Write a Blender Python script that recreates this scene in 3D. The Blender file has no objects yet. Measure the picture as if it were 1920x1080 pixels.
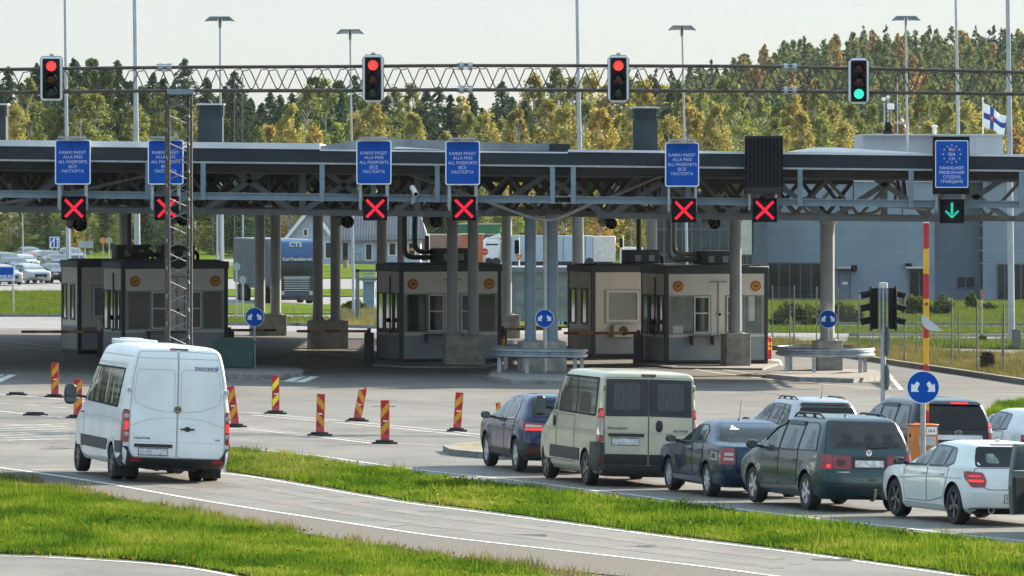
import bpy, bmesh, math, random
import numpy as np
from mathutils import Vector, Matrix, noise as mnoise

random.seed(7)
rng = np.random.default_rng(7)
SC = bpy.context.scene
COL = SC.collection

# ------------------------------------------------------------------ camera, sky, sun, exposure
F, H, VH = 12000.0, 5.8, 354.0          # focal length in photo pixels, eye height, horizon row
KX = 0.0105                              # the whole plaza falls gently to the right
cam_data = bpy.data.cameras.new("camera")
cam_data.sensor_width = 36.0
cam_data.lens = F * 36.0 / 1920.0
cam_data.shift_y = (VH - 540.0) / 1920.0
cam_data.clip_start = 1.0
cam_data.clip_end = 20000.0
cam = bpy.data.objects.new("camera", cam_data)
cam.location = (0, 0, H)
cam.rotation_euler = (math.radians(90), 0, 0)
COL.objects.link(cam)
SC.camera = cam

SUN_EL, SUN_AZ = math.radians(25.0), math.radians(45.0)   # azimuth clockwise from +Y
world = bpy.data.worlds.new("World")
SC.world = world
world.use_nodes = True
wn = world.node_tree.nodes
wn.clear()
wo = wn.new("ShaderNodeOutputWorld")
wb = wn.new("ShaderNodeBackground")
ws = wn.new("ShaderNodeTexSky")
ws.sky_type = 'NISHITA'
ws.sun_disc = False
ws.sun_elevation = SUN_EL
ws.sun_rotation = SUN_AZ
ws.air_density = 1.0
ws.dust_density = 0.4
ws.ozone_density = 2.0
# thin veil of high cloud: near white at the horizon, thinner and bluer overhead
veil = wn.new("ShaderNodeMix")
veil.data_type = 'RGBA'
wtc = wn.new("ShaderNodeTexCoord")
wsep = wn.new("ShaderNodeSeparateXYZ")
wr = wn.new("ShaderNodeValToRGB")
wr.color_ramp.elements[0].position = 0.02; wr.color_ramp.elements[0].color = (3.75, 4.15, 4.4, 1)
wr.color_ramp.elements[1].position = 0.45; wr.color_ramp.elements[1].color = (6.0, 8.2, 10.0, 1)
wl = world.node_tree.links
wl.new(wtc.outputs["Generated"], wsep.inputs[0]); wl.new(wsep.outputs["Z"], wr.inputs["Fac"])
veil.inputs[0].default_value = 0.8
wb.inputs["Strength"].default_value = 0.055
wl.new(ws.outputs[0], veil.inputs[6]); wl.new(wr.outputs["Color"], veil.inputs[7])
wl.new(veil.outputs[2], wb.inputs[0])
wl.new(wb.outputs[0], wo.inputs[0])

sun_data = bpy.data.lights.new("sun", 'SUN')
sun_data.energy = 5.0
sun_data.angle = math.radians(0.5)
sun_data.color = (1.0, 0.88, 0.71)
sun = bpy.data.objects.new("sun", sun_data)
SUN_DIR = Vector((math.sin(SUN_AZ) * math.cos(SUN_EL), math.cos(SUN_AZ) * math.cos(SUN_EL), math.sin(SUN_EL)))
sun.rotation_euler = SUN_DIR.to_track_quat('Z', 'Y').to_euler()
sun.location = (60, 150, 60)
COL.objects.link(sun)

SC.view_settings.view_transform = 'Standard'
SC.view_settings.look = 'None'
SC.view_settings.exposure = 1.6
SC.view_settings.gamma = 1.0
SC.view_settings.use_curve_mapping = False
SC.cycles.max_bounces = 6
SC.cycles.transparent_max_bounces = 12

# ------------------------------------------------------------------ mapping helpers
def prof(Y):
    """height of the ground along the view: a slight fall to the level plaza, then a gentle fall, then level again"""
    if Y < 127.0: return (127.0 - Y)*0.0085
    if Y <= 255.0: return 0.0
    if Y >= 340.0: return -1.5
    return -1.5 * (Y - 255.0) / 85.0
def gz(x, Y): return -KX * x + prof(Y)
def X(u, Y): return (u - 960.0) / F * Y
def Z(v, Y): return H - (v - VH) / F * Y
def P(u, v, Y): return Vector((X(u, Y), Y, Z(v, Y)))
def G(u, v):
    """ground point of the photo seen at column u, row v"""
    lo, hi = 40.0, 6000.0
    for _ in range(60):
        m = 0.5 * (lo + hi)
        if H - (v - VH) / F * m - gz(X(u, m), m) > 0: lo = m
        else: hi = m
    Y = 0.5 * (lo + hi)
    x = X(u, Y)
    return Vector((x, Y, gz(x, Y)))
def on(u, Y):
    x = X(u, Y)
    return Vector((x, Y, gz(x, Y)))

# ------------------------------------------------------------------ materials
MATS = {}
def M(name, col=(0.5, 0.5, 0.5), rough=0.6, metal=0.0, var=0.12, scale=3.0, bump=0.0, bscale=40.0, coat=0.0,
      emit=None, estr=1.0, spec=0.5, ior=None, alpha=None, detail=4.0, rvar=0.0):
    if name in MATS: return MATS[name]
    m = bpy.data.materials.new(name)
    m.use_nodes = True
    nt = m.node_tree
    b = nt.nodes["Principled BSDF"]
    b.inputs["Roughness"].default_value = rough
    b.inputs["Metallic"].default_value = metal
    b.inputs["Specular IOR Level"].default_value = spec
    if ior: b.inputs["IOR"].default_value = ior
    if coat:
        b.inputs["Coat Weight"].default_value = coat
        b.inputs["Coat Roughness"].default_value = 0.04
    b.inputs["Base Color"].default_value = (*col, 1)
    if alpha is not None: b.inputs["Alpha"].default_value = alpha
    tc = nt.nodes.new("ShaderNodeTexCoord")
    if var > 0:
        n = nt.nodes.new("ShaderNodeTexNoise")
        n.inputs["Scale"].default_value = scale
        n.inputs["Detail"].default_value = detail
        nt.links.new(tc.outputs["Object"], n.inputs["Vector"])
        r = nt.nodes.new("ShaderNodeValToRGB")
        lo = tuple(max(0.0, c * (1 - var)) for c in col); hi = tuple(min(1.0, c * (1 + var)) for c in col)
        r.color_ramp.elements[0].position = 0.3; r.color_ramp.elements[0].color = (*lo, 1)
        r.color_ramp.elements[1].position = 0.7; r.color_ramp.elements[1].color = (*hi, 1)
        nt.links.new(n.outputs["Fac"], r.inputs["Fac"])
        nt.links.new(r.outputs["Color"], b.inputs["Base Color"])
        if rvar:
            mr = nt.nodes.new("ShaderNodeMapRange")
            mr.inputs["To Min"].default_value = max(0, rough - rvar); mr.inputs["To Max"].default_value = min(1, rough + rvar)
            nt.links.new(n.outputs["Fac"], mr.inputs["Value"])
            nt.links.new(mr.outputs["Result"], b.inputs["Roughness"])
    if bump > 0:
        n2 = nt.nodes.new("ShaderNodeTexNoise")
        n2.inputs["Scale"].default_value = bscale; n2.inputs["Detail"].default_value = 3
        nt.links.new(tc.outputs["Object"], n2.inputs["Vector"])
        bp = nt.nodes.new("ShaderNodeBump")
        bp.inputs["Strength"].default_value = bump; bp.inputs["Distance"].default_value = 0.02
        nt.links.new(n2.outputs["Fac"], bp.inputs["Height"])
        nt.links.new(bp.outputs["Normal"], b.inputs["Normal"])
    if emit:
        b.inputs["Emission Color"].default_value = (*emit, 1)
        b.inputs["Emission Strength"].default_value = estr
    MATS[name] = m
    return m

# ------------------------------------------------------------------ mesh builder
class MB:
    def __init__(s):
        s.v = []; s.f = []; s.m = []; s.s = []
    def add(s, vs, fs, mi=0, sm=False):
        o = len(s.v)
        s.v.extend([tuple(p) for p in vs])
        for f in fs:
            s.f.append([i + o for i in f]); s.m.append(mi); s.s.append(sm)
        return s
    def box(s, x0, x1, y0, y1, z0, z1, mi=0):
        vs = [(x0,y0,z0),(x1,y0,z0),(x1,y1,z0),(x0,y1,z0),(x0,y0,z1),(x1,y0,z1),(x1,y1,z1),(x0,y1,z1)]
        return s.add(vs, [(0,3,2,1),(4,5,6,7),(0,1,5,4),(1,2,6,5),(2,3,7,6),(3,0,4,7)], mi)
    def cbox(s, c, sz, mi=0):
        return s.box(c[0]-sz[0]/2,c[0]+sz[0]/2,c[1]-sz[1]/2,c[1]+sz[1]/2,c[2]-sz[2]/2,c[2]+sz[2]/2,mi)
    def rbox(s, x0, x1, y0, y1, z0, z1, r=0.02, seg=2, mi=0, sm=True):
        bm = bmesh.new()
        bmesh.ops.create_cube(bm, size=1.0)
        for w in bm.verts:
            w.co = Vector(((x0+x1)/2 + w.co.x*(x1-x0), (y0+y1)/2 + w.co.y*(y1-y0), (z0+z1)/2 + w.co.z*(z1-z0)))
        bmesh.ops.bevel(bm, geom=bm.edges[:], offset=r, segments=seg, affect='EDGES', profile=0.5)
        s.bm(bm, mi, sm); return s
    def bm(s, bm, mi=None, sm=False):
        bm.verts.index_update()
        o = len(s.v)
        s.v.extend([tuple(w.co) for w in bm.verts])
        for f in bm.faces:
            s.f.append([w.index + o for w in f.verts]); s.m.append(f.material_index if mi is None else mi); s.s.append(sm)
        bm.free()
        return s
    def beam(s, p0, p1, w, h=None, mi=0, up=(0,0,1)):
        h = h or w
        p0 = Vector(p0); p1 = Vector(p1); d = (p1-p0).normalized()
        u = Vector(up)
        if abs(d.dot(u)) > 0.98: u = Vector((0,1,0))
        a = d.cross(u).normalized() * (w/2); b = a.cross(d).normalized() * (h/2)
        vs = [p0-a-b,p0+a-b,p0+a+b,p0-a+b,p1-a-b,p1+a-b,p1+a+b,p1-a+b]
        return s.add(vs, [(0,1,2,3),(7,6,5,4),(0,4,5,1),(1,5,6,2),(2,6,7,3),(3,7,4,0)], mi)
    def tube(s, pts, r, n=8, mi=0, caps=True, sm=True, rs=None):
        pts = [Vector(p) for p in pts]
        k = len(pts); vs = []; fs = []
        prev = None
        for i, p in enumerate(pts):
            d = (pts[min(i+1,k-1)] - pts[max(i-1,0)]).normalized()
            if prev is None:
                u = Vector((0,0,1)) if abs(d.z) < 0.9 else Vector((0,1,0))
                a = d.cross(u).normalized()
            else:
                a = (prev - d * prev.dot(d)).normalized()
            prev = a; b = d.cross(a)
            rr = rs[i] if rs else r
            for j in range(n):
                t = 2*math.pi*j/n
                vs.append(p + a*math.cos(t)*rr + b*math.sin(t)*rr)
        for i in range(k-1):
            for j in range(n):
                fs.append((i*n+j, i*n+(j+1)%n, (i+1)*n+(j+1)%n, (i+1)*n+j))
        s.add(vs, fs, mi, sm)
        if caps:
            s.add(vs[:n], [tuple(range(n))[::-1]], mi); s.add(vs[-n:], [tuple(range(n))], mi)
        return s
    def cyl(s, p0, p1, r0, r1=None, n=16, mi=0, sm=True):
        return s.tube([p0, p1], r0, n, mi, True, sm, rs=[r0, r0 if r1 is None else r1])
    def lathe(s, prof_, c=(0,0,0), axis='z', n=24, mi=0, sm=True):
        """prof_: list of (radius, height along axis)"""
        vs = []; fs = []; k = len(prof_)
        for r, h in prof_:
            for j in range(n):
                t = 2*math.pi*j/n; a, b = r*math.cos(t), r*math.sin(t)
                if axis == 'z': q = (a, b, h)
                elif axis == 'x': q = (h, a, b)
                else: q = (a, h, b)
                vs.append((c[0]+q[0], c[1]+q[1], c[2]+q[2]))
        for i in range(k-1):
            for j in range(n):
                fs.append((i*n+j, i*n+(j+1)%n, (i+1)*n+(j+1)%n, (i+1)*n+j))
        return s.add(vs, fs, mi, sm)
    def prism(s, poly, d0, d1, plane='xz', mi=0, mi_side=None):
        """extrude a 2-D outline between depths d0 and d1"""
        def q(a, b, d):
            return (a, d, b) if plane == 'xz' else ((d, a, b) if plane == 'yz' else (a, b, d))
        n = len(poly)
        vs = [q(a, b, d0) for a, b in poly] + [q(a, b, d1) for a, b in poly]
        s.add(vs, [tuple(range(n)), tuple(range(2*n-1, n-1, -1))], mi)
        s.add(vs, [(i, i+n, (i+1) % n + n, (i+1) % n) for i in range(n)], mi if mi_side is None else mi_side)
        return s
    def ell(s, c, r, n=16, k=10, e=2.0, mi=0):
        vs = []; fs = []
        def sg(t, p): return math.copysign(abs(t)**p, t)
        for i in range(k+1):
            ph = -math.pi/2 + math.pi*i/k
            for j in range(n):
                th = 2*math.pi*j/n
                vs.append((c[0]+r[0]*sg(math.cos(ph),2/e)*sg(math.cos(th),2/e),
                           c[1]+r[1]*sg(math.cos(ph),2/e)*sg(math.sin(th),2/e),
                           c[2]+r[2]*sg(math.sin(ph),2/e)))
        for i in range(k):
            for j in range(n):
                fs.append((i*n+j, i*n+(j+1)%n, (i+1)*n+(j+1)%n, (i+1)*n+j))
        return s.add(vs, fs, mi, True)
    def text(s, body, size, c, mi=0, depth=0.004, width=None, axis='xz', spacing=1.0, bold=0.0):
        """lettering that faces -y, centred on c"""
        vs, fs = glyphs(body, spacing, bold)
        xs = [p[0] for p in vs]; zs = [p[1] for p in vs]
        w = max(xs)-min(xs); cx = (max(xs)+min(xs))/2
        kx = (width / w) if width else size
        cap = 0.73
        q = [(c[0]+(p[0]-cx)*kx, c[1]-(depth if p[2] > 0 else -0.0), c[2]+(p[1]-cap/2)*size) for p in vs]
        return s.add(q, fs, mi)
    def star(s, cx, y, cz, r, mi=0, depth=0.004):
        pl = [(cx + (r if i % 2 == 0 else r*0.42)*math.sin(i*math.pi/5), cz + (r if i % 2 == 0 else r*0.42)*math.cos(i*math.pi/5)) for i in range(10)]
        return s.prism(pl, y-depth, y, 'xz', mi)
    def shear(s):
        s.v = [(x, y, z - KX*x) for x, y, z in s.v]; return s
    def move(s, d):
        s.v = [(x+d[0], y+d[1], z+d[2]) for x, y, z in s.v]; return s
    def xf(s, mat):
        s.v = [tuple(mat @ Vector(p)) for p in s.v]; return s
    def build(s, name, mats, parent=None, world=False, label=None, recalc=False):
        me = bpy.data.meshes.new(name)
        vs = s.v
        if world and parent is not None:
            o = parent_loc(parent); vs = [(x-o.x, y-o.y, z-o.z) for x, y, z in vs]
        me.from_pydata(vs, [], s.f)
        if not isinstance(mats, (list, tuple)): mats = [mats]
        for m in mats: me.materials.append(m)
        me.polygons.foreach_set("material_index", s.m)
        me.polygons.foreach_set("use_smooth", s.s)
        me.update()
        if recalc:
            b = bmesh.new(); b.from_mesh(me); bmesh.ops.recalc_face_normals(b, faces=b.faces); b.to_mesh(me); b.free()
        if any(s.s): me.set_sharp_from_angle(angle=math.radians(40))
        ob = bpy.data.objects.new(name, me)
        COL.objects.link(ob)
        if parent is not None: ob.parent = parent
        if label: ob["label"] = label
        return ob

def parent_loc(o):
    v = Vector((0, 0, 0))
    while o is not None:
        v = v + o.location; o = o.parent
    return v

_gl = {}
def glyphs(body, spacing=1.0, bold=0.0):
    key = (body, spacing, bold)
    if key in _gl: return _gl[key]
    c = bpy.data.curves.new("lettering", 'FONT')
    c.body = body; c.extrude = 0.01; c.space_character = spacing; c.resolution_u = 3
    c.offset = bold
    o = bpy.data.objects.new("lettering", c)
    COL.objects.link(o)
    me = bpy.data.meshes.new_from_object(o)
    vs = [tuple(v.co) for v in me.vertices]; fs = [tuple(p.vertices) for p in me.polygons]
    bpy.data.objects.remove(o); bpy.data.meshes.remove(me); bpy.data.curves.remove(c)
    _gl[key] = (vs, fs)
    return _gl[key]

def tag(o, label=None, cat=None, group=None, kind=None):
    if label: o["label"] = label
    if cat: o["category"] = cat
    if group: o["group"] = group
    if kind: o["kind"] = kind
    return o
def thing(name, label, cat, loc=(0, 0, 0), rotz=0.0, group=None):
    o = bpy.data.objects.new(name, None)
    o.empty_display_size = 0.3
    COL.objects.link(o)
    o.location = loc; o.rotation_euler = (0, 0, rotz)
    return tag(o, label, cat, group)
def dup(root, loc, label=None, rotz=None, group=None, scale=None):
    def cp(o, par):
        c = o.copy(); COL.objects.link(c)
        if par is not None: c.parent = par
        for ch in o.children: cp(ch, c)
        return c
    r = cp(root, None)
    r.location = loc
    if rotz is not None: r.rotation_euler = (0, 0, rotz)
    if scale is not None: r.scale = (scale,)*3 if not hasattr(scale, '__len__') else scale
    return tag(r, label, None, group)

# common materials
steel = M("galvanised_steel", (0.34, 0.37, 0.39), 0.45, 0.55, 0.15, 6)
bluesteel = M("pale_blue_grey_paint", (0.155, 0.215, 0.255), 0.5, 0.0, 0.14, 2)
darksteel = M("dark_grey_paint", (0.10, 0.125, 0.145), 0.55, 0.0, 0.12, 2)
blackmat = M("matt_black", (0.006, 0.008, 0.010), 0.7, 0.0, 0.2, 8, spec=0.12)
concrete = M("weathered_concrete", (0.30, 0.285, 0.25), 0.9, 0.0, 0.35, 3.0, 0.4, 30, detail=8)
white = M("white_paint", (0.72, 0.72, 0.70), 0.5, 0.0, 0.06, 5)
signblue = M("sign_blue", (0.001, 0.072, 0.38), 0.6, 0, 0.06, 3, spec=0.12)
signwhite = M("sign_white", (0.75, 0.78, 0.80), 0.45, 0, 0.05, 5)
red = M("safety_red", (0.42, 0.010, 0.014), 0.5, 0, 0.15, 6)
yellow = M("safety_yellow", (0.75, 0.36, 0.01), 0.5, 0, 0.12, 6)
rubber = M("black_rubber", (0.018, 0.018, 0.019), 0.8, 0, 0.25, 10)
# ------------------------------------------------------------------ ground, roads, markings
def asphalt_mat(name, col, var=0.25):
    m = bpy.data.materials.new(name); m.use_nodes = True
    nt = m.node_tree; b = nt.nodes["Principled BSDF"]; b.inputs["Roughness"].default_value = 0.62
    b.inputs["Specular IOR Level"].default_value = 0.5
    g = nt.nodes.new("ShaderNodeNewGeometry")
    def nz(scale, detail, sx=1, sy=1):
        mp = nt.nodes.new("ShaderNodeMapping"); mp.inputs["Scale"].default_value = (sx, sy, 1)
        n = nt.nodes.new("ShaderNodeTexNoise"); n.inputs["Scale"].default_value = scale; n.inputs["Detail"].default_value = detail
        nt.links.new(g.outputs["Position"], mp.inputs["Vector"]); nt.links.new(mp.outputs["Vector"], n.inputs["Vector"])
        return n
    a = nz(0.22, 6, 1, 0.8); c = nz(14, 2); s = nz(0.7, 7, 1.0, 0.8)
    def ramp(n, p0, p1, c0, c1):
        r = nt.nodes.new("ShaderNodeValToRGB")
        r.color_ramp.elements[0].position = p0; r.color_ramp.elements[0].color = (c0, c0, c0, 1)
        r.color_ramp.elements[1].position = p1; r.color_ramp.elements[1].color = (c1, c1, c1, 1)
        nt.links.new(n.outputs["Fac"], r.inputs["Fac"]); return r
    r1 = ramp(a, 0.3, 0.7, 1 - var, 1 + var*0.6); r2 = ramp(c, 0.3, 0.75, 0.8, 1.15); r3 = ramp(s, 0.36, 0.60, 0.80, 1.05)
    def mul(x, y):
        k = nt.nodes.new("ShaderNodeMix"); k.data_type = 'RGBA'; k.blend_type = 'MULTIPLY'; k.inputs[0].default_value = 1
        nt.links.new(x, k.inputs[6])
        if hasattr(y, 'is_linked'): nt.links.new(y, k.inputs[7])
        else: k.inputs[7].default_value = (*y, 1)
        return k.outputs[2]
    o = mul(mul(mul(r1.outputs[0], r2.outputs[0]), r3.outputs[0]), col)
    nt.links.new(o, b.inputs["Base Color"])
    bp = nt.nodes.new("ShaderNodeBump"); bp.inputs["Strength"].default_value = 0.5; bp.inputs["Distance"].default_value = 0.01
    n = nz(60, 2); nt.links.new(n.outputs["Fac"], bp.inputs["Height"]); nt.links.new(bp.outputs["Normal"], b.inputs["Normal"])
    return m
asphalt = asphalt_mat("worn_asphalt", (0.138, 0.126, 0.109))
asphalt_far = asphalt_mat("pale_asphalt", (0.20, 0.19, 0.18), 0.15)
gravel = M("road_gravel", (0.075, 0.068, 0.058), 0.95, 0, 0.55, 22, 0.8, 25, detail=6)
soil = M("grassy_soil", (0.055, 0.08, 0.018), 1.0, 0, 0.45, 1.2, 0.5, 12, detail=8, spec=0.0)
lawn = M("lawn", (0.085, 0.125, 0.022), 1.0, 0, 0.4, 0.6, 0.8, 8, detail=8, spec=0.0)
paint = M("road_paint", (0.55, 0.54, 0.51), 0.7, 0, 0.3, 5, detail=6)

def strip(name, rows, mat, dz, kind="structure"):
    """a sheet between left and right edges: rows of (left x, right x, Y)"""
    b = MB()
    vs = []
    for xl, xr, Y in rows:
        vs += [(xl, Y, gz(xl, Y) + dz), (xr, Y, gz(xr, Y) + dz)]
    b.add(vs, [(2*i, 2*i+1, 2*i+3, 2*i+2) for i in range(len(rows)-1)])
    return tag(b.build(name, mat), kind=kind)

strip("ground", [(-900, 900, 30), (-900, 900, 127), (-900, 900, 255), (-900, 900, 340), (-1200, 1200, 900), (-2200, 2200, 2400)], soil, -0.06)
strip("plaza_road", [(-80, 80, 60), (-80, 80, 127), (-80, 80, 255), (-80, 80, 264)], asphalt, 0.0)

def poly_sheet(name, px, mat, dz, skirt=0.0, ground=True):
    """a flat sheet on the ground whose outline is given on the photo"""
    pts = [G(u, v) for u, v in px]
    b = MB(); n = len(pts)
    vs = [(p.x, p.y, p.z + dz) for p in pts]
    bm = bmesh.new()
    bv = [bm.verts.new((v[0], v[1], 0)) for v in vs]
    bm.faces.new(bv)
    for yb in (127.0, 255.0, 340.0):              # follow the breaks of slope
        bmesh.ops.bisect_plane(bm, geom=bm.verts[:]+bm.edges[:]+bm.faces[:], plane_co=(0, yb, 0), plane_no=(0, 1, 0))
    for w in bm.verts: w.co.z = gz(w.co.x, w.co.y) + dz
    bmesh.ops.triangulate(bm, faces=bm.faces[:])
    bmesh.ops.recalc_face_normals(bm, faces=bm.faces[:])
    if sum(f.normal.z for f in bm.faces) < 0: bmesh.ops.reverse_faces(bm, faces=bm.faces[:])
    b.bm(bm, 0)
    if skirt:
        lo = [(x, y, z - skirt) for x, y, z in vs]
        b.add(vs + lo, [(i, (i+1) % n, (i+1) % n + n, i+n) for i in range(n)])
    return b.build(name, mat)

def ribbon(b, px, w, dz=0.006, mi=0):
    pts = [G(u, v) for u, v in px]
    k = len(pts); vs = []
    for i, p in enumerate(pts):
        d = pts[min(i+1, k-1)] - pts[max(i-1, 0)]; d.z = 0; d.normalize()
        n = Vector((-d.y, d.x, 0)) * (w/2)
        for q in (p+n, p-n): vs.append((q.x, q.y, gz(q.x, q.y) + dz))
    b.add(vs, [(2*i, 2*i+1, 2*i+3, 2*i+2) for i in range(k-1)], mi)
    return b
def smoothpx(px, n=6):
    out = []
    k = len(px)
    for i in range(k-1):
        p0 = px[max(i-1, 0)]; p1 = px[i]; p2 = px[i+1]; p3 = px[min(i+2, k-1)]
        for j in range(n):
            t = j/n
            out.append(tuple(0.5*((2*p1[a]) + (-p0[a]+p2[a])*t + (2*p0[a]-5*p1[a]+4*p2[a]-p3[a])*t*t + (-p0[a]+3*p1[a]-3*p2[a]+p3[a])*t**3) for a in (0, 1)))
    out.append(px[-1])
    return out

# edges of the slip road (photo pixels)
S_EDGE = smoothpx([(-60, 868), (0, 877), (100, 891), (200, 907), (400, 942), (640, 979), (800, 1003), (960, 1022), (1280, 1058), (1420, 1076), (1600, 1100)])
N_EDGE = smoothpx([(60, 881), (250, 881), (430, 889), (640, 923), (760, 943), (900, 961), (1100, 987), (1280, 1011), (1500, 1038), (1750, 1073), (1950, 1102)])
Q_EDGE = smoothpx([(470, 842), (604, 856), (680, 867), (800, 883), (967, 901), (1107, 919), (1207, 931), (1280, 942), (1470, 965), (1693, 990), (1800, 1003), (1913, 1014), (2000, 1024)])
B_EDGE = smoothpx([(-60, 1042), (0, 1043), (100, 1046), (250, 1055), (350, 1065), (430, 1079), (520, 1100)])
def interp_(pl, u): return float(np.interp(u, [a for a, _ in pl], [c for _, c in pl]))
mk = MB()
ribbon(mk, S_EDGE, 0.11); ribbon(mk, N_EDGE, 0.11); ribbon(mk, Q_EDGE, 0.10); ribbon(mk, B_EDGE, 0.12)
tag(mk.build("road_edge_lines", paint), kind="structure")

# lane lines, hatching and island noses on the plaza
mk = MB()
for px, w in [
    ([(-30, 737), (82, 746), (240, 760), (470, 774), (649, 790), (840, 808), (1000, 827)], 0.10),
    ([(470, 778), (649, 794), (840, 813), (1000, 832)], 0.10),
    ([(-30, 768), (92, 781), (240, 790), (470, 806), (577, 817), (701, 832)], 0.10),
    ([(300, 790), (470, 803), (577, 814), (701, 828), (850, 838)], 0.05),
    ([(-20, 755), (20, 757)], .1), ([(42, 759), (70, 761)], .1), ([(96, 763), (125, 765)], .1),
    ([(540, 716), (566, 705)], 0.30), ([(562, 717), (590, 706)], 0.30),
    ([(430, 706), (500, 712), (560, 717)], .1), ([(430, 712), (540, 716)], .08),
    ([(-20, 722), (24, 703)], 0.25), ([(-20, 715), (5, 703), (24, 703)], .12),
    ([(880, 697), (960, 706), (1060, 716)], 0.12), ([(880, 702), (960, 711), (1060, 721)], 0.12),
    ([(940, 662), (1050, 668)], .1), ([(1070, 671), (1190, 676)], .1),
    ([(1260, 686), (1350, 700), (1450, 712)], 0.12), ([(1300, 686), (1400, 699), (1500, 709)], 0.10),
    ([(1420, 704), (1560, 715), (1640, 714)], 0.10), ([(1440, 709), (1560, 722), (1655, 729)], 0.10),
    ([(1640, 699), (1668, 729)], 0.14), ([(1664, 700), (1690, 731)], 0.14), ([(1600, 728), (1690, 732)], .1),
    ([(430, 640), (520, 650), (600, 660), (700, 674)], 0.10), ([(440, 645), (520, 655), (640, 668)], 0.08),
    ([(0, 640), (60, 646), (115, 652)], 0.1), ([(0, 646), (110, 658)], 0.08),
]:
    ribbon(mk, px, w)
for i in range(7):
    a = 796 + i*4.2
    ribbon(mk, [(-40 + i*9, a + 5), (60 + i*6, a + 1.5), (128, a - 1 + i*0.4)], 0.10, 0.007)
ribbon(mk, [(-40, 795), (60, 797), (130, 800)], 0.1); ribbon(mk, [(-40, 826), (60, 825), (132, 824)], .1)
tag(mk.build("lane_markings", paint), kind="structure")
# tar-sealed cracks and tyre darkening, plus gantry shadows painted as dark lines
tar_shade = M("tar_and_shadow_tone", (0.05, 0.048, 0.045), 0.8, 0, 0.3, 6)
mk = MB()
for px, w in [([(470, 824), (600, 826), (760, 829), (840, 830)], .05), ([(-30, 856), (120, 858), (300, 860), (430, 858)], .05),
              ([(0, 862), (200, 865), (420, 863)], .03), ([(1380, 732), (1450, 738), (1475, 744)], .12), ([(1300, 722), (1370, 727)], .07),
              ([(560, 742), (640, 739), (700, 752)], .03), ([(1850, 735), (1920, 737)], .1), ([(480, 1015), (760, 985), (830, 990)], .05)]:
    ribbon(mk, px, w, 0.004)
tag(mk.build("tar_and_shadow_lines", tar_shade), kind="structure")
gr = M("cast_iron_grate", (.03, .03, .03), .6, .4)
mk = MB()
for u, v in ((720, 762), (1240, 905 - 170), (300, 880 - 118), (990, 1004), (1560, 1008 + 42)):
    c_ = G(u, v); mk.box(c_.x-.3, c_.x+.3, c_.y-.3, c_.y+.3, c_.z-.02, c_.z+.005)
tag(mk.build("drain_covers", gr), kind="structure")
stain = M("oil_stain", (0.095, 0.09, 0.083), 0.75, 0, 0.35, 3, detail=8)
mk = MB(); rs = np.random.default_rng(21)
def blot(u, v, rx, ry):
    c_ = G(u, v); n = 14; ph = rs.random()*6
    o = [(c_.x+rx*(.7+.45*rs.random())*math.cos(2*math.pi*i/n), c_.y+ry*(.7+.45*rs.random())*math.sin(2*math.pi*i/n)) for i in range(n)]
    mk.add([(x, y, gz(x, y)+.003) for x, y in o], [tuple(range(n))])
for i in range(26): blot(rs.uniform(440, 1400), rs.uniform(742, 840), rs.uniform(.1, .45), rs.uniform(.15, .8))
for i in range(16): blot(rs.uniform(0, 130), rs.uniform(742, 870), rs.uniform(.1, .4), rs.uniform(.15, .7))
for i in range(20):
    u = rs.uniform(450, 1800); blot(u, interp_(N_EDGE, u)+rs.uniform(8, 30), rs.uniform(.08, .3), rs.uniform(.1, .5))
tag(mk.build("oil_stains", stain), kind="structure")
mk = MB()                                           # darker wheel tracks worn along the slip road
for f in (.28, .34, .62, .68):
    ribbon(mk, [(u, interp_(N_EDGE, u)*(1-f)+interp_(S_EDGE, u)*f) for u in range(80, 1500, 60)], .22, .0035)
tag(mk.build("wheel_tracks", M("wheel_track", (.128, .117, .101), .75, 0, .25, 1.5, detail=8)), kind="structure")

# gravel shoulder south of the slip road
def off(px, d): return [(u, v + d) for u, v in px]
shoulder = off(S_EDGE, 3) + [(1600, 1135), (1200, 1085), (960, 1062), (640, 1014), (400, 972), (200, 932), (100, 910), (0, 893), (-60, 884)]
tag(poly_sheet("gravel_shoulder", shoulder, gravel, 0.015, 0.1), kind="structure")

MEDIAN = [(428, 846), (480, 850), (604, 866), (680, 876), (760, 886), (900, 906), (1000, 918), (1107, 930), (1207, 942), (1280, 951), (1470, 974), (1693, 1000), (1800, 1013), (1930, 1028),
          (2050, 1045), (2050, 1112), (1750, 1068), (1500, 1033), (1280, 1006), (1100, 982), (900, 956), (760, 938), (640, 918), (540, 900), (425, 884)]
SOUTH = [(-60, 892), (0, 902), (100, 916), (200, 936), (400, 974), (640, 1020), (800, 1045), (930, 1066), (1010, 1080), (1090, 1110),
         (560, 1104), (440, 1076), (350, 1060), (250, 1050), (100, 1041), (-60, 1037)]
tag(poly_sheet("median_verge", MEDIAN, soil, 0.02, 0.1), kind="structure")
tag(poly_sheet("south_verge", SOUTH, soil, 0.03, 0.1), kind="structure")

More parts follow.
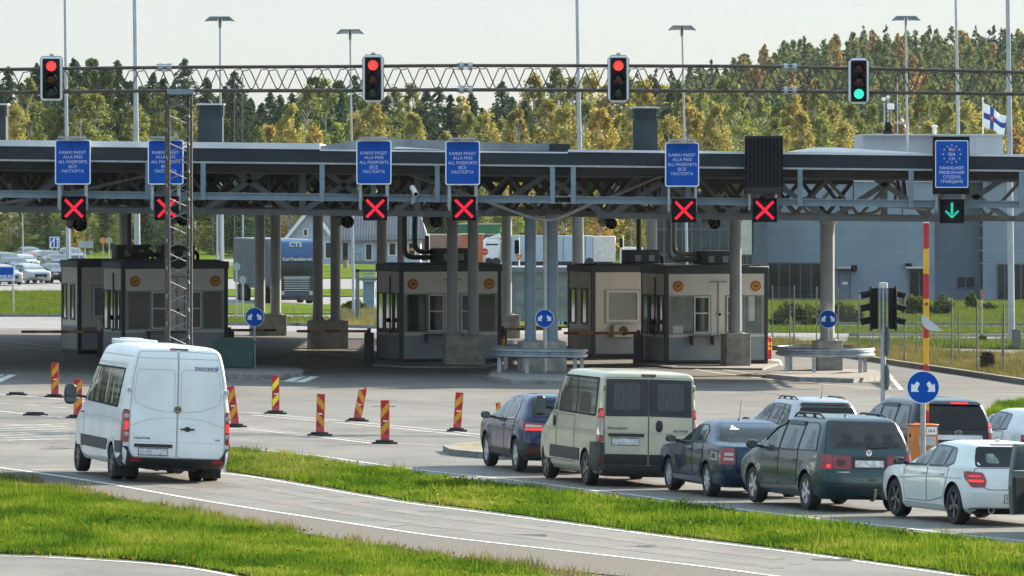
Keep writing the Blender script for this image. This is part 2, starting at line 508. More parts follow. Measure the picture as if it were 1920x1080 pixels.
# far side of the station: road, lawns
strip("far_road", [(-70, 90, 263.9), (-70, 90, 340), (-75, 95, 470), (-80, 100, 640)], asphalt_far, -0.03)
def lawn_sheet(px, dz=0.05, m=None, name="lawn"):
    return tag(poly_sheet(name, px, m or lawn, dz, 0.12), kind="structure")
lawn_sheet([(-80, 592), (235, 592), (235, 548), (-80, 548)])
lawn_sheet([(-80, 470), (420, 470), (420, 487), (-80, 487)])
for a, c in ((608, 600), (589, 572), (556, 543), (522, 497)): lawn_sheet([(415, a), (705, a), (705, c), (415, c)])
lawn_sheet([(640, 612), (705, 614), (705, 585), (640, 583)])
lawn_sheet([(930, 612), (1065, 614), (1065, 590), (930, 590)])
lawn_sheet([(1437, 607), (2000, 609), (2000, 566), (1437, 566)])
lawn_sheet([(1437, 623), (2000, 625), (2000, 614), (1437, 612)])
lawn_sheet([(1590, 650), (2000, 657), (2000, 645), (1590, 641)])
lawn_sheet([(1843, 782), (2000, 800), (2000, 752), (1930, 753), (1870, 762)])
WEED = [(1441, 652), (1470, 654), (1570, 664), (1690, 683), (1800, 699), (1925, 718), (2000, 726), (2000, 672), (1920, 668), (1700, 655), (1580, 645), (1441, 640)]
lawn_sheet(WEED, 0.03, M("weedy_soil", (.12, .11, .045), .95, 0, .5, 2.0, .6, 12, detail=8), "weed_strip")
kb = MB()
def kerb(px, w=.16, h=.13):
    pts = [G(u, v) for u, v in px]
    for i in range(len(pts)-1):
        p, q = pts[i].copy(), pts[i+1].copy(); p.z = gz(p.x, p.y)+h/2-.02; q.z = gz(q.x, q.y)+h/2-.02
        kb.beam(p, q, w, h+.04)
kerb([(1441, 655), (1470, 657), (1570, 667), (1690, 686), (1800, 702), (1925, 721), (2000, 730)], .2, .16)
kerb([(-80, 593), (110, 593), (235, 593)]); kerb([(415, 609), (560, 610), (705, 615)]); kerb([(1437, 608), (2000, 610)]); kerb([(1600, 629), (2000, 631)], .5, .1)
kerb([(843, 846), (856, 853), (905, 858), (960, 862)], .3, .13)
tag(kb.build("kerb", kerbm_g := M("kerb_grey", (.17, .165, .155), .9, 0, .3, 4)), kind="structure")
tag(poly_sheet("traffic_island", [(843, 845), (856, 852), (905, 857), (980, 862), (980, 838), (900, 838), (860, 840)], M("dry_island", (.16, .14, .085), .95, 0, .5, 4, .5, 15), .12, .2), kind="structure")
# ------------------------------------------------------------------ the border station canopy
YF = 196.0
def S(Y): return F / Y
canopy = thing("station_canopy", "long dark grey flat canopy roof on round columns over the border booths", "canopy", (0, 225, 0))
def zw(v, Y, u=960.0):
    """height at column u for a piece that follows the slight fall of the canopy (shear is added back)"""
    return Z(v, Y)
xl, xr = X(-420, YF), X(2010, YF)
fasc = M("dark_fascia", (0.020, 0.030, 0.038), 0.6, 0, 0.12, 0.8, spec=0.2)
roofwhite = M("pale_roof_sheet", (0.55, 0.58, 0.60), 0.5, 0, 0.08, 0.8)
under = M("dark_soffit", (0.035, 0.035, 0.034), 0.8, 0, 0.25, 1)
truss_c = M("truss_grey", (0.13, 0.15, 0.165), 0.5, 0, 0.15, 2)
truss_d = M("truss_dark", (0.15, 0.15, 0.145), 0.6, 0, 0.2, 2)
# heights on the axis (u = 960), the shear drops them to the right
z_top, z_f0, z_f1, z_fl = Z(280.5, YF), Z(284.5, YF), Z(308.5, YF), Z(312, YF)
b = MB()
b.box(xl, xr, YF-0.06, YF+0.12, z_f1, z_f0)
for i in range(28):                                   # fascia sheet joints stand 4 mm proud
    x = xl + (i+0.5)*(xr-xl)/28
    b.box(x-0.02, x+0.02, YF-0.064, YF-0.06, z_f1, z_f0)
b.shear().build("fascia", fasc, canopy, world=True)
def decks(x0, x1, z0, z1, y0=None):
    """roof pieces between x0 and x1: deep over the left lanes with two open slots, shallow at the right"""
    out = []
    for a, c, ya, yb in [(-40, 1.6, YF, 255), (1.6, 5.8, YF, 236), (1.6, 5.8, 253.5, 255), (5.8, 9.0, YF, 255), (9.0, 11.0, YF, 216), (11.0, 40, YF, 206.5)]:
        p, q = max(a, x0), min(c, x1)
        if p < q: out.append((p, q, (y0 if (y0 is not None and ya == YF) else ya), yb, z0, z1))
    return out
b = MB()
for x0, x1, zt in ((xl, X(600, YF), z_top+.13), (X(600, YF), X(1065, YF), z_top-.10), (X(1065, YF), xr, z_top+.02)):
    for d in decks(x0, x1, z_f0+.01, zt, YF-.10): b.box(*d)
b.shear().build("roof", roofwhite, canopy, world=True)
b = MB(); b.box(xl, xr, YF-0.10, YF+0.3, z_fl, z_f1-0.004); b.shear().build("gutter", steel, canopy, world=True)
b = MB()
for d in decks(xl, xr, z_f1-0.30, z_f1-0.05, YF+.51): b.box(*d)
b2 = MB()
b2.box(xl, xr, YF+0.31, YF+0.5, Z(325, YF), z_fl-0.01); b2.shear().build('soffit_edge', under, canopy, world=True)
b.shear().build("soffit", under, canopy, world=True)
# raised roof bays
bay = M("zinc_bay", (0.16, 0.185, 0.205), 0.45, 0.3, 0.2, 1.2)
b = MB()
def pp(pts, Y): return [(X(u, Y), Z(v, Y)) for u, v in pts]
b.prism(pp([(590, 275.5), (660, 264), (735, 259.5), (820, 263), (900, 266), (1030, 269.5), (1030, 283), (590, 283)], YF+0.3), YF+0.3, YF+30, 'xz', 0)
b.prism(pp([(1030, 270), (1068, 270), (1068, 291), (1030, 291)], YF), YF-0.08, YF+30.2, 'xz', 1)
for u in range(640, 1030, 62): b.box(X(u, YF)-0.02, X(u, YF)+0.02, YF+0.28, YF+0.3, Z(283, YF), Z(266, YF))
b.build("raised_roof", [bay, fasc], canopy, world=True)
b = MB()
b.prism(pp([(1468, 286.5), (1530, 276.5), (1570, 276.5), (1745, 288)], YF+6), YF+6, YF+10, 'xz', 0)
b.build("raised_roof", roofwhite, canopy, world=True)
b = MB()
b.prism(pp([(735, 279), (745, 274.5), (838, 281)], YF+0.2), YF+0.2, YF+0.28, 'xz', 0)
b.build("raised_roof", roofwhite, canopy, world=True)

# front truss: posts, lower rail, second rail
b = MB()
zr0, zr1 = Z(378.5, YF), Z(368.5, YF)
b.box(xl, X(1037, YF), YF, YF+0.03, zr0, zr1); b.box(X(1072, YF), xr, YF, YF+0.03, zr0, zr1)
b.box(xl, xr, YF-0.08, YF+0.14, zr0+0.001-0.03, zr0-0.0)
b.box(xl, xr, YF-0.08, YF+0.14, zr1, zr1+0.03)
b.shear().build("front_rail", bluesteel, canopy, world=True)
for u in (-20, 114, 277, 381, 604, 700, 820, 1036, 1075, 1290, 1500, 1708, 1915):
    b = MB(); x = X(u, YF); w = 0.075
    b.box(x-w, x+w, YF-0.09, YF+0.10, Z(381, YF), z_fl-0.002).shear().build("post", bluesteel, canopy, world=True)
def zigzag(b, x0, x1, Y, zlo, zhi, step, w, mi=0, ph=0):
    n = max(1, int(round((x1-x0)/step))); st = (x1-x0)/n
    for i in range(n):
        a = (x0+i*st, Y, zlo if (i+ph) % 2 else zhi); c = (x0+(i+1)*st, Y, zhi if (i+ph) % 2 else zlo)
        b.beam(a, c, w, w, mi, up=(0, 1, 0))
b = MB()
Y2 = YF + 2.6
b.box(xl, X(903, Y2), Y2-0.1, Y2+0.14, Z(408, Y2), Z(397.5, Y2)); b.box(X(1118, Y2), X(1762, Y2), Y2-0.1, Y2+0.14, Z(408, Y2), Z(397.5, Y2))
b.box(xl, xr, Y2-0.1, Y2+0.14, Z(331, Y2), Z(322, Y2))
for c0 in (20, 376, 560, 730, 905, 1140, 1352, 1556, 1760, 1900):
    for d in (-1, 1):
        b.beam((X(c0+d*8, Y2), Y2, Z(400, Y2)), (X(c0+d*118, Y2), Y2, Z(328, Y2)), 0.17, 0.17, 0, up=(0, 1, 0))
for u in (300, 567, 782, 1245, 1458, 1658): b.box(X(u, Y2)-.1, X(u, Y2)+.1, Y2-.06, Y2+.1, Z(398, Y2), Z(330, Y2))
b.shear().build("front_truss", truss_c, canopy, world=True)
# long inner trusses and cross trusses under the roof
for j, Y in enumerate((203, 215, 228, 241, 253)):
    b = MB(); zlo, zhi = 5.02, 6.18
    xe = xr+2 if Y < 206 else (11.0 if Y < 217 else 9.0)
    b.box(xl-2, xe, Y-0.07, Y+0.07, zlo-0.09, zlo+0.09); b.box(xl-2, xe, Y-0.07, Y+0.07, zhi, zhi+0.16)
    zigzag(b, xl-2, xe, Y, zlo+0.05, zhi, 1.02, 0.10, 0, j % 2)
    b.shear().build("inner_truss", truss_d, canopy, world=True)
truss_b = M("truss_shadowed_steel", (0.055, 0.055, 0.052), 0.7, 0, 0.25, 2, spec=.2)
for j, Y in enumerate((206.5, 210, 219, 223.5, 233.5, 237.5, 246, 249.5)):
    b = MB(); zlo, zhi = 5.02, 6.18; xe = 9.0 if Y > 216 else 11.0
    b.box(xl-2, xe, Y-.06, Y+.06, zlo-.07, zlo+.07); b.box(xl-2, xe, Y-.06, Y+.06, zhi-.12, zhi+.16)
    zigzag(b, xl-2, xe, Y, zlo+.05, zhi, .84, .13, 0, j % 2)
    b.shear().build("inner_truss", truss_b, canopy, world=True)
b = MB()
for i in range(11):
    x = xl + 2.0 + i*4.1
    ye = 253 if x < 9 else 205
    b.box(x-0.06, x+0.06, 199, ye, 5.45, 5.57); b.box(x-0.07, x+0.07, 199, ye, 6.22, 6.36)
    for k in range(int((ye-199)/3)):
        y0 = 199 + k*3.0
        b.beam((x, y0, 5.5), (x, y0+1.5, 6.25), 0.09, 0.09); b.beam((x, y0+1.5, 6.25), (x, y0+3.0, 5.5), 0.09, 0.09)
b.shear().build("cross_trusses", truss_d, canopy, world=True)
# pipes slung across the front bay
b = MB()
for (u0, v0), (u1, v1) in [((110, 366), (285, 326)), ((-20, 386), (60, 372)), ((735, 316), (880, 366)), ((1125, 378), (1250, 324)), ((1230, 372), (1400, 384)), ((1500, 372), (1740, 392))]:
    b = MB(); b.tube([P(u0, v0, 197.8), P(u1, v1, 197.8)], 0.055, 8)
    b.build("cable_tray", M("tray_grey", (0.22, 0.22, 0.21), 0.5, 0.3), canopy, world=True)
# ceiling lamps
lampw = M("lamp_glass", (0.62, 0.62, 0.58), 0.3, 0, 0.03)
for u, v in [(56, 400), (231, 386), (277, 391), (503, 386), (552, 391), (616, 400), (748, 387), (804, 393), (1162, 402), (1208, 383), (1233, 381), (1600, 394), (1692, 403)]:
    Y = 204.0; p = P(u, v, Y); b = MB()
    b.lathe([(0.0, -0.06), (0.10, -0.055), (0.12, 0.0), (0.13, 0.03), (0.0, 0.03)], (p.x, p.y, p.z), 'z', 16, 0)
    b.lathe([(0.02, 0.03), (0.02, 6.15 - KX*p.x - p.z)], (p.x, p.y, p.z), 'z', 6, 1)
    b.build("ceiling_lamp", [lampw, darksteel], canopy, world=True)
# columns and their concrete footings
colm = M("column_grey_paint", (0.27, 0.285, 0.29), 0.5, 0, 0.10, 1.5)
colb = M("column_blue_grey_paint", (0.20, 0.26, 0.31), 0.5, 0, 0.10, 1.5)
def column(us, wpx, Y, foot, ztop=5.0, m=colm):
    """us: column centres, foot: (u0, u1, top row, base row) of the shared footing or None"""
    par = None
    for i, u in enumerate(us):
        b = MB(); x = X(u, Y); r = wpx/2/S(Y)
        zb = Z(foot[2], Y) if foot else gz(x, Y)
        b.cyl((x, Y, zb-0.02), (x, Y, ztop - KX*x), r, r, 24)
        b.lathe([(r+0.1, zb), (r+0.1, zb+0.03), (r, zb+0.03)], (x, Y, 0), 'z', 20)
        b.lathe([(r, ztop-KX*x-0.22), (r+0.05, ztop-KX*x-0.16), (r+0.05, ztop-KX*x)], (x, Y, 0), 'z', 20)
        for a in range(4):
            b.cyl((x+(r+.07)*math.cos(a*1.57+.78), Y+(r+.07)*math.sin(a*1.57+.78), zb+.03), (x+(r+.07)*math.cos(a*1.57+.78), Y+(r+.07)*math.sin(a*1.57+.78), zb+.09), .02, .02, 6)
        o = b.build("column", m, canopy, world=True)
        par = par or o
    if foot:
        u0, u1, v0, v1 = foot
        x0, x1 = X(u0, Y), X(u1, Y); b = MB()
        zt = Z(v0, Y); zb = gz((x0+x1)/2, Y) - 0.1
        bm = bmesh.new(); bmesh.ops.create_cube(bm, size=1.0)
        for w in bm.verts: w.co = Vector(((x0+x1)/2 + w.co.x*(x1-x0), Y + w.co.y*max(1.0, 0.75*(x1-x0)), (zt+zb)/2 + w.co.z*(zt-zb)))
        bmesh.ops.bevel(bm, geom=bm.edges[:], offset=0.02, segments=1, affect='EDGES')
        b.bm(bm, 0)
        R_ = Matrix.Translation(((x0+x1)/2, Y, 0)) @ Matrix.Rotation(math.radians(9), 4, 'Z') @ Matrix.Translation((-(x0+x1)/2, -Y, 0))
        b.xf(R_).build("footing", concrete, par, world=True)
column((848, 887), 20, 209, (832, 906, 628, 685))
column((994.5, 1036), 21, 200, (974, 1058, 640, 703), m=colb)
column((1379,), 22, 211, (1356, 1403, 625, 688))
column((1551,), 26, 204, (1528, 1575, 638, 702))
column((487, 517), 20, 249, (470, 535, 590, 634))
column((596, 629), 19, 230, (579, 650, 601, 652))
column((716,), 20, 236, None)
column((752,), 14, 240, None)
column((950,), 19, 249, (937, 972, 590, 634))
column((1083,), 20, 246, None)
column((1222,), 20, 244, None)
column((-150, -112), 20, 209, (-168, -94, 628, 685))
column((318,), 20, 230, (300, 372, 601, 652))
column((232,), 18, 248, (215, 270, 592, 636))
# drain pipes
b = MB()
Yp = 198.4
def bend(pts, n=6):
    out = [pts[0]]
    for i in range(1, len(pts)-1):
        a, c, d = Vector(pts[i-1]), Vector(pts[i]), Vector(pts[i+1])
        l = min((a-c).length, (d-c).length, 0.35)*0.9
        p0 = c+(a-c).normalized()*l; p2 = c+(d-c).normalized()*l
        for k in range(n+1):
            t = k/n; out.append(p0*(1-t)**2 + c*2*t*(1-t) + p2*t*t)
    out.append(pts[-1]); return [Vector(p) for p in out]
pipe_m = M("drain_pipe_grey", (0.40, 0.41, 0.40), 0.4, 0.3, 0.08, 3)
b.tube(bend([P(890, 370, Yp), P(1005, 412, Yp), P(1040, 413, Yp), P(1130, 372, Yp)]), 0.055, 10)
q = on(1022, Yp); b.tube([P(1022, 413, Yp), q], 0.062, 12)
b.build("drain_pipe", pipe_m, canopy, world=True)
b = MB(); Yp = 204.62
q = on(1560, Yp)
b.tube(bend([P(1653, 312, Yp), P(1653, 399, Yp), P(1600, 405, Yp), P(1560, 411, Yp), q]), 0.08, 12)
b.build("drain_pipe", pipe_m, canopy, world=True)
# louvred exhaust stacks on the roof
for u0, u1, v0, v1 in [(-45, 11, 194, 276), (371, 417, 194, 277), (1187, 1233, 200, 282)]:
    Y = 206.0; b = MB(); x0, x1 = X(u0, Y), X(u1, Y); zt, zb = Z(v0, Y), Z(v1, Y) - 0.3; w = x1-x0
    b.box(x0, x1, Y, Y+w, zb, zt-0.42)
    for k in range(5): b.box(x0-0.03, x1+0.03, Y-0.03, Y+w+0.03, zt-0.40+k*0.07, zt-0.40+k*0.07+0.045)
    b.box(x0+0.05, x1-0.05, Y+0.05, Y+w-0.05, zt-0.42, zt-0.05)
    b.box(x0-0.06, x1+0.06, Y-0.06, Y+w+0.06, zt-0.05, zt, 1)
    b.build("exhaust_stack", [fasc, steel], canopy, world=True)

# ------------------------------------------------------------------ overhead signs and lane signals
YS = YF - 0.75
def rrect(x0, x1, z0, z1, r, n=5):
    out = []
    for cx, cz, a0 in ((x1-r, z1-r, 0), (x0+r, z1-r, 90), (x0+r, z0+r, 180), (x1-r, z0+r, 270)):
        for k in range(n+1):
            a = math.radians(a0 + 90*k/n); out.append((cx+r*math.cos(a), cz+r*math.sin(a)))
    return out
pass_lines = [("KAIKKI PASSIT", 285.5, 6.3, 50), ("ALLA PASS", 294, 6.3, 36), ("ALL PASSPORTS", 303.2, 6.3, 54), ("ВСЕ", 312.2, 6.0, 15), ("ПАСПОРТА", 320.6, 6.0, 41)]
def passport_sign(u0, u1, v0, v1, label):
    uc = (u0+u1)/2; p = P(uc, (v0+v1)/2, YS)
    t = thing("passport_sign", label, "road sign", p, 0, "blue all passports signs along the canopy")
    s = S(YS); w = (u1-u0)/s; h = (v1-v0)/s
    b = MB(); b.prism(rrect(-w/2, w/2, -h/2, h/2, 0.07), 0.0, 0.06, 'xz', 0); b.build("border", signwhite, t)
    b = MB(); b.prism(rrect(-w/2+.035, w/2-.035, -h/2+.035, h/2-.035, 0.05), -0.006, -0.001, 'xz', 0); b.build("panel", signblue, t)
    b = MB()
    dv = v0 - 262
    for body, v, cap, wd in pass_lines:
        b.text(body, cap/0.73/s*0.95, (0, -0.008, ((v0+v1)/2 - v - dv)/s), 0, 0.004, width=wd/s, bold=-0.010)
    b.build("lettering", signwhite, t)
    b = MB()
    b.box(-w/2+.1, w/2-.15, -0.25, 0.05, h/2+.04, h/2+.10)
    for k in range(9): b.box(-w/2+.12+k*.1, -w/2+.16+k*.1, -0.26, -0.25, h/2+.03, h/2+.11)
    b.box(-w/2+.2, -w/2+.24, -.02, .02, h/2, h/2+.05); b.box(w/2-.3, w/2-.26, -.02, .02, h/2, h/2+.05)
    b.build("lamp_strip", steel, t)
    b = MB()
    for sx in (-0.40, 0.42): b.box(sx-.035, sx+.035, 0.062, 0.13, -h/2-0.78, h/2-0.1)
    for zz in (0.2, -0.5): b.box(-.5, .5, .13, 0.72, zz, zz+.06)
    b.build("bracket", steel, t)
    return t
passport_sign(103, 170, 262, 346, "blue all passports sign furthest left on the canopy, below the leftmost traffic light")
passport_sign(277, 344, 262, 346, "blue all passports sign partly hidden by the lattice gantry leg")
passport_sign(668, 734, 263, 346, "blue all passports sign below the second traffic light, left of the security camera")
passport_sign(835, 900, 264, 347, "blue all passports sign in the middle, right of the security camera")
passport_sign(1247, 1311, 267, 350, "blue all passports sign just left of the blank black panel")
# EU sign on a dark box
s = S(YS); uc = 1784; p = P(uc, 310, YS)
t = thing("citizens_sign", "blue sign with a ring of stars for citizens, mounted on a black box", "road sign", p)
b = MB(); b.box(-34/s, 34/s, 0.002, 0.35, -54/s, 54/s); b.box(-31/s, 31/s, -.02, 0.0, -54/s, -43.5/s); b.build("housing", blackmat, t)
b = MB(); b.prism(rrect(-30.5/s, 31.5/s, -42/s, 47/s, 0.05), -0.03, 0.0, 'xz'); b.build("border", signwhite, t)
b = MB(); b.prism(rrect(-29/s, 30/s, -40.4/s, 45.4/s, 0.04), -0.036, -0.031, 'xz'); b.build("panel", signblue, t)
b = MB()
for body, v, wd in [("EU", 280, 10), ("EEA", 289, 13), ("CH", 297.5, 10), ("KANSALAISET", 314.5, 45), ("MEDBORGARE", 323, 47), ("CITIZENS", 331.5, 33), ("ГРАЖДАНЕ", 340, 41)]:
    b.text(body, 5.9/0.73/s, (0.01, -0.038, (310-v)/s), 0, 0.004, width=wd/s, bold=-0.010)
b.build("lettering", signwhite, t)
b = MB()
for k in range(12):
    a = k*math.pi/6; b.star(0.01 + 16.5/s*math.sin(a), -0.038, (310-289)/s + 16.5/s*math.cos(a), 2.0/s, 0)
b.build("stars", M("star_yellow", (0.8, 0.55, 0.03), 0.5), t)
# blank black panel
p = P(1432.5, 309, YS)
t = thing("message_panel", "tall blank black message panel with vertical ribs on the canopy edge", "display panel", p)
b = MB(); b.box(-35.5/s, 35.5/s, 0.0, 0.4, -54/s, 54/s); b.build("housing", blackmat, t)
b = MB()
for k in range(-4, 5): b.box(k*7.4/s-.012, k*7.4/s+.012, -0.03, -0.001, -40/s, 49/s)
b.box(-34/s, 34/s, -.035, -.001, 50/s, 53/s); b.box(-34/s, 34/s, -.035, -.001, -53/s, -42/s)
b.build("ribs", M("panel_ribs", (0.009, 0.011, 0.013), 0.6), t)
redled = M("red_led", (0.5, 0.0, 0.02), 0.5, 0, 0, emit=(1.0, 0.012, 0.045), estr=.36)
greenled = M("green_led", (0.0, 0.4, 0.25), 0.5, 0, 0, emit=(0.03, 0.80, 0.52), estr=.33)
def lane_signal(u, v, label, green=False, wire=False):
    t = thing("lane_signal", label, "lane signal", P(u, v, YS), 0, "lane signals under the canopy edge")
    hw = 22.5/s
    b = MB(); b.rbox(-hw, hw, 0, 0.22, -hw, hw, 0.012, 1); b.box(-hw-.02, hw+.02, -.12, -.0, hw-.02, hw)
    b.box(-hw, -hw+.012, -.12, 0, -hw, hw); b.box(hw-.012, hw, -.12, 0, -hw, hw)
    b.build("housing", blackmat, t)
    b = MB()
    if not green:
        for sg in (-1, 1):
            d = Vector((sg, 0, 1)).normalized(); n = Vector((-d.z, 0, d.x))*1.0
            for row in (-1, 0, 1):
                for k in range(-11, 12):
                    if abs(k) < 1: continue
                    c = d*(k*2.02/s) + n*(row*1.75/s)
                    b.cyl((c.x, -0.012, c.z), (c.x, 0.0, c.z), 1.0/s, 1.0/s, 8)
        b.build("lit_cross", redled, t)
    else:
        cells = [(i, 15-k*2.4) for k in range(9) for i in (-1.2, 1.2)]
        for k in range(6):
            for r in range(2): cells += [(-12+k*2.2+r*1.4, 3-2.1*k-3+r*1.6-1), (12-k*2.2-r*1.4, 3-2.1*k-3+r*1.6-1)]
        for cx, cz in cells: b.cyl((cx/s, -0.012, cz/s), (cx/s, 0.0, cz/s), 1.05/s, 1.05/s, 8)
        b.build("lit_arrow", greenled, t)
    b = MB()
    for sx, dz in ((-hw-.1, .35), (hw*0.95, .35)): b.box(sx-.035, sx+.035, .1, .17, -.0, hw+dz)
    b.build("bracket", steel, t)
lane_signal(138.5, 390.5, "lit red cross signal below the leftmost passport sign")
lane_signal(312.5, 390.5, "lit red cross signal half hidden by the lattice gantry leg")
lane_signal(703.5, 391, "lit red cross signal left of the security camera")
lane_signal(870, 391, "lit red cross signal right of the security camera")
lane_signal(1282.5, 394.5, "lit red cross signal below the passport sign beside the black panel")
lane_signal(1434, 394, "lit red cross signal below the blank black panel")
lane_signal(1785, 396, "lane signal with a lit green down arrow below the citizens sign", green=True)
# security camera
t = thing("security_camera", "white bullet security camera fixed to the canopy rail between two passport signs", "camera", P(778, 362, YF-0.35))
b = MB(); b.tube([(-.09, 0.30, .17), (.03, -.12, -.03)], .085, 12); b.tube([(.03, -.12, -.03), (.035, -.135, -.035)], .06, 10, 1)
b.build("body", [white, blackmat], t)
b = MB(); b.beam((-.05, .1, .05), (-.08, .1, -.34), .05); b.beam((.02, .1, 0), (-.02, .1, -.3), .03); b.box(-.1, .1, .1, .3, -.06, -.02); b.build("bracket", steel, t)
# hanging fans
fang = None
for u, v, r, lab in [(150, 421, 13, "dark round hanging fan below the leftmost red cross signal"), (345, 411, 13, "dark round hanging fan behind the lattice gantry leg"),
                  (652, 416, 12, "dark round hanging fan in front of the cottage roof"), (818, 415, 12, "dark round hanging fan left of the middle red cross signal"),
                  (1146, 419, 11, "dark round hanging fan right of the canopy drain pipe"), (1340, 419, 11, "dark round hanging fan over the right front booth")]:
    Y = 207.0; s2 = S(Y); rr = r/s2
    t = thing("hanging_fan", lab, "fan", P(u, v, Y), 0, "round fans hanging under the canopy")
    b = MB(); b.lathe([(rr*.75, .22), (rr, .16), (rr, -.12), (rr*.9, -.15), (rr*.85, -.12), (rr*.8, .05), (0, .05)], (0, 0, 0), 'y', 20); b.build("fan_housing", blackmat, t)
    b = MB(); b.lathe([(rr*.15, -.02), (rr*.15, .04)], (0, 0, 0), 'y', 10)
    for k in range(6):
        a = k*math.pi/3; b.beam((rr*.15*math.cos(a), 0, rr*.15*math.sin(a)), (rr*.78*math.cos(a), .03, rr*.78*math.sin(a)), .07, .015)
    b.build("fan_blades", darksteel, t)
    b = MB(); b.lathe([(0, -.1), (rr*.5, -.08), (rr*.8, .05), (rr*.85, .2), (0, .2)], (-rr*1.35, 0.1, 0.05), 'y', 18); b.build("deflector", M("fan_deflector", (0.30, 0.28, 0.25), 0.5, 0.3), t)
    b = MB(); b.cyl((0, .1, rr*.9), (0, .1, 5.0 - KX*X(u, Y) - Z(v, Y)), .02, .02, 6); b.cyl((-rr*1.3, .1, rr*.8), (-rr*1.3, .1, 5.0 - KX*X(u, Y) - Z(v, Y)), .02, .02, 6); b.build("hanger", darksteel, t)

# ------------------------------------------------------------------ signal gantry
YG = 162.0; sg_ = S(YG)
gantry = thing("signal_gantry", "long lattice signal gantry on a lattice leg, spanning all the lanes", "gantry", on(335, YG))
rust = M("weathered_steel", (0.075, 0.066, 0.057), 0.65, 0.3, 0.35, 3)
TOP = [(-60, 131.5), (0, 130), (310, 126), (640, 124.3), (870, 122.5), (1300, 123.5), (1480, 125.2), (1920, 135), (2000, 137)]
BOT = [(-60, 174), (0, 173.2), (310, 170), (640, 169.5), (870, 168), (1280, 170), (1480, 171), (1920, 176), (2000, 177)]
def interp(pl, u): return float(np.interp(u, [a for a, _ in pl], [c for _, c in pl]))
for pl, dy, r in ((TOP, 0, .038), (TOP, 0.62, .038), (BOT, 0, .042), (BOT, .62, .042)):
    b = MB(); q = [P(u, v, YG) + Vector((0, dy, 0)) for u, v in smoothpx(pl, 4)]
    b.tube(q, r, 8); b.build("chord", rust, gantry, world=True)
for dy, ph, nm in ((0, 0, "lacing"), (0.62, 15, "lacing")):
    b = MB(); pts = []
    u = -50 + ph
    k = 0
    while u < 1990:
        t_, bt = interp(TOP, u), interp(BOT, u)
        hi, lo = t_+3.5, bt-3.5
        for du, f in ((0, .06), (2.5, 0.0), (5, .06), (20, .94), (22.5, 1.0), (25, 1.0), (27.5, .94), (42, .06)):
            if u+du < 1990: pts.append(P(u+du+2.5, hi + (lo-hi)*f, YG) + Vector((0, dy, 0)))
        u += 49.5
    b.tube(pts, 0.0145, 5)
    b.build(nm, rust, gantry, world=True)
b = MB()
for u in range(-40, 1990, 99): 
    b.tube([P(u, interp(TOP, u), YG), P(u, interp(TOP, u), YG)+Vector((0, .62, 0))], .014, 5); b.tube([P(u, interp(BOT, u), YG), P(u, interp(BOT, u), YG)+Vector((0, .62, 0))], .014, 5)
b.build("cross_tie", rust, gantry, world=True)
for u, vs in ((308, (126,)), (872, (124, 167.5)), (1480, (127, 170))):
    for v in vs:
        b = MB(); p = P(u, v, YG)
        for dx in (-.12, .1):
            b.lathe([(.05, -.02), (.105, -.02), (.105, .08), (.05, .08)], (p.x+dx, p.y, p.z), 'x', 12)
        for k in range(6):
            a = k*math.pi/3; b.cyl((p.x-.2, p.y+.08*math.cos(a), p.z+.08*math.sin(a)), (p.x+.2, p.y+.08*math.cos(a), p.z+.08*math.sin(a)), .014, .014, 6)
        b.build("clamp", steel, gantry, world=True)
lg = MB(); gb = on(335, YG)
legu = (309.5, 316.5, 351, 358.5)
for u, dy in zip(legu, (0.6, 0, 0.6, 0)): lg.tube([P(u, 172, YG)+Vector((0, dy, 0)), Vector((X(u, YG), YG+dy, gb.z))], .038, 8)
def lace(u0, y0, u1, y1, v0, n, pv, ph):
    pts = []
    for k in range(n):
        a = (k+ph) % 2
        va = v0 + k*pv
        A = (u0, y0) if a == 0 else (u1, y1); B_ = (u1, y1) if a == 0 else (u0, y0)
        pts += [P(A[0], va, YG) + Vector((0, A[1], 0)), P(A[0]*.93+B_[0]*.07, va+5, YG) + Vector((0, A[1]*.93+B_[1]*.07, 0)), P(A[0]*.05+B_[0]*.95, va+pv-4, YG)+Vector((0, A[1]*.05+B_[1]*.95, 0))]
    lg.tube(pts, .0125, 5, 1)
lace(316.5, 0, 358.5, 0, 184, 23, 26, 0); lace(309.5, .6, 351, .6, 184, 23, 26, 1)
lace(309.5, .6, 316.5, 0, 184, 23, 26, 0); lace(351, .6, 358.5, 0, 184, 23, 26, 1)
lg.build("lattice_leg", [rust, M("lacing_zinc", (.17, .18, .185), .5, .4, .2, 6)], gantry, world=True)
b = MB(); p = P(338, 172, YG); b.box(p.x-.33, p.x+.34, p.y-.1, p.y+.75, p.z-.06, p.z+.07); b.build("head_plate", bluesteel, gantry, world=True); b = MB(); b.box(p.x-.4, p.x+.4, p.y-.15, p.y+.8, gb.z-.05, gb.z+.05); b.build("leg_plate", bluesteel, gantry, world=True)

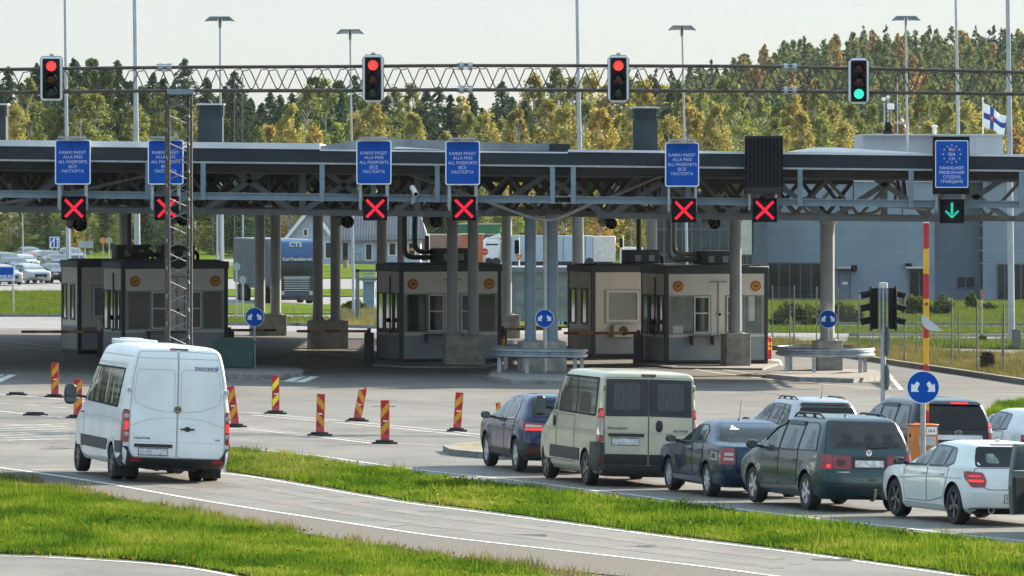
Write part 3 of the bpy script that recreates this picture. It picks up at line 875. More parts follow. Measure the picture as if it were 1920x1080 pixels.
# overhead traffic lights
lensr = M("red_lamp_lit", (0.5, 0.02, 0.02), 0.3, 0, 0, emit=(1.0, 0.045, 0.04), estr=.55)
lensg = M("green_lamp_lit", (0.02, 0.4, 0.25), 0.3, 0, 0, emit=(0.03, 0.75, 0.52), estr=.4)
offr = M("red_lamp_dark", (0.05, 0.008, 0.008), 0.25, 0, 0.1); offa = M("amber_lamp_dark", (0.045, 0.016, 0.008), 0.25, 0, 0.1); offg = M("green_lamp_dark", (0.006, 0.03, 0.028), 0.25, 0, 0.1)
housing_m = M("signal_housing", (0.006, 0.007, 0.009), 0.6, 0, 0.1, spec=0.15)
def overhead_light(u0, u1, v0, v1, lit, label, chamfer):
    Y = YG - 0.35; s = S(Y); w = (u1-u0)/s; h = (v1-v0)/s
    t = thing("overhead_traffic_light", label, "traffic light", P((u0+u1)/2, (v0+v1)/2, Y), 0, "traffic lights on the gantry")
    o = rrect(-w/2, w/2, -h/2, h/2, 0.10, 1 if chamfer else 6)
    i_ = rrect(-w/2+.072, w/2-.072, -h/2+.072, h/2-.072, 0.05, 1 if chamfer else 6)
    b = MB(); b.prism(o, 0.0, 0.03, 'xz'); b.build("backing_board", blackmat, t)
    b = MB(); n = len(o)
    oo = rrect(-w/2+.012, w/2-.012, -h/2+.012, h/2-.012, 0.095, 1 if chamfer else 6)
    b.add([(x, -.004, z) for x, z in oo]+[(x, -.004, z) for x, z in i_]+[(x, 0.0, z) for x, z in oo]+[(x, 0, z) for x, z in i_],
          [(k, k+n, (k+1) % n+n, (k+1) % n) for k in range(n)] + [(k, (k+1) % n, (k+1) % n+2*n, k+2*n) for k in range(n)])
    b.build("white_border", M("reflective_white", (0.80, 0.85, 0.90), 0.5, 0, 0.03), t)
    b = MB(); b.rbox(-w/2+.07, w/2-.07, -0.12, -.001, -h/2+.07, h/2-.07, .02, 2); b.build("housing", housing_m, t)
    for k, (c, lt) in enumerate((("red", offr), ("amber", offa), ("green", offg))):
        z = h*0.275*(1-k); on_ = (k == 0 and lit == 'r') or (k == 2 and lit == 'g'); r = .125
        m = lt if not on_ else (lensr if lit == 'r' else lensg)
        b = MB(); b.lathe([(0, -.155), (r*.6, -.15), (r, -.125), (r, -.11)], (0, 0, z), 'y', 24); b.build("lamp", m, t)
        b = MB(); vs = []; fs = []; n = 16
        for q in range(n+1):
            a = math.radians(-20 + 220*q/n); vs += [((r+.015)*math.cos(a), -.12, z+(r+.015)*math.sin(a)), ((r+.015)*math.cos(a), -.32+.05*abs(math.cos(a)), z+(r+.012)*math.sin(a))]
        for q in range(n): fs += [(2*q, 2*q+1, 2*q+3, 2*q+2)]
        b.add(vs, fs, 0, True); vs2 = [(x*.96, y, z+(zz-z)*.96) for x, y, zz in vs]; b.add(vs2, [f[::-1] for f in fs], 0, True); b.build("visor", housing_m, t)
    b = MB(); b.box(-.12, .12, .03, .35, .42-.1, .42-.02) if False else None
    b.box(-.03, .03, .031, .16, -h/2+.1, h/2+.02); b.box(-.05, .05, .05, .13, h/2, h/2+.05); b.box(-.12, .12, .1, .32, -.02+.0, .04); b.build("mounting", steel, t)
overhead_light(75, 118, 105, 190, 'r', "traffic light showing red at the far left end of the gantry", False)
overhead_light(679, 720, 102, 193, 'r', "traffic light showing red in front of the lamp post left of centre", True)
overhead_light(1139, 1180, 103, 193, 'r', "traffic light showing red directly left of the right roof exhaust stack", True)
overhead_light(1590, 1630, 108, 196, 'g', "traffic light showing green on the gantry", True)
# ------------------------------------------------------------------ booths
cream = M("cream_panel", (0.66, 0.63, 0.55), 0.5, 0, 0.06, 1.2)
bframe = M("booth_frame_dark", (0.052, 0.062, 0.070), 0.55, 0, 0.1, 2, spec=.25)
bgrey = M("booth_grey_panel", (0.27, 0.30, 0.32), 0.5, 0, 0.08, 1.5)
btan = M("booth_tan_panel", (0.46, 0.42, 0.36), 0.5, 0, 0.12, 1.5)
glass = M("window_glass", (0.020, 0.032, 0.030), 0.04, 0, 0.45, 1.4, spec=0.6, ior=1.5)
glass_b = M("window_glass_pale", (0.10, 0.14, 0.135), 0.06, 0, 0.35, 2.0, spec=0.9, ior=1.6)
frame_w = M("white_window_frame", (0.66, 0.66, 0.64), 0.45, 0, 0.04)
skirtm = M("booth_skirt", (0.02, 0.022, 0.024), 0.7)
def frame_xz(b, x0, x1, z0, z1, w, y0, y1, mi=0):
    b.box(x0, x1, y0, y1, z0, z0+w, mi); b.box(x0, x1, y0, y1, z1-w, z1, mi)
    b.box(x0, x0+w, y0, y1, z0+w, z1-w, mi); b.box(x1-w, x1, y0, y1, z0+w, z1-w, mi)
def frame_yz(b, y0, y1, z0, z1, w, x0, x1, mi=0):
    b.box(x0, x1, y0, y1, z0, z0+w, mi); b.box(x0, x1, y0, y1, z1-w, z1, mi)
    b.box(x0, x1, y0, y0+w, z0+w, z1-w, mi); b.box(x0, x1, y1-w, y1, z0+w, z1-w, mi)
def booth(label, uc, vb, Wd, D, Ht, yaw, kind, ducts, sidek="front"):
    """uc, vb: photo pixel of the nearest bottom corner"""
    g = G(uc, vb)
    t = thing("border_booth", label, "booth", g, math.radians(yaw), "passport control booths under the canopy")
    zb = -0.12
    b = MB()
    b.box(0.02, Wd-0.02, 0.02, D-0.02, 0.16, Ht-0.2, 0)                 # core
    b.build("wall", cream if kind == "back" else btan, t)
    b = MB(); b.box(0.05, Wd-.05, .05, D-.05, zb, .17); b.build("plinth", skirtm, t)
    pw = 0.13; b = MB()
    for x0 in (0, Wd-pw):
        for y0 in (0, D-pw): b.box(x0, x0+pw, y0, y0+pw, 0.0, Ht-.24)
    b.box(0, Wd, 0, D, .10, .158); b.build("frame", bframe, t)
    b = MB(); b.rbox(-.03, Wd+.03, -.03, D+.03, Ht-.24, Ht, .015, 1); b.box(.2, Wd-.2, .2, D-.2, Ht-.001, Ht+.04)
    b.build("roof", bframe, t)
    b = MB()
    # front face, sheets stand in front of the core
    y = 0.0
    b.box(pw, Wd-pw, y+.005, y+.019, .162, .92, 1); b.box(pw, Wd-pw, y-.004, y+.019, .93, 1.01, 0)
    b.box(pw, Wd-pw, y+.004, y+.019, 2.32, Ht-.245, 0)
    for z in (2.62, 2.93): b.box(pw, Wd-pw, y+.000, y+.004, z, z+.012, 0)
    for z in (.36, .60): b.box(pw, Wd-pw, y+.001, y+.005, z, z+.012, 1)
    b.box(0.45*Wd, 0.58*Wd, y+.005, y+.019, 1.012, 2.318, 0)
    b.build("cladding", [cream, bgrey], t)
    if kind == "front":
        wins = [(.055, .265, False), (.272, .44, True), (.59, .755, True), (.765, .945, False)]
        for k, (f0, f1, wf) in enumerate(wins):
            b = MB(); x0, x1 = f0*Wd, f1*Wd; b.box(x0, x1, -.002, .018, 1.03, 2.30); 
            wob = b.build("window", glass_b if (label.endswith("right end") and not wf) else glass, t)
            b = MB()
            if wf:
                frame_xz(b, x0+.02, x1-.02, 1.045, 2.285, .05, -.035, -.004); b.box(x0+.07, x1-.07, -.03, -.004, 1.70, 1.74)
                b.build("window_frame", frame_w, wob)
            else:
                frame_xz(b, x0, x1, 1.03, 2.30, .03, -.012, -.003); b.build("window_frame", bgrey, wob)
        b = MB()
        for xx in (.245, .445):
            b.prism([(xx*Wd-.02, .95), (xx*Wd+.02, .95), (xx*Wd+.02, .66), (xx*Wd-.02, .80)], -.25, .0, 'xz')
        b.box(.22*Wd, .62*Wd, -.28, -.004, .95, .985); b.build("counter_shelf", bframe, t)
        for fx in (.125, .88):
            r = .175; cz = 2.62; b = MB()
            b.lathe([(0, -.03), (r, -.03), (r, .0)], (fx*Wd, 0, cz), 'y', 28, 0, False); sgn = b.build("customs_sign", red, t)
            b = MB(); b.lathe([(0, -.036), (r*.76, -.036), (r*.76, -.031)], (fx*Wd, 0, cz), 'y', 28, 0, False); b.build("sign_face", yellow, sgn)
            b = MB(); b.box(fx*Wd-r*.48, fx*Wd+r*.48, -.042, -.037, cz-.025, cz+.02); b.text("STOP", .085, (fx*Wd, -.037, cz+.075), 0, .004); b.text("TULLI", .07, (fx*Wd, -.037, cz-.075), 0, .004)
            b.build("sign_text", blackmat, sgn)
        b = MB(); xx = .515*Wd; b.box(xx-.3, xx+.3, -.05, -.0, 2.74, 2.79); b.box(xx-.02, xx+.02, -.03, -.0, 1.01, 2.74); b.build("cable_duct", bgrey, t)
        b = MB(); b.ell((xx, -.1, 1.68), (.075, .09, .075), 14, 8, 2, 0); b.lathe([(0, -.195), (.045, -.185), (.05, -.15)], (xx, 0, 1.68), 'y', 12, 1); b.build("camera", [white, blackmat], t)
        if label.endswith("right end"):
            b = MB(); b.box(.075*Wd, .175*Wd, -.008, -.003, 1.04, 1.31); b.build("notice", M("pale_notice", (.55, .62, .52), .7), t)
            b = MB(); b.box(.81*Wd, .87*Wd, -.006, -.003, 1.46, 2.27); b.build("blind", M("roller_blind", (.52, .50, .42), .7, 0, .25, 3), t)
    else:
        b = MB(); x0, x1 = .14*Wd, .46*Wd; b.box(x0, x1, -.004, .004, 1.25, 2.33); wob = b.build("window", M("milky_glass", (.22, .24, .235), .15, 0, .12, 3), t)
        b = MB(); frame_xz(b, x0, x1, 1.25, 2.33, .07, -.04, -.005); b.build("window_frame", frame_w, wob)
        b = MB(); frame_xz(b, x0-.05, x1+.05, 1.20, 2.38, .045, -.02, .0); b.build("window_trim", btan, wob)
        b = MB(); x0 = .18*Wd; b.rbox(x0, x0+.85, -.34, -.02, .72, 1.16, .03, 2, 0); b.lathe([(.17, -.35), (.17, -.343)], (x0+.36, 0, .94), 'y', 24, 1, False)
        b.lathe([(0, -.346), (.165, -.346)], (x0+.36, 0, .94), 'y', 24, 1, False)
        for k in range(5): b.box(x0+.2, x0+.52, -.352, -.347, .80+k*.06, .81+k*.06, 0)
        b.build("air_conditioner", [M("ac_cream", (.45, .42, .34), .5, 0, .1, 4), blackmat], t)
        b = MB(); x0 = .68*Wd; b.box(x0, x0+.95, -.03, .0, .20, 2.28); dr = b.build("door", frame_w, t)
        b = MB(); b.box(x0+.14, x0+.80, -.036, -.031, 1.28, 2.15); b.build("pane", M("milky_glass", (.22, .24, .235), .15), dr)
        b = MB(); b.box(x0+.06, x0+.09, -.07, -.031, 1.0, 1.2); b.box(x0+.06, x0+.2, -.09, -.06, 1.12, 1.15); b.build("handle", blackmat, dr)
        b = MB(); b.tube([(.59*Wd, -.06, .2), (.59*Wd, -.06, 2.85)], .05, 8); b.build("downpipe", cream, t)
        b = MB(); b.box(.66*Wd, .66*Wd+1.1, -.5, -.02, .02, .08); b.box(.66*Wd+.1, .66*Wd+.14, -.45, -.4, zb, .02); b.box(.66*Wd+.96, .66*Wd+1.0, -.45, -.4, zb, .02); b.build("doorstep", steel, t)
    # left side (faces -x)
    b = MB()
    b.box(.004, .018, pw, D-pw, 2.32, Ht-.245, 0); b.build("side_panel", btan, t)
    b = MB()
    b.box(.003, .018, pw, D-pw, .162, .931, 0); b.box(.001, .018, pw, D-pw, .93, 1.0, 1)
    for z in (.34, .52, .7): b.box(.000, .003, pw, D-pw, z, z+.012, 0)
    b.build("side_cladding", [M("booth_side_low", (.15, .145, .135), .45, 0, .2, 1.5), btan], t)
    mirror_g = M("side_glass", (0.05, 0.055, 0.05), 0.03, 0.85, 0.1, 1, spec=1.0)
    mg = M("reflective_glass", (0.42, 0.44, 0.43), 0.05, 0.9, 0.5, 0.7)
    if kind == "front":
        for k, (a, c) in enumerate(((.08, .24), (.30, .62), (.70, .94))):
            b = MB(); b.box(-.002, .018, a*D, c*D, 1.03, 2.3); wo_ = b.build("side_window", mg if k != 1 or not label.endswith("right end") else glass, t)
            b = MB(); frame_yz(b, a*D-.02, c*D+.02, 1.0, 2.33, .05, -.03, -.003); b.build("window_frame", bframe, wo_)
        b = MB(); b.tube([(-.05, .36*D, .95), (-.05, .36*D, 2.9)], .03, 6); b.build("cable_duct", bframe, t)
        b = MB(); b.ell((-.12, .34*D, 1.42), (.09, .08, .08), 10, 6); b.box(-.1, 0, .3*D, .38*D, 1.36, 1.40); b.build("side_camera", blackmat, t)
    else:
        for k, (a, c) in enumerate(((.20, .42), (.66, .88))):
            b = MB(); b.box(-.002, .018, a*D, c*D, 1.20, 2.36); wo_ = b.build("side_window", mg, t)
            b = MB(); frame_yz(b, a*D-.02, c*D+.02, 1.16, 2.40, .06, -.03, -.003); b.build("window_frame", M("window_trim_dark", (.09, .08, .065), .5), wo_)
    # rooftop unit and ducts
    b = MB(); b.rbox(.42*Wd, .42*Wd+1.15, .7, 1.5, Ht+.05, Ht+.52, .03, 2); b.box(.42*Wd+.25, .42*Wd+.45, .69, .70, Ht+.12, Ht+.34, 1); b.box(.42*Wd+.75, .42*Wd+.95, .69, .70, Ht+.12, Ht+.34, 1)
    b.tube(bend([(.42*Wd+1.15, .9, Ht+.3), (.42*Wd+1.3, .9, Ht+.3), (.42*Wd+1.3, .9, Ht+.03)], 4), .06, 8, 2)
    b.build("rooftop_unit", [bframe, bgrey, blackmat], t)
    top = 5.0 - KX*g.x - g.z
    dm = M("duct_dark", (.03, .032, .034), .4, .3) if "left" in label else M("duct_grey", (.16, .165, .165), .35, .5, .15, 3)
    if ducts:
        b = MB(); x0 = .42*Wd
        for k, dx in enumerate(ducts):
            b.tube(bend([(x0+.1, 1.05+.15*k, Ht+.22+.18*k), (x0-dx, 1.05+.15*k, Ht+.22+.18*k), (x0-dx, 1.05+.15*k, top)], 6), .085, 10)
        b.build("duct", dm, t)
    return t
booth("border booth with two front windows standing behind the lattice gantry leg, at the left", 228, 677, 3.62, 2.6, 3.27, 17.5, "front", (1.0,))
booth("border booth half hidden by two columns, in the middle of the row left of centre", 750, 682, 3.50, 2.75, 3.27, 17.5, "front", (1.0, .6))
booth("border booth with a pale notice in its window, behind one column, right end", 1247, 685, 3.62, 2.5, 3.27, 17.5, "front", (1.0, .8))
booth("border booth at the far left with a recessed dark front, mostly hidden", 146, 664, 3.7, 2.45, 3.2, 17.5, "back", None)
booth("border booth with a white door and wall air conditioner, left of the right front booth", 1110, 672, 3.7, 2.7, 3.2, 17.5, "back", (-.5,))

# kerbed booth islands
kerbm = M("kerb_concrete", (0.20, 0.19, 0.175), 0.9, 0, 0.3, 4, .3, 20)
def island(name, px, h=0.13, m=kerbm):
    o = poly_sheet(name, px, m, h, h+.05); return tag(o, kind="structure")
island("booth_island", [(700, 686), (700, 660), (745, 672), (935, 674), (952, 680), (905, 690), (760, 690)], .06)
island("booth_island", [(1192, 684), (1190, 668), (1245, 673), (1440, 676), (1462, 684), (1430, 694), (1262, 692)], .06)
island("traffic_island", [(915, 712), (925, 700), (1000, 696), (1070, 698), (1100, 706), (1105, 716), (1050, 722), (960, 720)])
island("traffic_island", [(1437, 709), (1440, 704), (1520, 698), (1630, 700), (1668, 706), (1655, 713), (1600, 718), (1500, 715)])
island("traffic_island", [(400, 702), (402, 695), (480, 692), (560, 697), (569, 701), (566, 707), (480, 711), (420, 708)])

# boom barriers
def barrier(u0, u1, v, Y, label, post_u):
    p = on(post_u, Y); t = thing("boom_barrier", label, "barrier", p, 0, "lowered red and yellow boom barriers at the booths")
    z = Z(v, Y) - p.z; x0 = X(u0, Y) - p.x; x1 = X(u1, Y) - p.x
    n = max(4, int(abs(x1-x0)/0.45)); b = MB()
    for k in range(n):
        a = x0+(x1-x0)*k/n; c = x0+(x1-x0)*(k+1)/n; b.box(min(a, c), max(a, c), -.03, .03, z-.045, z+.045, k % 2)
    b.build("arm", [M("boom_red", (.17, .018, .014), .5), M("boom_yellow", (.30, .17, .05), .5)], t)
    b = MB(); b.rbox(-.16, .16, -.15, .2, -.1, z-.05, .02, 1); b.box(-.06, .06, -.05, .05, z-.06, z+.1); b.build("barrier_post", bframe, t)
barrier(40, 186, 622, 214.5, "lowered boom barrier across the far left lane", 192)
barrier(518, 424, 619, 219, "lowered boom barrier behind the leftmost round arrow sign", 430)
barrier(556, 690, 621, 213.5, "lowered boom barrier in front of the double column footing, left of the middle booth", 692)
barrier(1053, 944, 617, 223, "lowered boom barrier behind the round arrow sign in the centre", 942)
barrier(1057, 1196, 624.5, 214, "lowered boom barrier in front of the booth with the white door", 1197)

# guard posts at the booth corners
def guard_post(u, vb, vt, label, nose=None):
    p = G(u, vb); s = S(p.y); h = (vb-vt)/s
    t = thing("guard_post", label, "bollard", p, 0, "red guard posts at the booth corners")
    b = MB(); b.cyl((0, 0, 0), (0, 0, h), .075, .075, 14)
    b.lathe([(.075, h), (.06, h+.02), (0, h+.02)], n=14); b.build("post", red, t)
    b = MB(); 
    for z in (.55, .72): b.lathe([(.079, h*z), (.079, h*z+.1)], n=14)
    b.build("reflective_band", yellow, t)
    if nose:
        b = MB(); b.lathe([(0, .2), (.16, .19), (.26, .13), (.30, 0), (.30, -.1)], (.12, -.1, 0), n=18); b.build("kerb_nose", nose, t)
ynose = M("nose_yellow", (.28, .20, .05), .7, 0, .3, 5); wnose = M("nose_white", (.62, .60, .54), .6, 0, .15, 5)
guard_post(748, 679, 627, "red guard post with yellow kerb nose at the near corner of the middle booth", ynose)
guard_post(942, 668, 631, "red guard post at the right corner of the middle booth")
guard_post(1253, 681, 630, "red guard post with yellow kerb nose at the near corner of the right front booth", ynose)
guard_post(1443, 684, 633, "red guard post with white kerb nose at the right corner of the right front booth", wnose)
guard_post(229, 676, 621, "red guard post at the near corner of the left booth, above the white van")
guard_post(424, 668, 627, "red guard post behind the green dumpster")

# ------------------------------------------------------------------ round keep-either-side signs
def arrow_sign(u, vc, r_px, vbase, label, post_r=.03, Y=None):
    p = G(u, vbase) if Y is None else on(u, Y)
    s = S(p.y); r = r_px/s; zc = Z(vc, p.y) - p.z
    t = thing("arrow_sign", label, "road sign", p, 0, "round blue signs with two down arrows")
    b = MB(); b.cyl((0, 0, -.05), (0, 0, zc+r*.6), post_r, post_r, 12); b.lathe([(post_r*2, 0), (post_r*2, .02), (post_r, .03)], n=12); b.build("post", steel, t)
    b = MB(); b.lathe([(0, -.06), (r, -.06), (r, -.04), (0, -.04)], (0, 0, zc), 'y', 40, 0, False); b.build("rim", signwhite, t)
    b = MB(); b.lathe([(0, -.064), (r*.95, -.064), (r*.95, -.061)], (0, 0, zc), 'y', 40, 0, False); b.build("disc", signblue, t)
    b = MB()
    for sx in (-1, 1):
        poly = [(.235, .26), (.40, .42), (.02+.62, .18-.02), (.70, .24), (.74, -.20), (.26, -.20), (.33, -.13+.0), (.42, -.02)]
        poly = [(.20, .26), (.36, .42), (.58, .17), (.70, .28), (.73, -.22), (.24, -.22), (.36, -.08+.01)]
        pl = [(sx*(x)*r, zc+z*r+ -.05*r) for x, z in poly]
        if sx > 0: pl = pl[::-1]
        b.prism(pl, -.068, -.065, 'xz')
    b.build("arrows", signwhite, t)
    return t
arrow_sign(477.5, 594.5, 18, 697, "round blue two arrow sign beside the green dumpster at the left")
arrow_sign(1021, 597, 17.3, 709, "round blue two arrow sign on the drain pipe behind the central guard rail", Y=198.2)
arrow_sign(1552.5, 598, 17.3, 702, "round blue two arrow sign above the guard rail at the right", .022, Y=203.7)
arrow_sign(1730.5, 726, 31, 900, "large round blue two arrow sign in front of the orange barrier cabinet", .05, Y=122.5)

# ------------------------------------------------------------------ guard rails around the island columns
def guard_rail(pts, label, posts):
    """pts: list of (u, Y) around the rail, z above ground .62"""
    c = on(pts[len(pts)//2][0], pts[len(pts)//2][1]); t = thing("guard_rail", label, "guard rail", c, 0, "guard rails around the island columns")
    W = [on(u, Y) for u, Y in pts]
    sm_ = smoothpx([(q.x, q.y) for q in W], 6)
    prof_ = [(-.02, .48), (.05, .52), (.05, .57), (-.015, .61), (-.015, .64), (.05, .68), (.05, .73), (-.02, .77)]
    b = MB(); k = len(sm_); vs = []; m = len(prof_)
    for i, (x, y) in enumerate(sm_):
        a = sm_[max(i-1, 0)]; c2 = sm_[min(i+1, k-1)]
        d = Vector((c2[0]-a[0], c2[1]-a[1], 0)).normalized(); n = Vector((d.y, -d.x, 0))
        for o, z in prof_: vs.append((x+n.x*o, y+n.y*o, gz(x, y)+z+.13))
    fs = [(i*m+j, (i+1)*m+j, (i+1)*m+j+1, i*m+j+1) for i in range(k-1) for j in range(m-1)]
    b.add(vs, fs, 0, True); b.build("rail_beam", M("rail_zinc", (.30, .35, .38), .38, .6, .2, 4), t, world=True)
    for u, Y in posts:
        q = on(u, Y); b = MB(); b.box(q.x-.06, q.x+.06, q.y-.04, q.y+.04, q.z, q.z+.82); b.build("rail_post", steel, t, world=True)
YC = lambda L: [(u, 196.6+(Y-195.2)*.42) for u, Y in L]
YR = lambda L: [(u, 200.6+(Y-197)*.46) for u, Y in L]
guard_rail(YC([(1072, 204.0), (1040, 207), (985, 207.5), (935, 205), (919, 200), (940, 196.5), (1000, 195.2), (1060, 195.4), (1095, 197), (1099, 198.6)]), "horseshoe guard rail around the twin blue grey columns in the centre",
           YC([(936, 197.5), (948, 205.5), (988, 196), (1078, 197), (1091, 199)]))
guard_rail(YR([(1600, 207.5), (1560, 208.5), (1500, 207), (1462, 203.5), (1459, 201.0), (1480, 198.5), (1540, 197), (1600, 197.4), (1634, 199.5), (1638, 201.5)]), "horseshoe guard rail around the single column at the right end",
           YR([(1475, 199.5), (1482, 206), (1526, 198), (1613, 198.6), (1622, 200)]))

# ------------------------------------------------------------------ red and yellow delineators on black feet
def delineator(u, vb, w_px, h_px, label, lean=0.0, flip=False, bright=False, broken=False, twist=0.0, foot=1.0):
    p = G(u, vb); s = S(p.y); w = w_px/s; h = h_px/s
    t = thing("delineator", label, "traffic post", p, math.radians(twist), "red and yellow delineators on black rubber feet")
    b = MB(); fw = .29*foot
    b.rbox(-fw, fw, -.14, .14, 0, .045, .015, 1); b.rbox(-fw*.75, fw*.7, -.10, .10, .04, .09, .02, 1); b.build("foot", rubber, t)
    if h_px:
        M_ = Matrix.Translation((0, 0, .07)) @ Matrix.Rotation(math.radians(lean), 4, 'Y')
        pink = M("faded_red", (.52, .05, .06), .5, 0, .15, 5)
        b = MB(); b.prism(rrect(-w/2, w/2, 0, h, .02, 2), -.02, .02, 'xz'); 
        if broken: b.prism([(-.02, h), (w*.5, h), (w*.35, h+.07), (w*.62, h+.11), (w*.05, h+.10), (w*.2, h+.05)], -.015, .015, 'xz')
        b.xf(M_).build("panel", pink, t)
        b = MB()
        b.box(-w/2+.012, w/2-.012, -.024, -.0205, h*.16, h*.985, 0)
        ym = 1
        sgn_ = -1 if flip else 1
        for c in (.33, .76):
            z = h*(c); a = w/2-.014; d = .10
            pl = [(-a, z-sgn_*d-.09), (a, z+sgn_*d-.09), (a, z+sgn_*d+.09), (-a, z-sgn_*d+.09)]
            b.prism(pl, -.028, -.0245, 'xz', 1)
        b.box(-.045, .045, -.032, -.0285, h*.47, h*.50, 2)
        b.xf(M_).build("reflective_stripes", [M("stripe_red", (.38, .012, .015), .45, 0, .1, 5), M("stripe_bright_yellow", (.85, .72, .02), .45) if bright else M("stripe_yellow", (.58, .27, .01), .45, 0, .1, 5), signwhite], t)
    return t
delineator(103, 745, 14, 60, "red and yellow delineator at the left edge, standing alone left of the van")
delineator(146, 784, 16, 68, "red and yellow delineator behind the van's door mirror")
delineator(441, 801, 15, 72, "red and yellow delineator partly hidden behind the right side of the van", lean=-7)
delineator(517, 776, 14, 67, "delineator with bright lemon yellow stripes", bright=True)
delineator(600, 817, 15.5, 73, "delineator whose stripes slope down to the right", flip=True, lean=1.5)
delineator(670, 790, 15, 55, "short delineator leaning right with a broken top", flip=True, lean=11, broken=True)
delineator(722, 832, 16.5, 76, "nearest delineator, standing upright in the middle of the row")
delineator(857, 809, 15, 68, "delineator left of the dark blue crossover", lean=4, foot=.85)
delineator(939, 800, 9, 40, "delineator whose red tip shows above the dark blue crossover", lean=-8)
delineator(32, 741, 0, 0, "empty black rubber delineator foot, the farther of two")
delineator(67, 779, 0, 0, "empty black rubber delineator foot, the nearer of two", foot=1.1)

# ------------------------------------------------------------------ green dumpster
p = G(436, 697); t = thing("dumpster", "dark green wheeled dumpster behind the white van", "dumpster", p)
gm = M("dumpster_green", (0.012, 0.06, 0.05), 0.4, 0, .2, 3)
b = MB(); b.prism([(-.5, .15), (.62, .15), (.68, .88), (-.6, .88)], -.5, .5, 'xz'); 
for k in range(5): b.box(-.45+k*.24, -.42+k*.24, -.53, -.5, .2, .85)
b.build("body", gm, t)
b = MB(); b.prism([(-.64, .88), (.72, .88), (.72, .95), (.4, 1.06), (-.4, 1.06), (-.64, .95)], -.55, .55, 'xz'); b.build("lid", gm, t)
for x in (-.4, .5):
    for y in (-.4, .4):
        b = MB(); b.lathe([(.08, -.03), (.08, .03)], (x, y, .08), 'x', 14); b.lathe([(0, -.03), (.08, -.03)], (x, y, .08), 'x', 14); b.box(x-.04, x+.04, y-.04, y+.04, .1, .16); b.build("wheel", rubber, t)

# ------------------------------------------------------------------ double traffic signal at the right
Yd = 146.0; p = on(1656, Yd); s = S(Yd)
t = thing("traffic_signal_post", "traffic signal post with two black heads seen from the side, right of the guard rail", "traffic light", p)
zt = Z(540, Yd) - p.z
b = MB(); b.cyl((0, 0, -.05), (0, 0, zt+.06), .062, .058, 16); b.lathe([(0, zt+.13), (.1, zt+.12), (.1, zt+.0), (.062, zt)], n=16, mi=1)
for z in (1.5, 2.1, zt-.55, zt-1.0): b.lathe([(.063, z), (.072, z), (.072, z+.04), (.063, z+.04)], n=16)
b.build("post", [steel, M("post_cap", (.5, .5, .48), .5)], t)
for sx in (-1, 1):
    zc = Z(579, Yd) - p.z
    b = MB(); x0 = sx*.12; x1 = sx*.29
    b.rbox(min(x0, x1), max(x0, x1), -.19, .19, zc-.46, zc+.48, .03, 2); b.rbox(min(sx*.265, sx*.30), max(sx*.265, sx*.30), -.26, .26, zc-.5, zc+.52, .01, 1)
    hd = b.build("signal_head", housing_m, t)
    for k in range(3):
        z = zc + .30*(1-k); b = MB(); vs = []; fs = []; n = 14; r = .125
        for q in range(n+1):
            a = math.radians(-10+200*q/n); vs += [(sx*.29, r*math.cos(a), z+r*math.sin(a)), (sx*(.58-.09*abs(math.cos(a))), r*math.cos(a)*.95, z+r*.98*math.sin(a)-.05)]
        for q in range(n): fs.append((2*q, 2*q+1, 2*q+3, 2*q+2))
        b.add(vs, fs, 0, True); b.add([(v[0], v[1]*.95, z+(v[2]-z)*.95) for v in vs], [f[::-1] for f in fs], 0, True); b.build("visor", housing_m, hd)
        b = MB(); b.lathe([(0, sx*.325), (.1, sx*.31), (.12, sx*.29)], (0, 0, z), 'x', 18); b.build("lamp", (offr, offa, offg)[k], hd)
    b = MB(); b.box(min(0, sx*.14), max(0, sx*.14), -.02, .02, zc+.36, zc+.40); b.box(min(0, sx*.14), max(0, sx*.14), -.02, .02, zc-.42, zc-.38); b.build("bracket", steel, t)
b = MB()
signback = M("sign_back_green_grey", (.13, .18, .17), .5, .2, .1, 3)
for v0, v1, r in ((612, 668, .0), (683, 732, .0)):
    zc = (Z(v0, Yd)+Z(v1, Yd))/2 - p.z; r = (v1-v0)/2/s
    b.lathe([(0, .0), (r, .0), (r, .012), (0, .012)], (0, 0, 0), 'y', 30, 0, False)
    n_ = 30*4; R_ = Matrix.Translation((.075, 0, zc)) @ Matrix.Rotation(math.radians(-81), 4, 'Z')
    b.v[-n_:] = [tuple(R_ @ Vector(q)) for q in b.v[-n_:]]
b.build("sign_back", signback, t)

# ------------------------------------------------------------------ orange barrier cabinet with raised boom
Yc = 124.5; p = on(1730.5, Yc); s = S(Yc)
t = thing("barrier_cabinet", "orange barrier cabinet with a small plate reading LP-3", "barrier cabinet", p, math.radians(12))
orange = M("cabinet_orange", (.50, .145, .012), .45, 0, .15, 3); zt = Z(795, Yc) - p.z
b = MB(); b.rbox(-.25, .25, -.2, .25, 0, zt-.03, .015, 2); b.build("body", orange, t)
b = MB(); b.rbox(-.265, .265, -.215, .265, zt-.03, zt, .01, 1); b.box(-.27, .27, -.22, .27, 0, .06); b.build("lid", orange, t)
b = MB(); b.box(.015, .22, -.206, -.201, zt-.20, zt-.05); b.build("number_plate", signwhite, t)
b = MB(); b.text("LP-3", .075, (.117, -.2065, zt-.125), 0, .003, bold=.015); b.build("lettering", blackmat, t)
b = MB(); b.box(-.13, .2, -.206, -.201, zt-.41, zt-.235); b.box(-.0, .12, -.209, -.207, zt-.37, zt-.35); b.build("notice", M("grey_notice", (.42, .45, .47), .5, 0, .1, 6), t)
b = MB(); b.lathe([(0, -.02), (.035, -.015), (.035, 0)], (-.25, .02, zt-.22), 'x', 12); b.build("lock", blackmat, t)
p2 = on(1736.5, Yc+.5); zt2 = Z(418, Yc+.5) - p2.z
bm_ = thing("raised_boom", "tall red and yellow boom raised upright behind the large round arrow sign", "barrier", p2)
b = MB(); n = 11; z0 = .75
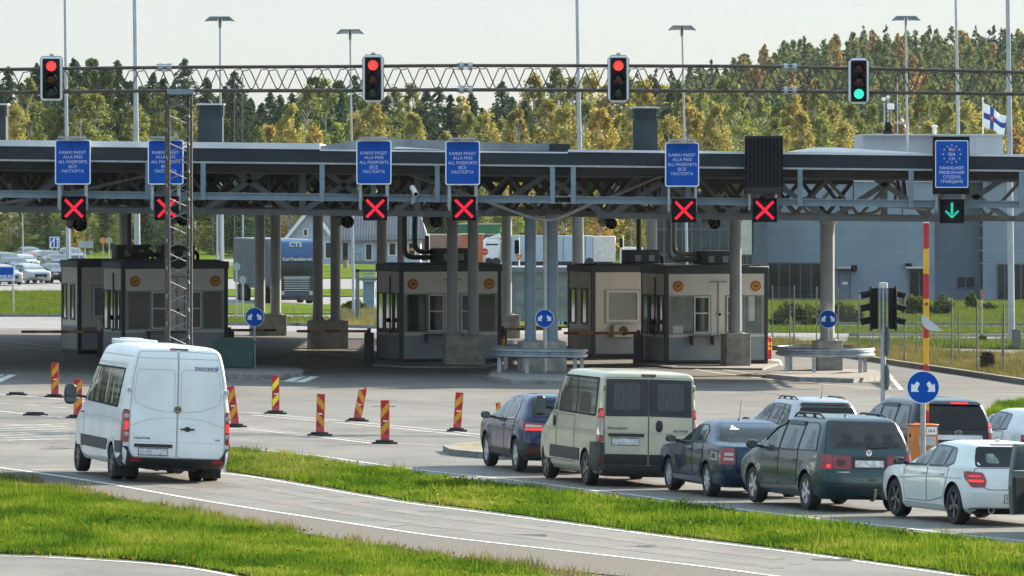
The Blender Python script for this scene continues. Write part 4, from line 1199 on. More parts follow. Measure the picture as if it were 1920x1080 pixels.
segs = [(418, 466), (466, 514), (514, 560), (560, 609), (609, 634), (634, 684), (684, 740), (740, 770), (770, 830)]
cols = [0, 1, 0, 1, 0, 1, 0, 1, 0]
for (a, c), m in zip(segs, cols):
    b.rbox(-.055, .055, -.04, .04, Z(c, Yc+.5)-p2.z, Z(a, Yc+.5)-p2.z-.001, .012, 1, m, False)
b.box(-.058, .058, -.045, .045, zt2-.001, zt2+.02, 2); b.build("boom", [M("boom_bright_red", (.48, .012, .018), .4, 0, .1, 4), M("boom_bright_yellow", (.72, .37, .012), .4, 0, .1, 4), signwhite], bm_)
b = MB(); zc = Z(570, Yc+.5) - p2.z; b.lathe([(0, -.055), (.035, -.05), (.035, -.04)], (0, 0, zc), 'y', 14); b.build("reflector", M("reflector_red", (.30, .02, .01), .3), bm_)
b = MB(); zc = Z(608, Yc+.5) - p2.z
pl = [(-.06, .26), (.05, .12), (.19, -.02), (.30, -.14), (.28, -.17), (.1, -.16), (-.02, -.10), (-.08, .02), (-.09, .16)]
b.prism([(x, zc+z*.78) for x, z in pl][::-1], -.075, -.06, 'xz'); b.build("warning_disc", M("disc_back", (.45, .50, .54), .4, .3, .05), bm_)
b = MB(); b.box(-.09, .09, -.07, .07, .55, .95); b.cyl((0, -.25, .72), (0, .1, .72), .04, .04, 10); b.build("pivot", darksteel, bm_)
# ------------------------------------------------------------------ vehicles
def pchip(xs, ys):
    xs = np.array(xs, float); ys = np.array(ys, float); h = np.diff(xs); d = np.diff(ys)/h; n = len(xs); m = np.zeros(n)
    for i in range(1, n-1):
        if d[i-1]*d[i] > 0:
            w1 = 2*h[i]+h[i-1]; w2 = h[i]+2*h[i-1]; m[i] = (w1+w2)/(w1/d[i-1]+w2/d[i])
    m[0], m[-1] = d[0], d[-1]
    def f(x):
        x = min(max(x, xs[0]), xs[-1]); i = min(int(np.searchsorted(xs, x, 'right'))-1, n-2); t = (x-xs[i])/h[i]
        return float((2*t**3-3*t**2+1)*ys[i] + (t**3-2*t**2+t)*h[i]*m[i] + (-2*t**3+3*t**2)*ys[i+1] + (t**3-t**2)*h[i]*m[i+1])
    return f
def roundpoly(poly, r, n=4):
    if r <= 0: return list(poly)
    out = []; k = len(poly)
    for i in range(k):
        a, c, d = Vector(poly[i-1]), Vector(poly[i]), Vector(poly[(i+1) % k])
        l = min(r, (a-c).length*.45, (d-c).length*.45)
        p0 = c+(a-c).normalized()*l; p2 = c+(d-c).normalized()*l
        for j in range(n+1):
            t = j/n; out.append(tuple(p0*(1-t)**2 + c*2*t*(1-t) + p2*t*t))
    return out
carglass = M("car_glass", (0.060, 0.080, 0.088), 0.03, 0, 0.5, 1.4, spec=.8, ior=1.55)
tintglass = M("tinted_glass", (0.008, 0.010, 0.010), 0.06, 0, 0.2, 2, spec=0.35, ior=1.45)
seam_m = M("panel_gap", (0.006, 0.006, 0.007), 0.8, 0, 0)
trim = M("black_trim", (0.014, 0.015, 0.016), 0.45, 0, 0.1, 5)
greytrim = M("grey_plastic", (0.030, 0.033, 0.035), 0.6, 0, 0.15, 5)
chrome = M("chrome", (0.6, 0.6, 0.6), 0.12, 1.0, 0.0)
alloy = M("alloy_rim", (0.58, 0.59, 0.60), 0.35, 0.6, 0.1, 6)
alloy_d = M("dark_alloy_rim", (0.13, 0.135, 0.14), 0.35, 0.7, 0.1, 6)
tail_red = M("tail_lamp_red", (0.24, 0.005, 0.008), 0.12, 0, 0.2, 9, coat=0.6)
tail_lit = M("tail_lamp_lit", (0.7, 0.02, 0.02), 0.2, 0, 0, emit=(1.0, 0.03, 0.03), estr=.3)
tail_clear = M("tail_lamp_clear", (0.42, 0.34, 0.34), 0.12, 0.1, 0.12, 9, coat=0.5)
plate_w = M("blurred_plate", (0.52, 0.53, 0.54), 0.5, 0, 0.4, 16)
def carpaint(name, col, metal=0.0, rough=0.28, dirt=0.12):
    return M(name, col, rough, metal, dirt, 1.3, coat=0.55, detail=6, spec=.3)

class Car:
    def __init__(s, name, label, cat, L, tbl, wb, ro, R, paint_, n=8.0, uv=None, psi=0.0, roll=0.0, tyre_w=.21, track=None, flare=.018, wheels=True, spokes=5, rim=alloy, group=None, cut=True, levels=64, ring=200, nf=None):
        s.L = L; s.wb = wb; s.ro = ro; s.R = R; s.tw = tyre_w
        z = [r[0] for r in tbl]
        s.z0, s.z1 = z[0], z[-1]
        s.fr = pchip(z, [r[1] for r in tbl]); s.ff = pchip(z, [r[2] for r in tbl]); s.fw = pchip(z, [r[3] for r in tbl])
        s.n = n; s.nf = nf or max(n, 11); s.flare = flare
        s.wmax = max(r[3] for r in tbl)
        s.track = track or (2*s.wmax - tyre_w - .02)
        s.wheel_y = (ro - L/2, ro + wb - L/2)
        s.root = thing(name, label, cat, (0, 0, 0), 0, group)
        if uv is not None:
            g = G(*uv); a = math.radians(psi)
            lx, ly = -s.track/2 - tyre_w/2, s.wheel_y[0]
            ox = g.x - (lx*math.cos(a) - ly*math.sin(a)); oy = g.y - (lx*math.sin(a) + ly*math.cos(a))
            s.root.location = (ox, oy, gz(ox, oy)+.004)
            s.root.rotation_euler = (0, math.atan(KX)*math.cos(a) + math.radians(roll), a)
        s.paint = paint_
        s.body(cut, levels, ring)
        if wheels: s.wheels(spokes, rim)
    # --- shape
    def ab(s, z):
        r, f = s.fr(z), s.ff(z); return (f+r)/2 - s.L/2, (f-r)/2, s.fw(z)
    def fl(s, y, z):
        v = 0.0
        for wy in s.wheel_y:
            d = math.hypot(y-wy, z-s.R)
            v = max(v, s.flare*math.exp(-(max(0, d-s.R-.05)/.10)**2))
        return v if z < s.R*3.2 else 0.0
    def side(s, y, z):
        c, a, w = s.ab(z); t = min(abs((y-c)/a), 1.0); n = s.n if y < c else s.nf
        return w*(1-t**n)**(1/n) + s.fl(y, z)
    def back(s, x, z, front=False):
        c, a, w = s.ab(z); t = min(abs(x)/w, .999)
        n = s.nf if front else s.n
        return c + (1 if front else -1)*a*(1-t**n)**(1/n)
    def ztop(s, x, y):
        lo, hi = s.z0, s.z1
        for _ in range(30):
            m = (lo+hi)/2; c, a, w = s.ab(m)
            n = s.n if y < c else s.nf
            if abs((y-c)/a)**n + abs(x/w)**n <= 1: lo = m
            else: hi = m
        return lo
    def body(s, cut, levels, ring):
        zs = np.unique(np.concatenate([np.linspace(s.z0, s.z1, levels), s.z1 - (s.z1-s.z0)*np.geomspace(.002, .12, 14)]))
        vs = []; th = np.linspace(0, 2*np.pi, 1601)
        for z in zs:
            c, a, w = s.ab(float(z))
            cx, sx = np.cos(th), np.sin(th)
            nn = np.where(cx > 0, s.nf, s.n); yy = c + a*np.sign(cx)*np.abs(cx)**(2/nn); xx = w*np.sign(sx)*np.abs(sx)**(2/nn)
            ds = np.hypot(np.diff(xx), np.diff(yy)); q = np.concatenate([[0], np.cumsum(ds)])
            tt = np.linspace(0, q[-1], ring, endpoint=False)
            px, py = np.interp(tt, q, xx), np.interp(tt, q, yy)
            for x, y in zip(px, py):
                if abs(x) > .8*w and s.flare: x += math.copysign(s.fl(y, z), x)
                vs.append((x, y, float(z)))
        k = len(zs); b = MB()
        fs = [(i*ring+j, (i+1)*ring+j, (i+1)*ring+(j+1) % ring, i*ring+(j+1) % ring) for i in range(k-1) for j in range(ring)]
        fs += [tuple(range(ring)), tuple(range(k*ring-1, (k-1)*ring-1, -1))]
        b.add(vs, fs, 0, True)
        ob = b.build("body", [s.paint, trim], s.root, recalc=True)
        if cut:
            cb = MB()
            for wy in s.wheel_y:
                for sx in (-1, 1):
                    cb.lathe([(0, 0), (s.R+.055, 0), (s.R+.055, sx*.42), (0, sx*.42)], (sx*(s.wmax-.30), wy, s.R+.005), 'x', 40, 1, False)
            cob = cb.build("cutter", [trim, trim], None, recalc=True)
            md = ob.modifiers.new("arch", 'BOOLEAN'); md.operation = 'DIFFERENCE'; md.object = cob; md.solver = 'EXACT'
            ob.parent = None
            dg = bpy.context.evaluated_depsgraph_get(); dg.update()
            me = bpy.data.meshes.new_from_object(ob.evaluated_get(dg))
            ob.modifiers.clear(); old = ob.data; ob.data = me; bpy.data.meshes.remove(old); ob.parent = s.root
            bpy.data.objects.remove(cob)
            me.polygons.foreach_set("use_smooth", [True]*len(me.polygons)); me.set_sharp_from_angle(angle=math.radians(32))
        s.bodyob = ob
    def wheels(s, spokes, rim, dual=False):
        for wy in s.wheel_y:
            for sx in (-1, 1):
                x = sx*s.track/2; R, tw = s.R, s.tw
                b = MB()
                b.lathe([(R*.66, tw/2), (R*.74, tw/2+.008), (R*.93, tw/2), (R, tw/2-.035), (R, -tw/2+.035), (R*.93, -tw/2), (R*.66, -tw/2)], (x, wy, R), 'x', 40, 0)
                b.lathe([(0, -tw/2+.06), (R*.67, -tw/2+.06)], (x, wy, R), 'x', 24, 0, False)
                ob = b.build("wheel", rubber, s.root)
                b = MB(); f = sx*(tw/2-.012)
                b.lathe([(R*.67, f), (R*.63, f), (R*.60, f-sx*.05)], (x, wy, R), 'x', 40, 0)
                b.lathe([(0, f-sx*.045), (R*.62, f-sx*.05)], (x, wy, R), 'x', 32, 1, False)
                b.lathe([(0, f+sx*.004), (R*.13, f), (R*.16, f-sx*.03)], (x, wy, R), 'x', 20, 0)
                for k in range(spokes):
                    a = 2*math.pi*k/spokes + .3*sx + wy
                    for da in ((-.11, .11) if spokes <= 6 else (0,)):
                        p0 = Vector((x+f-sx*.018, wy+R*.10*math.cos(a), R+R*.10*math.sin(a))); p1 = Vector((x+f-sx*.012, wy+R*.64*math.cos(a+da), R+R*.64*math.sin(a+da)))
                        b.beam(p0, p1, R*.15 if spokes > 6 else R*.12, .03, 0, up=(1, 0, 0))
                b.build("rim", [rim, trim], ob)
    # --- pieces that follow the body
    def proj(s, kind, a, z):
        if kind in 'LR':                                 # keep side pieces on the side: stop at the rounded corner
            c_, a_, w_ = s.ab(z); tm = (1-.86**s.n)**(1/s.n); lo_, hi_ = c_-a_*tm+s.L/2, c_+a_*tm+s.L/2
            a = min(max(a, lo_), hi_)
        if kind == 'L': y = a - s.L/2; return Vector((-s.side(y, z), y, z)), Vector((-1, 0, 0))
        if kind == 'R': y = a - s.L/2; return Vector((s.side(y, z), y, z)), Vector((1, 0, 0))
        if kind == 'B': return Vector((a, s.back(a, z), z)), Vector((0, -1, 0))
        if kind == 'F': return Vector((a, s.back(a, z, True), z)), Vector((0, 1, 0))
    def pat(s, b, kind, poly, off=.008, r=.03, mi=0, step=.09, sink=.02):
        o = roundpoly(poly, r)
        bm = bmesh.new(); bv = [bm.verts.new((p[0], p[1], 0)) for p in o]
        try: bm.faces.new(bv)
        except Exception: bm.free(); return
        for ax in (0, 1):
            lo = min(p[ax] for p in o); hi = max(p[ax] for p in o); k = max(1, int((hi-lo)/step))
            for i in range(1, k):
                c = lo+(hi-lo)*i/k
                bmesh.ops.bisect_plane(bm, geom=bm.verts[:]+bm.edges[:]+bm.faces[:], plane_co=(c, 0, 0) if ax == 0 else (0, c, 0), plane_no=(1, 0, 0) if ax == 0 else (0, 1, 0))
        bm.verts.index_update()
        bverts = {}
        vs = [None]*len(bm.verts)
        for v in bm.verts:
            p, nrm = s.proj(kind, v.co.x, v.co.y); vs[v.index] = p + nrm*off
        fs = [[v.index for v in f.verts] for f in bm.faces]
        if kind in ('L', 'F'): fs = [f[::-1] for f in fs]
        rim = []
        for e in bm.edges:
            if e.is_boundary:
                q = []
                for v in e.verts:
                    if v.index not in bverts:
                        p, nrm = s.proj(kind, v.co.x, v.co.y); bverts[v.index] = len(vs); vs.append(p - nrm*sink)
                i, j = e.verts[0].index, e.verts[1].index
                rim.append((i, j, bverts[j], bverts[i]))
        bm.free()
        b.add(vs, fs, mi, True); b.add(vs, rim, mi, False)
        return b
    def part(s, name, kind, poly, mat, off=.008, r=.03, parent=None, label=None):
        b = MB(); s.pat(b, kind, poly, off, r); return b.build(name, mat, parent or s.root, label=label)
    def seam(s, b, kind, pts, w=.014, off=.004, mi=0):
        P2 = [Vector(p) for p in pts]; dens = []
        for i in range(len(P2)-1):
            k = max(1, int((P2[i+1]-P2[i]).length/.07))
            for j in range(k): dens.append(P2[i].lerp(P2[i+1], j/k))
        dens.append(P2[-1]); k = len(dens); vs = []
        for i, p in enumerate(dens):
            d = (dens[min(i+1, k-1)]-dens[max(i-1, 0)]).normalized(); nn = Vector((-d.y, d.x))*w/2
            for q in (p+nn, p-nn):
                c, nrm = s.proj(kind, q.x, q.y); vs.append(c+nrm*off)
        b.add(vs, [(2*i, 2*i+1, 2*i+3, 2*i+2) for i in range(k-1)], mi)
    def panel(s, name, kind, poly, mat=None, gap=.008, off=.007, r=.05, parent=None):
        """a door or lid: painted sheet with a dark gap round it"""
        b = MB(); s.pat(b, kind, poly, off, r, 0)
        o = roundpoly(poly, r); s.seam(b, kind, o+[o[0]], gap, off+.002, 1)
        return b.build(name, [mat or s.paint, seam_m], parent or s.root)
    def handle(s, kind, a, z, w=.18, mat=None, parent=None, h=.03):
        p, nrm = s.proj(kind, a, z); b = MB()
        if kind in 'LR': b.ell((p.x+nrm.x*.03, p.y, p.z), (.02, w/2, h/2), 12, 6, 3); b.box(min(p.x, p.x+nrm.x*.03), max(p.x, p.x+nrm.x*.03), p.y-w*.42, p.y-w*.34, p.z-.008, p.z+.008); b.box(min(p.x, p.x+nrm.x*.03), max(p.x, p.x+nrm.x*.03), p.y+w*.34, p.y+w*.42, p.z-.008, p.z+.008)
        else: b.ell((p.x, p.y-.03, p.z), (w/2, .02, h/2), 12, 6, 3); b.box(p.x-w*.4, p.x-w*.3, p.y-.03, p.y, p.z-.01, p.z+.01); b.box(p.x+w*.3, p.x+w*.4, p.y-.03, p.y, p.z-.01, p.z+.01)
        return b.build("handle", mat or s.paint, parent or s.root)
    def mirror(s, d, z, w=.16, h=.15, dep=.10, mat=trim, gap=.10):
        for sx in (-1, 1):
            y = d - s.L/2; x0 = max(s.side(y, z), .93*s.fw(z)); b = MB()
            b.ell((sx*(x0+gap+w/2), y, z+.03), (w/2, dep, h/2), 18, 10, 3.0, 0)
            b.beam((sx*(x0-.05), y+.02, z-.02), (sx*(x0+gap+.05), y, z), .07, .05, 1)
            b.prism(rrect(sx*(x0+gap+w/2)-w*.40, sx*(x0+gap+w/2)+w*.40, z+.03-h*.38, z+.03+h*.38, .03), y-dep-.004, y-dep+.02, 'xz', 2)
            b.build("door_mirror", [mat, trim, carglass], s.root)
    def plate(s, x0, x1, z0, z1, off=.03):
        xc, zc = (x0+x1)/2, (z0+z1)/2; y = min(s.back(x, zc) for x in (x0, xc, x1)) - off + .012
        b = MB(); b.box(x0-.012, x1+.012, y, y+.05, z0-.012, z1+.012, 1); b.box(x0, x1, y-.004, y-.0, z0, z1, 0)
        return b.build("number_plate", [plate_w, trim], s.root)
    def badge(s, x, z, r, kind="round", mat=chrome, off=.0):
        y = s.back(x, z) - .012 - off; b = MB()
        if kind == "vw":
            b.lathe([(r*.82, -.008), (r, -.008), (r, .014), (r*.82, .014)], (x, y, z), 'y', 28, 0)
            b.lathe([(0, .002), (r*.85, .002)], (x, y, z), 'y', 28, 1, False)
            lw = r*.17
            V = [(-.36, .80), (0, .10), (.36, .80)]; Wl = [(-.78, .34), (-.36, -.72), (0, .0), (.36, -.72), (.78, .34)]
            for ln in (V, Wl):
                for i in range(len(ln)-1): b.beam((x+ln[i][0]*r, y-.003, z+ln[i][1]*r), (x+ln[i+1][0]*r, y-.003, z+ln[i+1][1]*r), lw, .01, 0, up=(0, 1, 0))
        elif kind == "oval":
            b.lathe([(r*.85, -.008), (r, -.008), (r, .014)], (x, y, z), 'y', 28, 0)
            b.v = [(p[0], p[1], z+(p[2]-z)*.68) for p in b.v]
            n0 = len(b.v); b.lathe([(r*.55, -.006), (r*.68, -.006)], (x, y, z), 'y', 24, 0); b.v[n0:] = [(x+(p[0]-x)*.5, p[1], p[2]) for p in b.v[n0:]]
            n0 = len(b.v); b.lathe([(r*.52, -.006), (r*.64, -.006)], (x, y, z+r*.1), 'y', 24, 0); b.v[n0:] = [(p[0], p[1], z+r*.22+(p[2]-z-r*.1)*.42) for p in b.v[n0:]]
        elif kind == "wing":
            b.beam((x-r, y, z), (x+r, y, z), r*.22, .01, 0, up=(0, 1, 0)); b.lathe([(0, -.006), (r*.35, -.006), (r*.35, .01)], (x, y, z), 'y', 16, 0)
        else:
            b.lathe([(0, -.006), (r*.9, -.006), (r, .0), (r, .014)], (x, y, z), 'y', 24, 0)
        b.build("badge", [mat, trim], s.root)
    def script(s, body, x, z, width, size=.06, mat=chrome, bold=.01):
        y = s.back(x, z) - .012; b = MB(); b.text(body, size, (x, y, z), 0, .004, width=width, bold=bold); b.build("lettering", mat, s.root)
    def tail(s, side_poly, rear_poly, bits=(), off=.014, r=.03, mirror_=True):
        """tail lamps: side_poly in (distance from tail, z), rear_poly in (x, z) for the left lamp; bits = extra (kind, poly, material index)"""
        mats = [tail_red, tail_clear, tail_lit, trim]
        for sd in ((-1, 1) if mirror_ else (-1,)):
            b = MB()
            if side_poly: s.pat(b, 'L' if sd < 0 else 'R', side_poly, off, r, 0)
            if rear_poly: s.pat(b, 'B', [(x*(-sd), z) for x, z in rear_poly], off, r, 0, .025)
            for k, pl, mi in bits:
                if k == 'S': s.pat(b, 'L' if sd < 0 else 'R', pl, off+.004, .015, mi)
                else: s.pat(b, 'B', [(x*(-sd), z) for x, z in pl], off+.005, .015, mi, .025)
            b.build("tail_lamp", mats, s.root)
    def roof_rail(s, x, d0, d1, mat=trim, h=.06, r=.018):
        for sx in (-1, 1):
            b = MB(); pts = []
            for i in range(13):
                d = d0+(d1-d0)*i/12; y = d - s.L/2; e = min(1, i/1.6, (12-i)/1.6)
                xx = sx*x; pts.append((xx, y, s.ztop(xx, y) + h*e - .01))
            b.tube(pts, r, 8); 
            for i in (4, 8): b.box(pts[i][0]-.015, pts[i][0]+.015, pts[i][1]-.05, pts[i][1]+.05, pts[i][2]-h, pts[i][2])
            b.build("roof_rail", mat, s.root)
    def wiper(s, x0, z0, x1, z1):
        b = MB(); pts = []
        for i in range(6):
            t = i/5; x = x0+(x1-x0)*t; z = z0+(z1-z0)*t; pts.append((x, s.back(x, z)-.03, z))
        b.tube(pts, .009, 6); p = pts[0]; b.lathe([(0, -.02), (.028, -.015), (.03, .03)], p, 'y', 12); b.build("rear_wiper", trim, s.root)
    def antenna(s, x, d, l, tilt=.35, r=.006):
        y = d - s.L/2; z = s.ztop(x, y); b = MB(); b.tube([(x, y, z), (x, y-l*math.sin(tilt), z+l*math.cos(tilt))], r, 6, rs=[r, r*.6]); b.lathe([(.03, -.01), (.02, .02), (0, .03)], (x, y, z), n=10); b.build("antenna", trim, s.root)
    def windshield(s, zb, zt, wb_, wt, mat=carglass):
        s.part("windshield", 'F', [(-wb_, zb), (wb_, zb), (wt, zt), (-wt, zt)], mat, .006, .05)
        for sx in (-1, 1):
            z = zb - .32; w = s.fw(z)
            s.part("headlight", 'F', [(sx*w*.55, z-.08), (sx*w*.92, z-.04), (sx*w*.92, z+.08), (sx*w*.60, z+.05)], tail_clear, .01, .03)
    def both(s, name, poly, mat, off=.008, r=.03):
        for k in 'LR': s.part(name, k, poly, mat, off, r)

# ---- white high-roof van
wp = carpaint("van_white", (0.72, 0.74, 0.735), 0, .3, .10)
c = Car("passenger_van", "tall white van on the slip road with dark blue lettering on its rear", "van", 5.9,
    [(.30, .16, 5.7, .90), (.42, .03, 5.82, .965), (.60, 0, 5.9, .985), (1.0, .02, 5.82, .99), (1.15, .03, 5.55, .985), (1.3, .045, 5.25, .975), (1.5, .065, 4.9, .957), (1.8, .09, 4.55, .925), (2.1, .12, 4.2, .885), (2.3, .145, 4.0, .853), (2.45, .18, 3.85, .815), (2.55, .22, 3.75, .775), (2.61, .28, 3.6, .71), (2.65, .40, 3.4, .60), (2.675, .75, 3.0, .36)],
    3.66, 1.22, .345, wp, n=38, nf=7, uv=(213, 901), psi=14.2, roll=1.9, tyre_w=.22, track=1.74, flare=.0, spokes=6, rim=alloy_d)
for k in 'LR':
    c.part("side_window", k, [(.80, 1.42), (4.12, 1.46), (4.05, 2.20), (.62, 2.20)], seam_m, .004, .06)
    b = MB(); c.pat(b, k, [(.85, 1.46), (4.05, 1.50), (3.98, 2.16), (.70, 2.16)], .010, .05); 
    for i in range(9):
        x = .95+i*.36+(i % 3)*.09; q = [.03, .12, .05, .16, .02, .08, .04, .2, .03][i]; h_ = [2.14, 1.9, 2.14, 2.14, 1.75, 2.14, 2.0, 2.14, 2.14][i]; c.pat(b, k, [(x, 1.48), (x+q, 1.48), (x+q*.8+.05, h_), (x+.04, h_)], .0115, .0, 1)
    b.build("side_window", [M("van_window", (.018, .02, .018), .04, 0, .7, 1.1, spec=.8, ior=1.55), M("curtain", (.20, .18, .10), .15, 0, .6, 5)], c.root)
    fd = c.panel("door", k, [(4.22, .55), (5.22, .55), (5.2, 1.1), (5.0, 1.38), (4.24, 1.38)])
    c.handle(k, 4.36, 1.22, .16, trim, fd)
    c.part("door_window", k, [(4.27, 1.44), (4.92, 1.46), (4.5, 2.08), (4.27, 2.12)], carglass, .01, .05)
    c.part("side_moulding", k, [(1.66, .56), (4.45, .56), (4.45, .78), (1.66, .78)], greytrim, .016, .02)
    c.part("side_moulding", k, [(.12, .56), (.80, .56), (.80, .78), (.08, .80)], greytrim, .016, .02)
    b = MB(); c.seam(b, k, [(.3, 1.14), (1.2, 1.20), (2.4, 1.22), (4.2, 1.16), (5.0, 1.0)], .02, .004); c.seam(b, k, [(2.6, .42), (2.6, 1.2), (2.6, 1.42)], .012); c.seam(b, k, [(.25, 2.44), (4.0, 2.44)], .02, .004); c.seam(b, k, [(.5, 2.27), (4.1, 2.27)], .03, .004); b.build("panel_seams", M("soft_panel_line", (.50, .52, .52), .6), c.root)
    b = MB()
    for wy in c.wheel_y:
        d0 = wy + c.L/2; pts = [(d0+.47*math.cos(a), .345+.47*math.sin(a)) for a in [math.radians(t) for t in range(12, 170, 12)]]; c.seam(b, k, pts, .07, .012)
    b.build("arch_lip", wp, c.root)
for sx in (-1, 1):
    poly = [(sx*.01, .50), (sx*.80, .50), (sx*.872, .62), (sx*.865, 1.4), (sx*.82, 2.05), (sx*.72, 2.54), (sx*.01, 2.565)]
    dr = c.panel("rear_door", 'B', poly if sx > 0 else poly[::-1], off=.008, r=.06, gap=.006)
    rec = [(sx*.06, 1.37), (sx*.45, 1.42), (sx*.78, 1.55), (sx*.80, 1.7), (sx*.745, 2.19), (sx*.06, 2.20)]
    b = MB(); o = roundpoly(rec, .08); c.seam(b, 'B', o+[o[0]], .016, .0105); c.seam(b, 'B', [(sx*.02, 2.42), (sx*.76, 2.42)], .016, .0105); c.seam(b, 'B', [(sx*.02, 1.28), (sx*.5, 1.24), (sx*.86, 1.1)], .014, .0105); c.seam(b, 'B', [(sx*.02, .80), (sx*.86, .80)], .008, .0105)
    b.build("door_pressing", M("soft_panel_line", (.50, .52, .52), .6), dr)
    b = MB(); p, _ = c.proj('B', sx*.885, 1.80); b.rbox(p.x-.06, p.x+.05, p.y-.03, p.y+.05, p.z-.04, p.z+.04, .012, 2); b.box(p.x-.03, p.x-.02, p.y-.034, p.y-.03, p.z-.03, p.z+.03, 1); b.box(p.x+.01, p.x+.02, p.y-.034, p.y-.03, p.z-.03, p.z+.03, 1); b.build("hinge", [wp, trim], dr)
c.tail([(.03, .78), (.20, .80), (.20, 1.36), (.06, 1.42)], [(-.985, .78), (-.885, .78), (-.88, 1.40), (-.965, 1.42)],
       [('B', [(-.965, 1.02), (-.895, 1.02), (-.892, 1.18), (-.955, 1.18)], 2)])
for sx in (-1, 1):
    for z in (.93, 1.28):
        x = sx*.925; y = c.back(x, z) - .022; b = MB(); b.lathe([(0, -.006), (.030, -.006), (.046, .0), (.046, .03)], (x, y, z), 'y', 18, 0); b.lathe([(.028, -.009), (.034, -.009)], (x, y, z), 'y', 18, 1); b.build("round_lamp", [tail_clear, chrome], c.root)
    c.part("corner_trim", 'B', [(sx*.89, .70), (sx*.97, .70), (sx*.97, .77), (sx*.89, .77)], M("lamp_base_white", (.55, .55, .53), .4), .014, .01)
b = MB(); c.pat(b, 'B', [(-.93, .30), (.93, .30), (.985, .46), (.985, .70), (.90, .70), (.87, .58), (.80, .485), (-.80, .485), (-.87, .58), (-.90, .70), (-.985, .70), (-.985, .46)], .045, .03)
for k in 'LR': c.pat(b, k, [(.12, .32), (.50, .32), (.78, .36), (.80, .55), (.30, .56), (.06, .72)], .018, .03) if False else c.pat(b, k, [(.10, .33), (.62, .33), (.62, .44), (.10, .56)], .012, .02)
b.build("bumper", trim, c.root)
for sx in (-1, 1): c.part("reflector", 'B', [(sx*.66, .40), (sx*.86, .40), (sx*.86, .47), (sx*.66, .47)], tail_red, .055, .01)
c.part("plate_light_bar", 'B', [(-.78, .69), (-.08, .69), (-.08, .755), (-.78, .755)], trim, .03, .015)
c.plate(-.69, -.17, .545, .665)
c.part("brake_light", 'B', [(-.15, 2.585), (.19, 2.585), (.18, 2.62), (-.14, 2.62)], M("dark_red_lens", (.10, .01, .01), .2), .02, .012)
c.badge(.0, 1.43, .075, "vw", off=.008)
b = MB(); y = c.back(.18, 1.06) - .015; b.ell((.19, y-.01, 1.06), (.14, .025, .018), 14, 6, 3, 0); b.ell((.19, y, 1.06), (.06, .012, .05), 16, 6, 2, 1); b.build("handle", [trim, greytrim], c.root)
y = 0
c.script("CRAFTER", -.64, .865, .31, .055, trim); c.script("TDI", .74, .865, .10, .04, trim)
b = MB(); yy = c.back(.5, 2.25); b.text("ЗАКАЗНОЙ", .105, (.515, yy-.014, 2.235), 0, .003, width=.44, bold=.02); b.build("lettering", M("navy_letters", (.01, .03, .16), .5), c.root)
b = MB(); b.rbox(-.60, .06, -.3, .9, 2.62, 2.72, .03, 3); b.rbox(-.5, -.15, 0, .6, 2.71, 2.745, .015, 2); b.build("roof_unit", wp, c.root)
c.mirror(4.92, 1.52, .24, .42, .11, trim, .14); c.root.scale = (1.075, 1, 1)
c.windshield(1.36, 2.2, .86, .74)
for sx in (-1, 1):
    b = MB(); b.box(sx*.62 if sx > 0 else -.98, .98 if sx > 0 else -.62, c.wheel_y[0]-.46, c.wheel_y[0]-.44, .10, .46); b.build("mud_flap", rubber, c.root)
    b = MB(); R = c.R; b.lathe([(0, .09), (R*.93, .09), (R, .06), (R, -.06), (R*.93, -.09), (0, -.09)], (sx*.60, c.wheel_y[0], R), 'x', 30); b.build("inner_wheel", rubber, c.root)
b = MB(); b.box(-.45, .45, -2.6, -1.4, .24, .32); b.cyl((.1, -2.7, .3), (.1, -2.2, .3), .12, .12, 14); b.box(-.7, .7, c.wheel_y[0]-.06, c.wheel_y[0]+.06, .24, .36); b.cyl((-.3, -2.8, .26), (-.3, -2.3, .26), .035, .035, 8); b.build("chassis", trim, c.root)

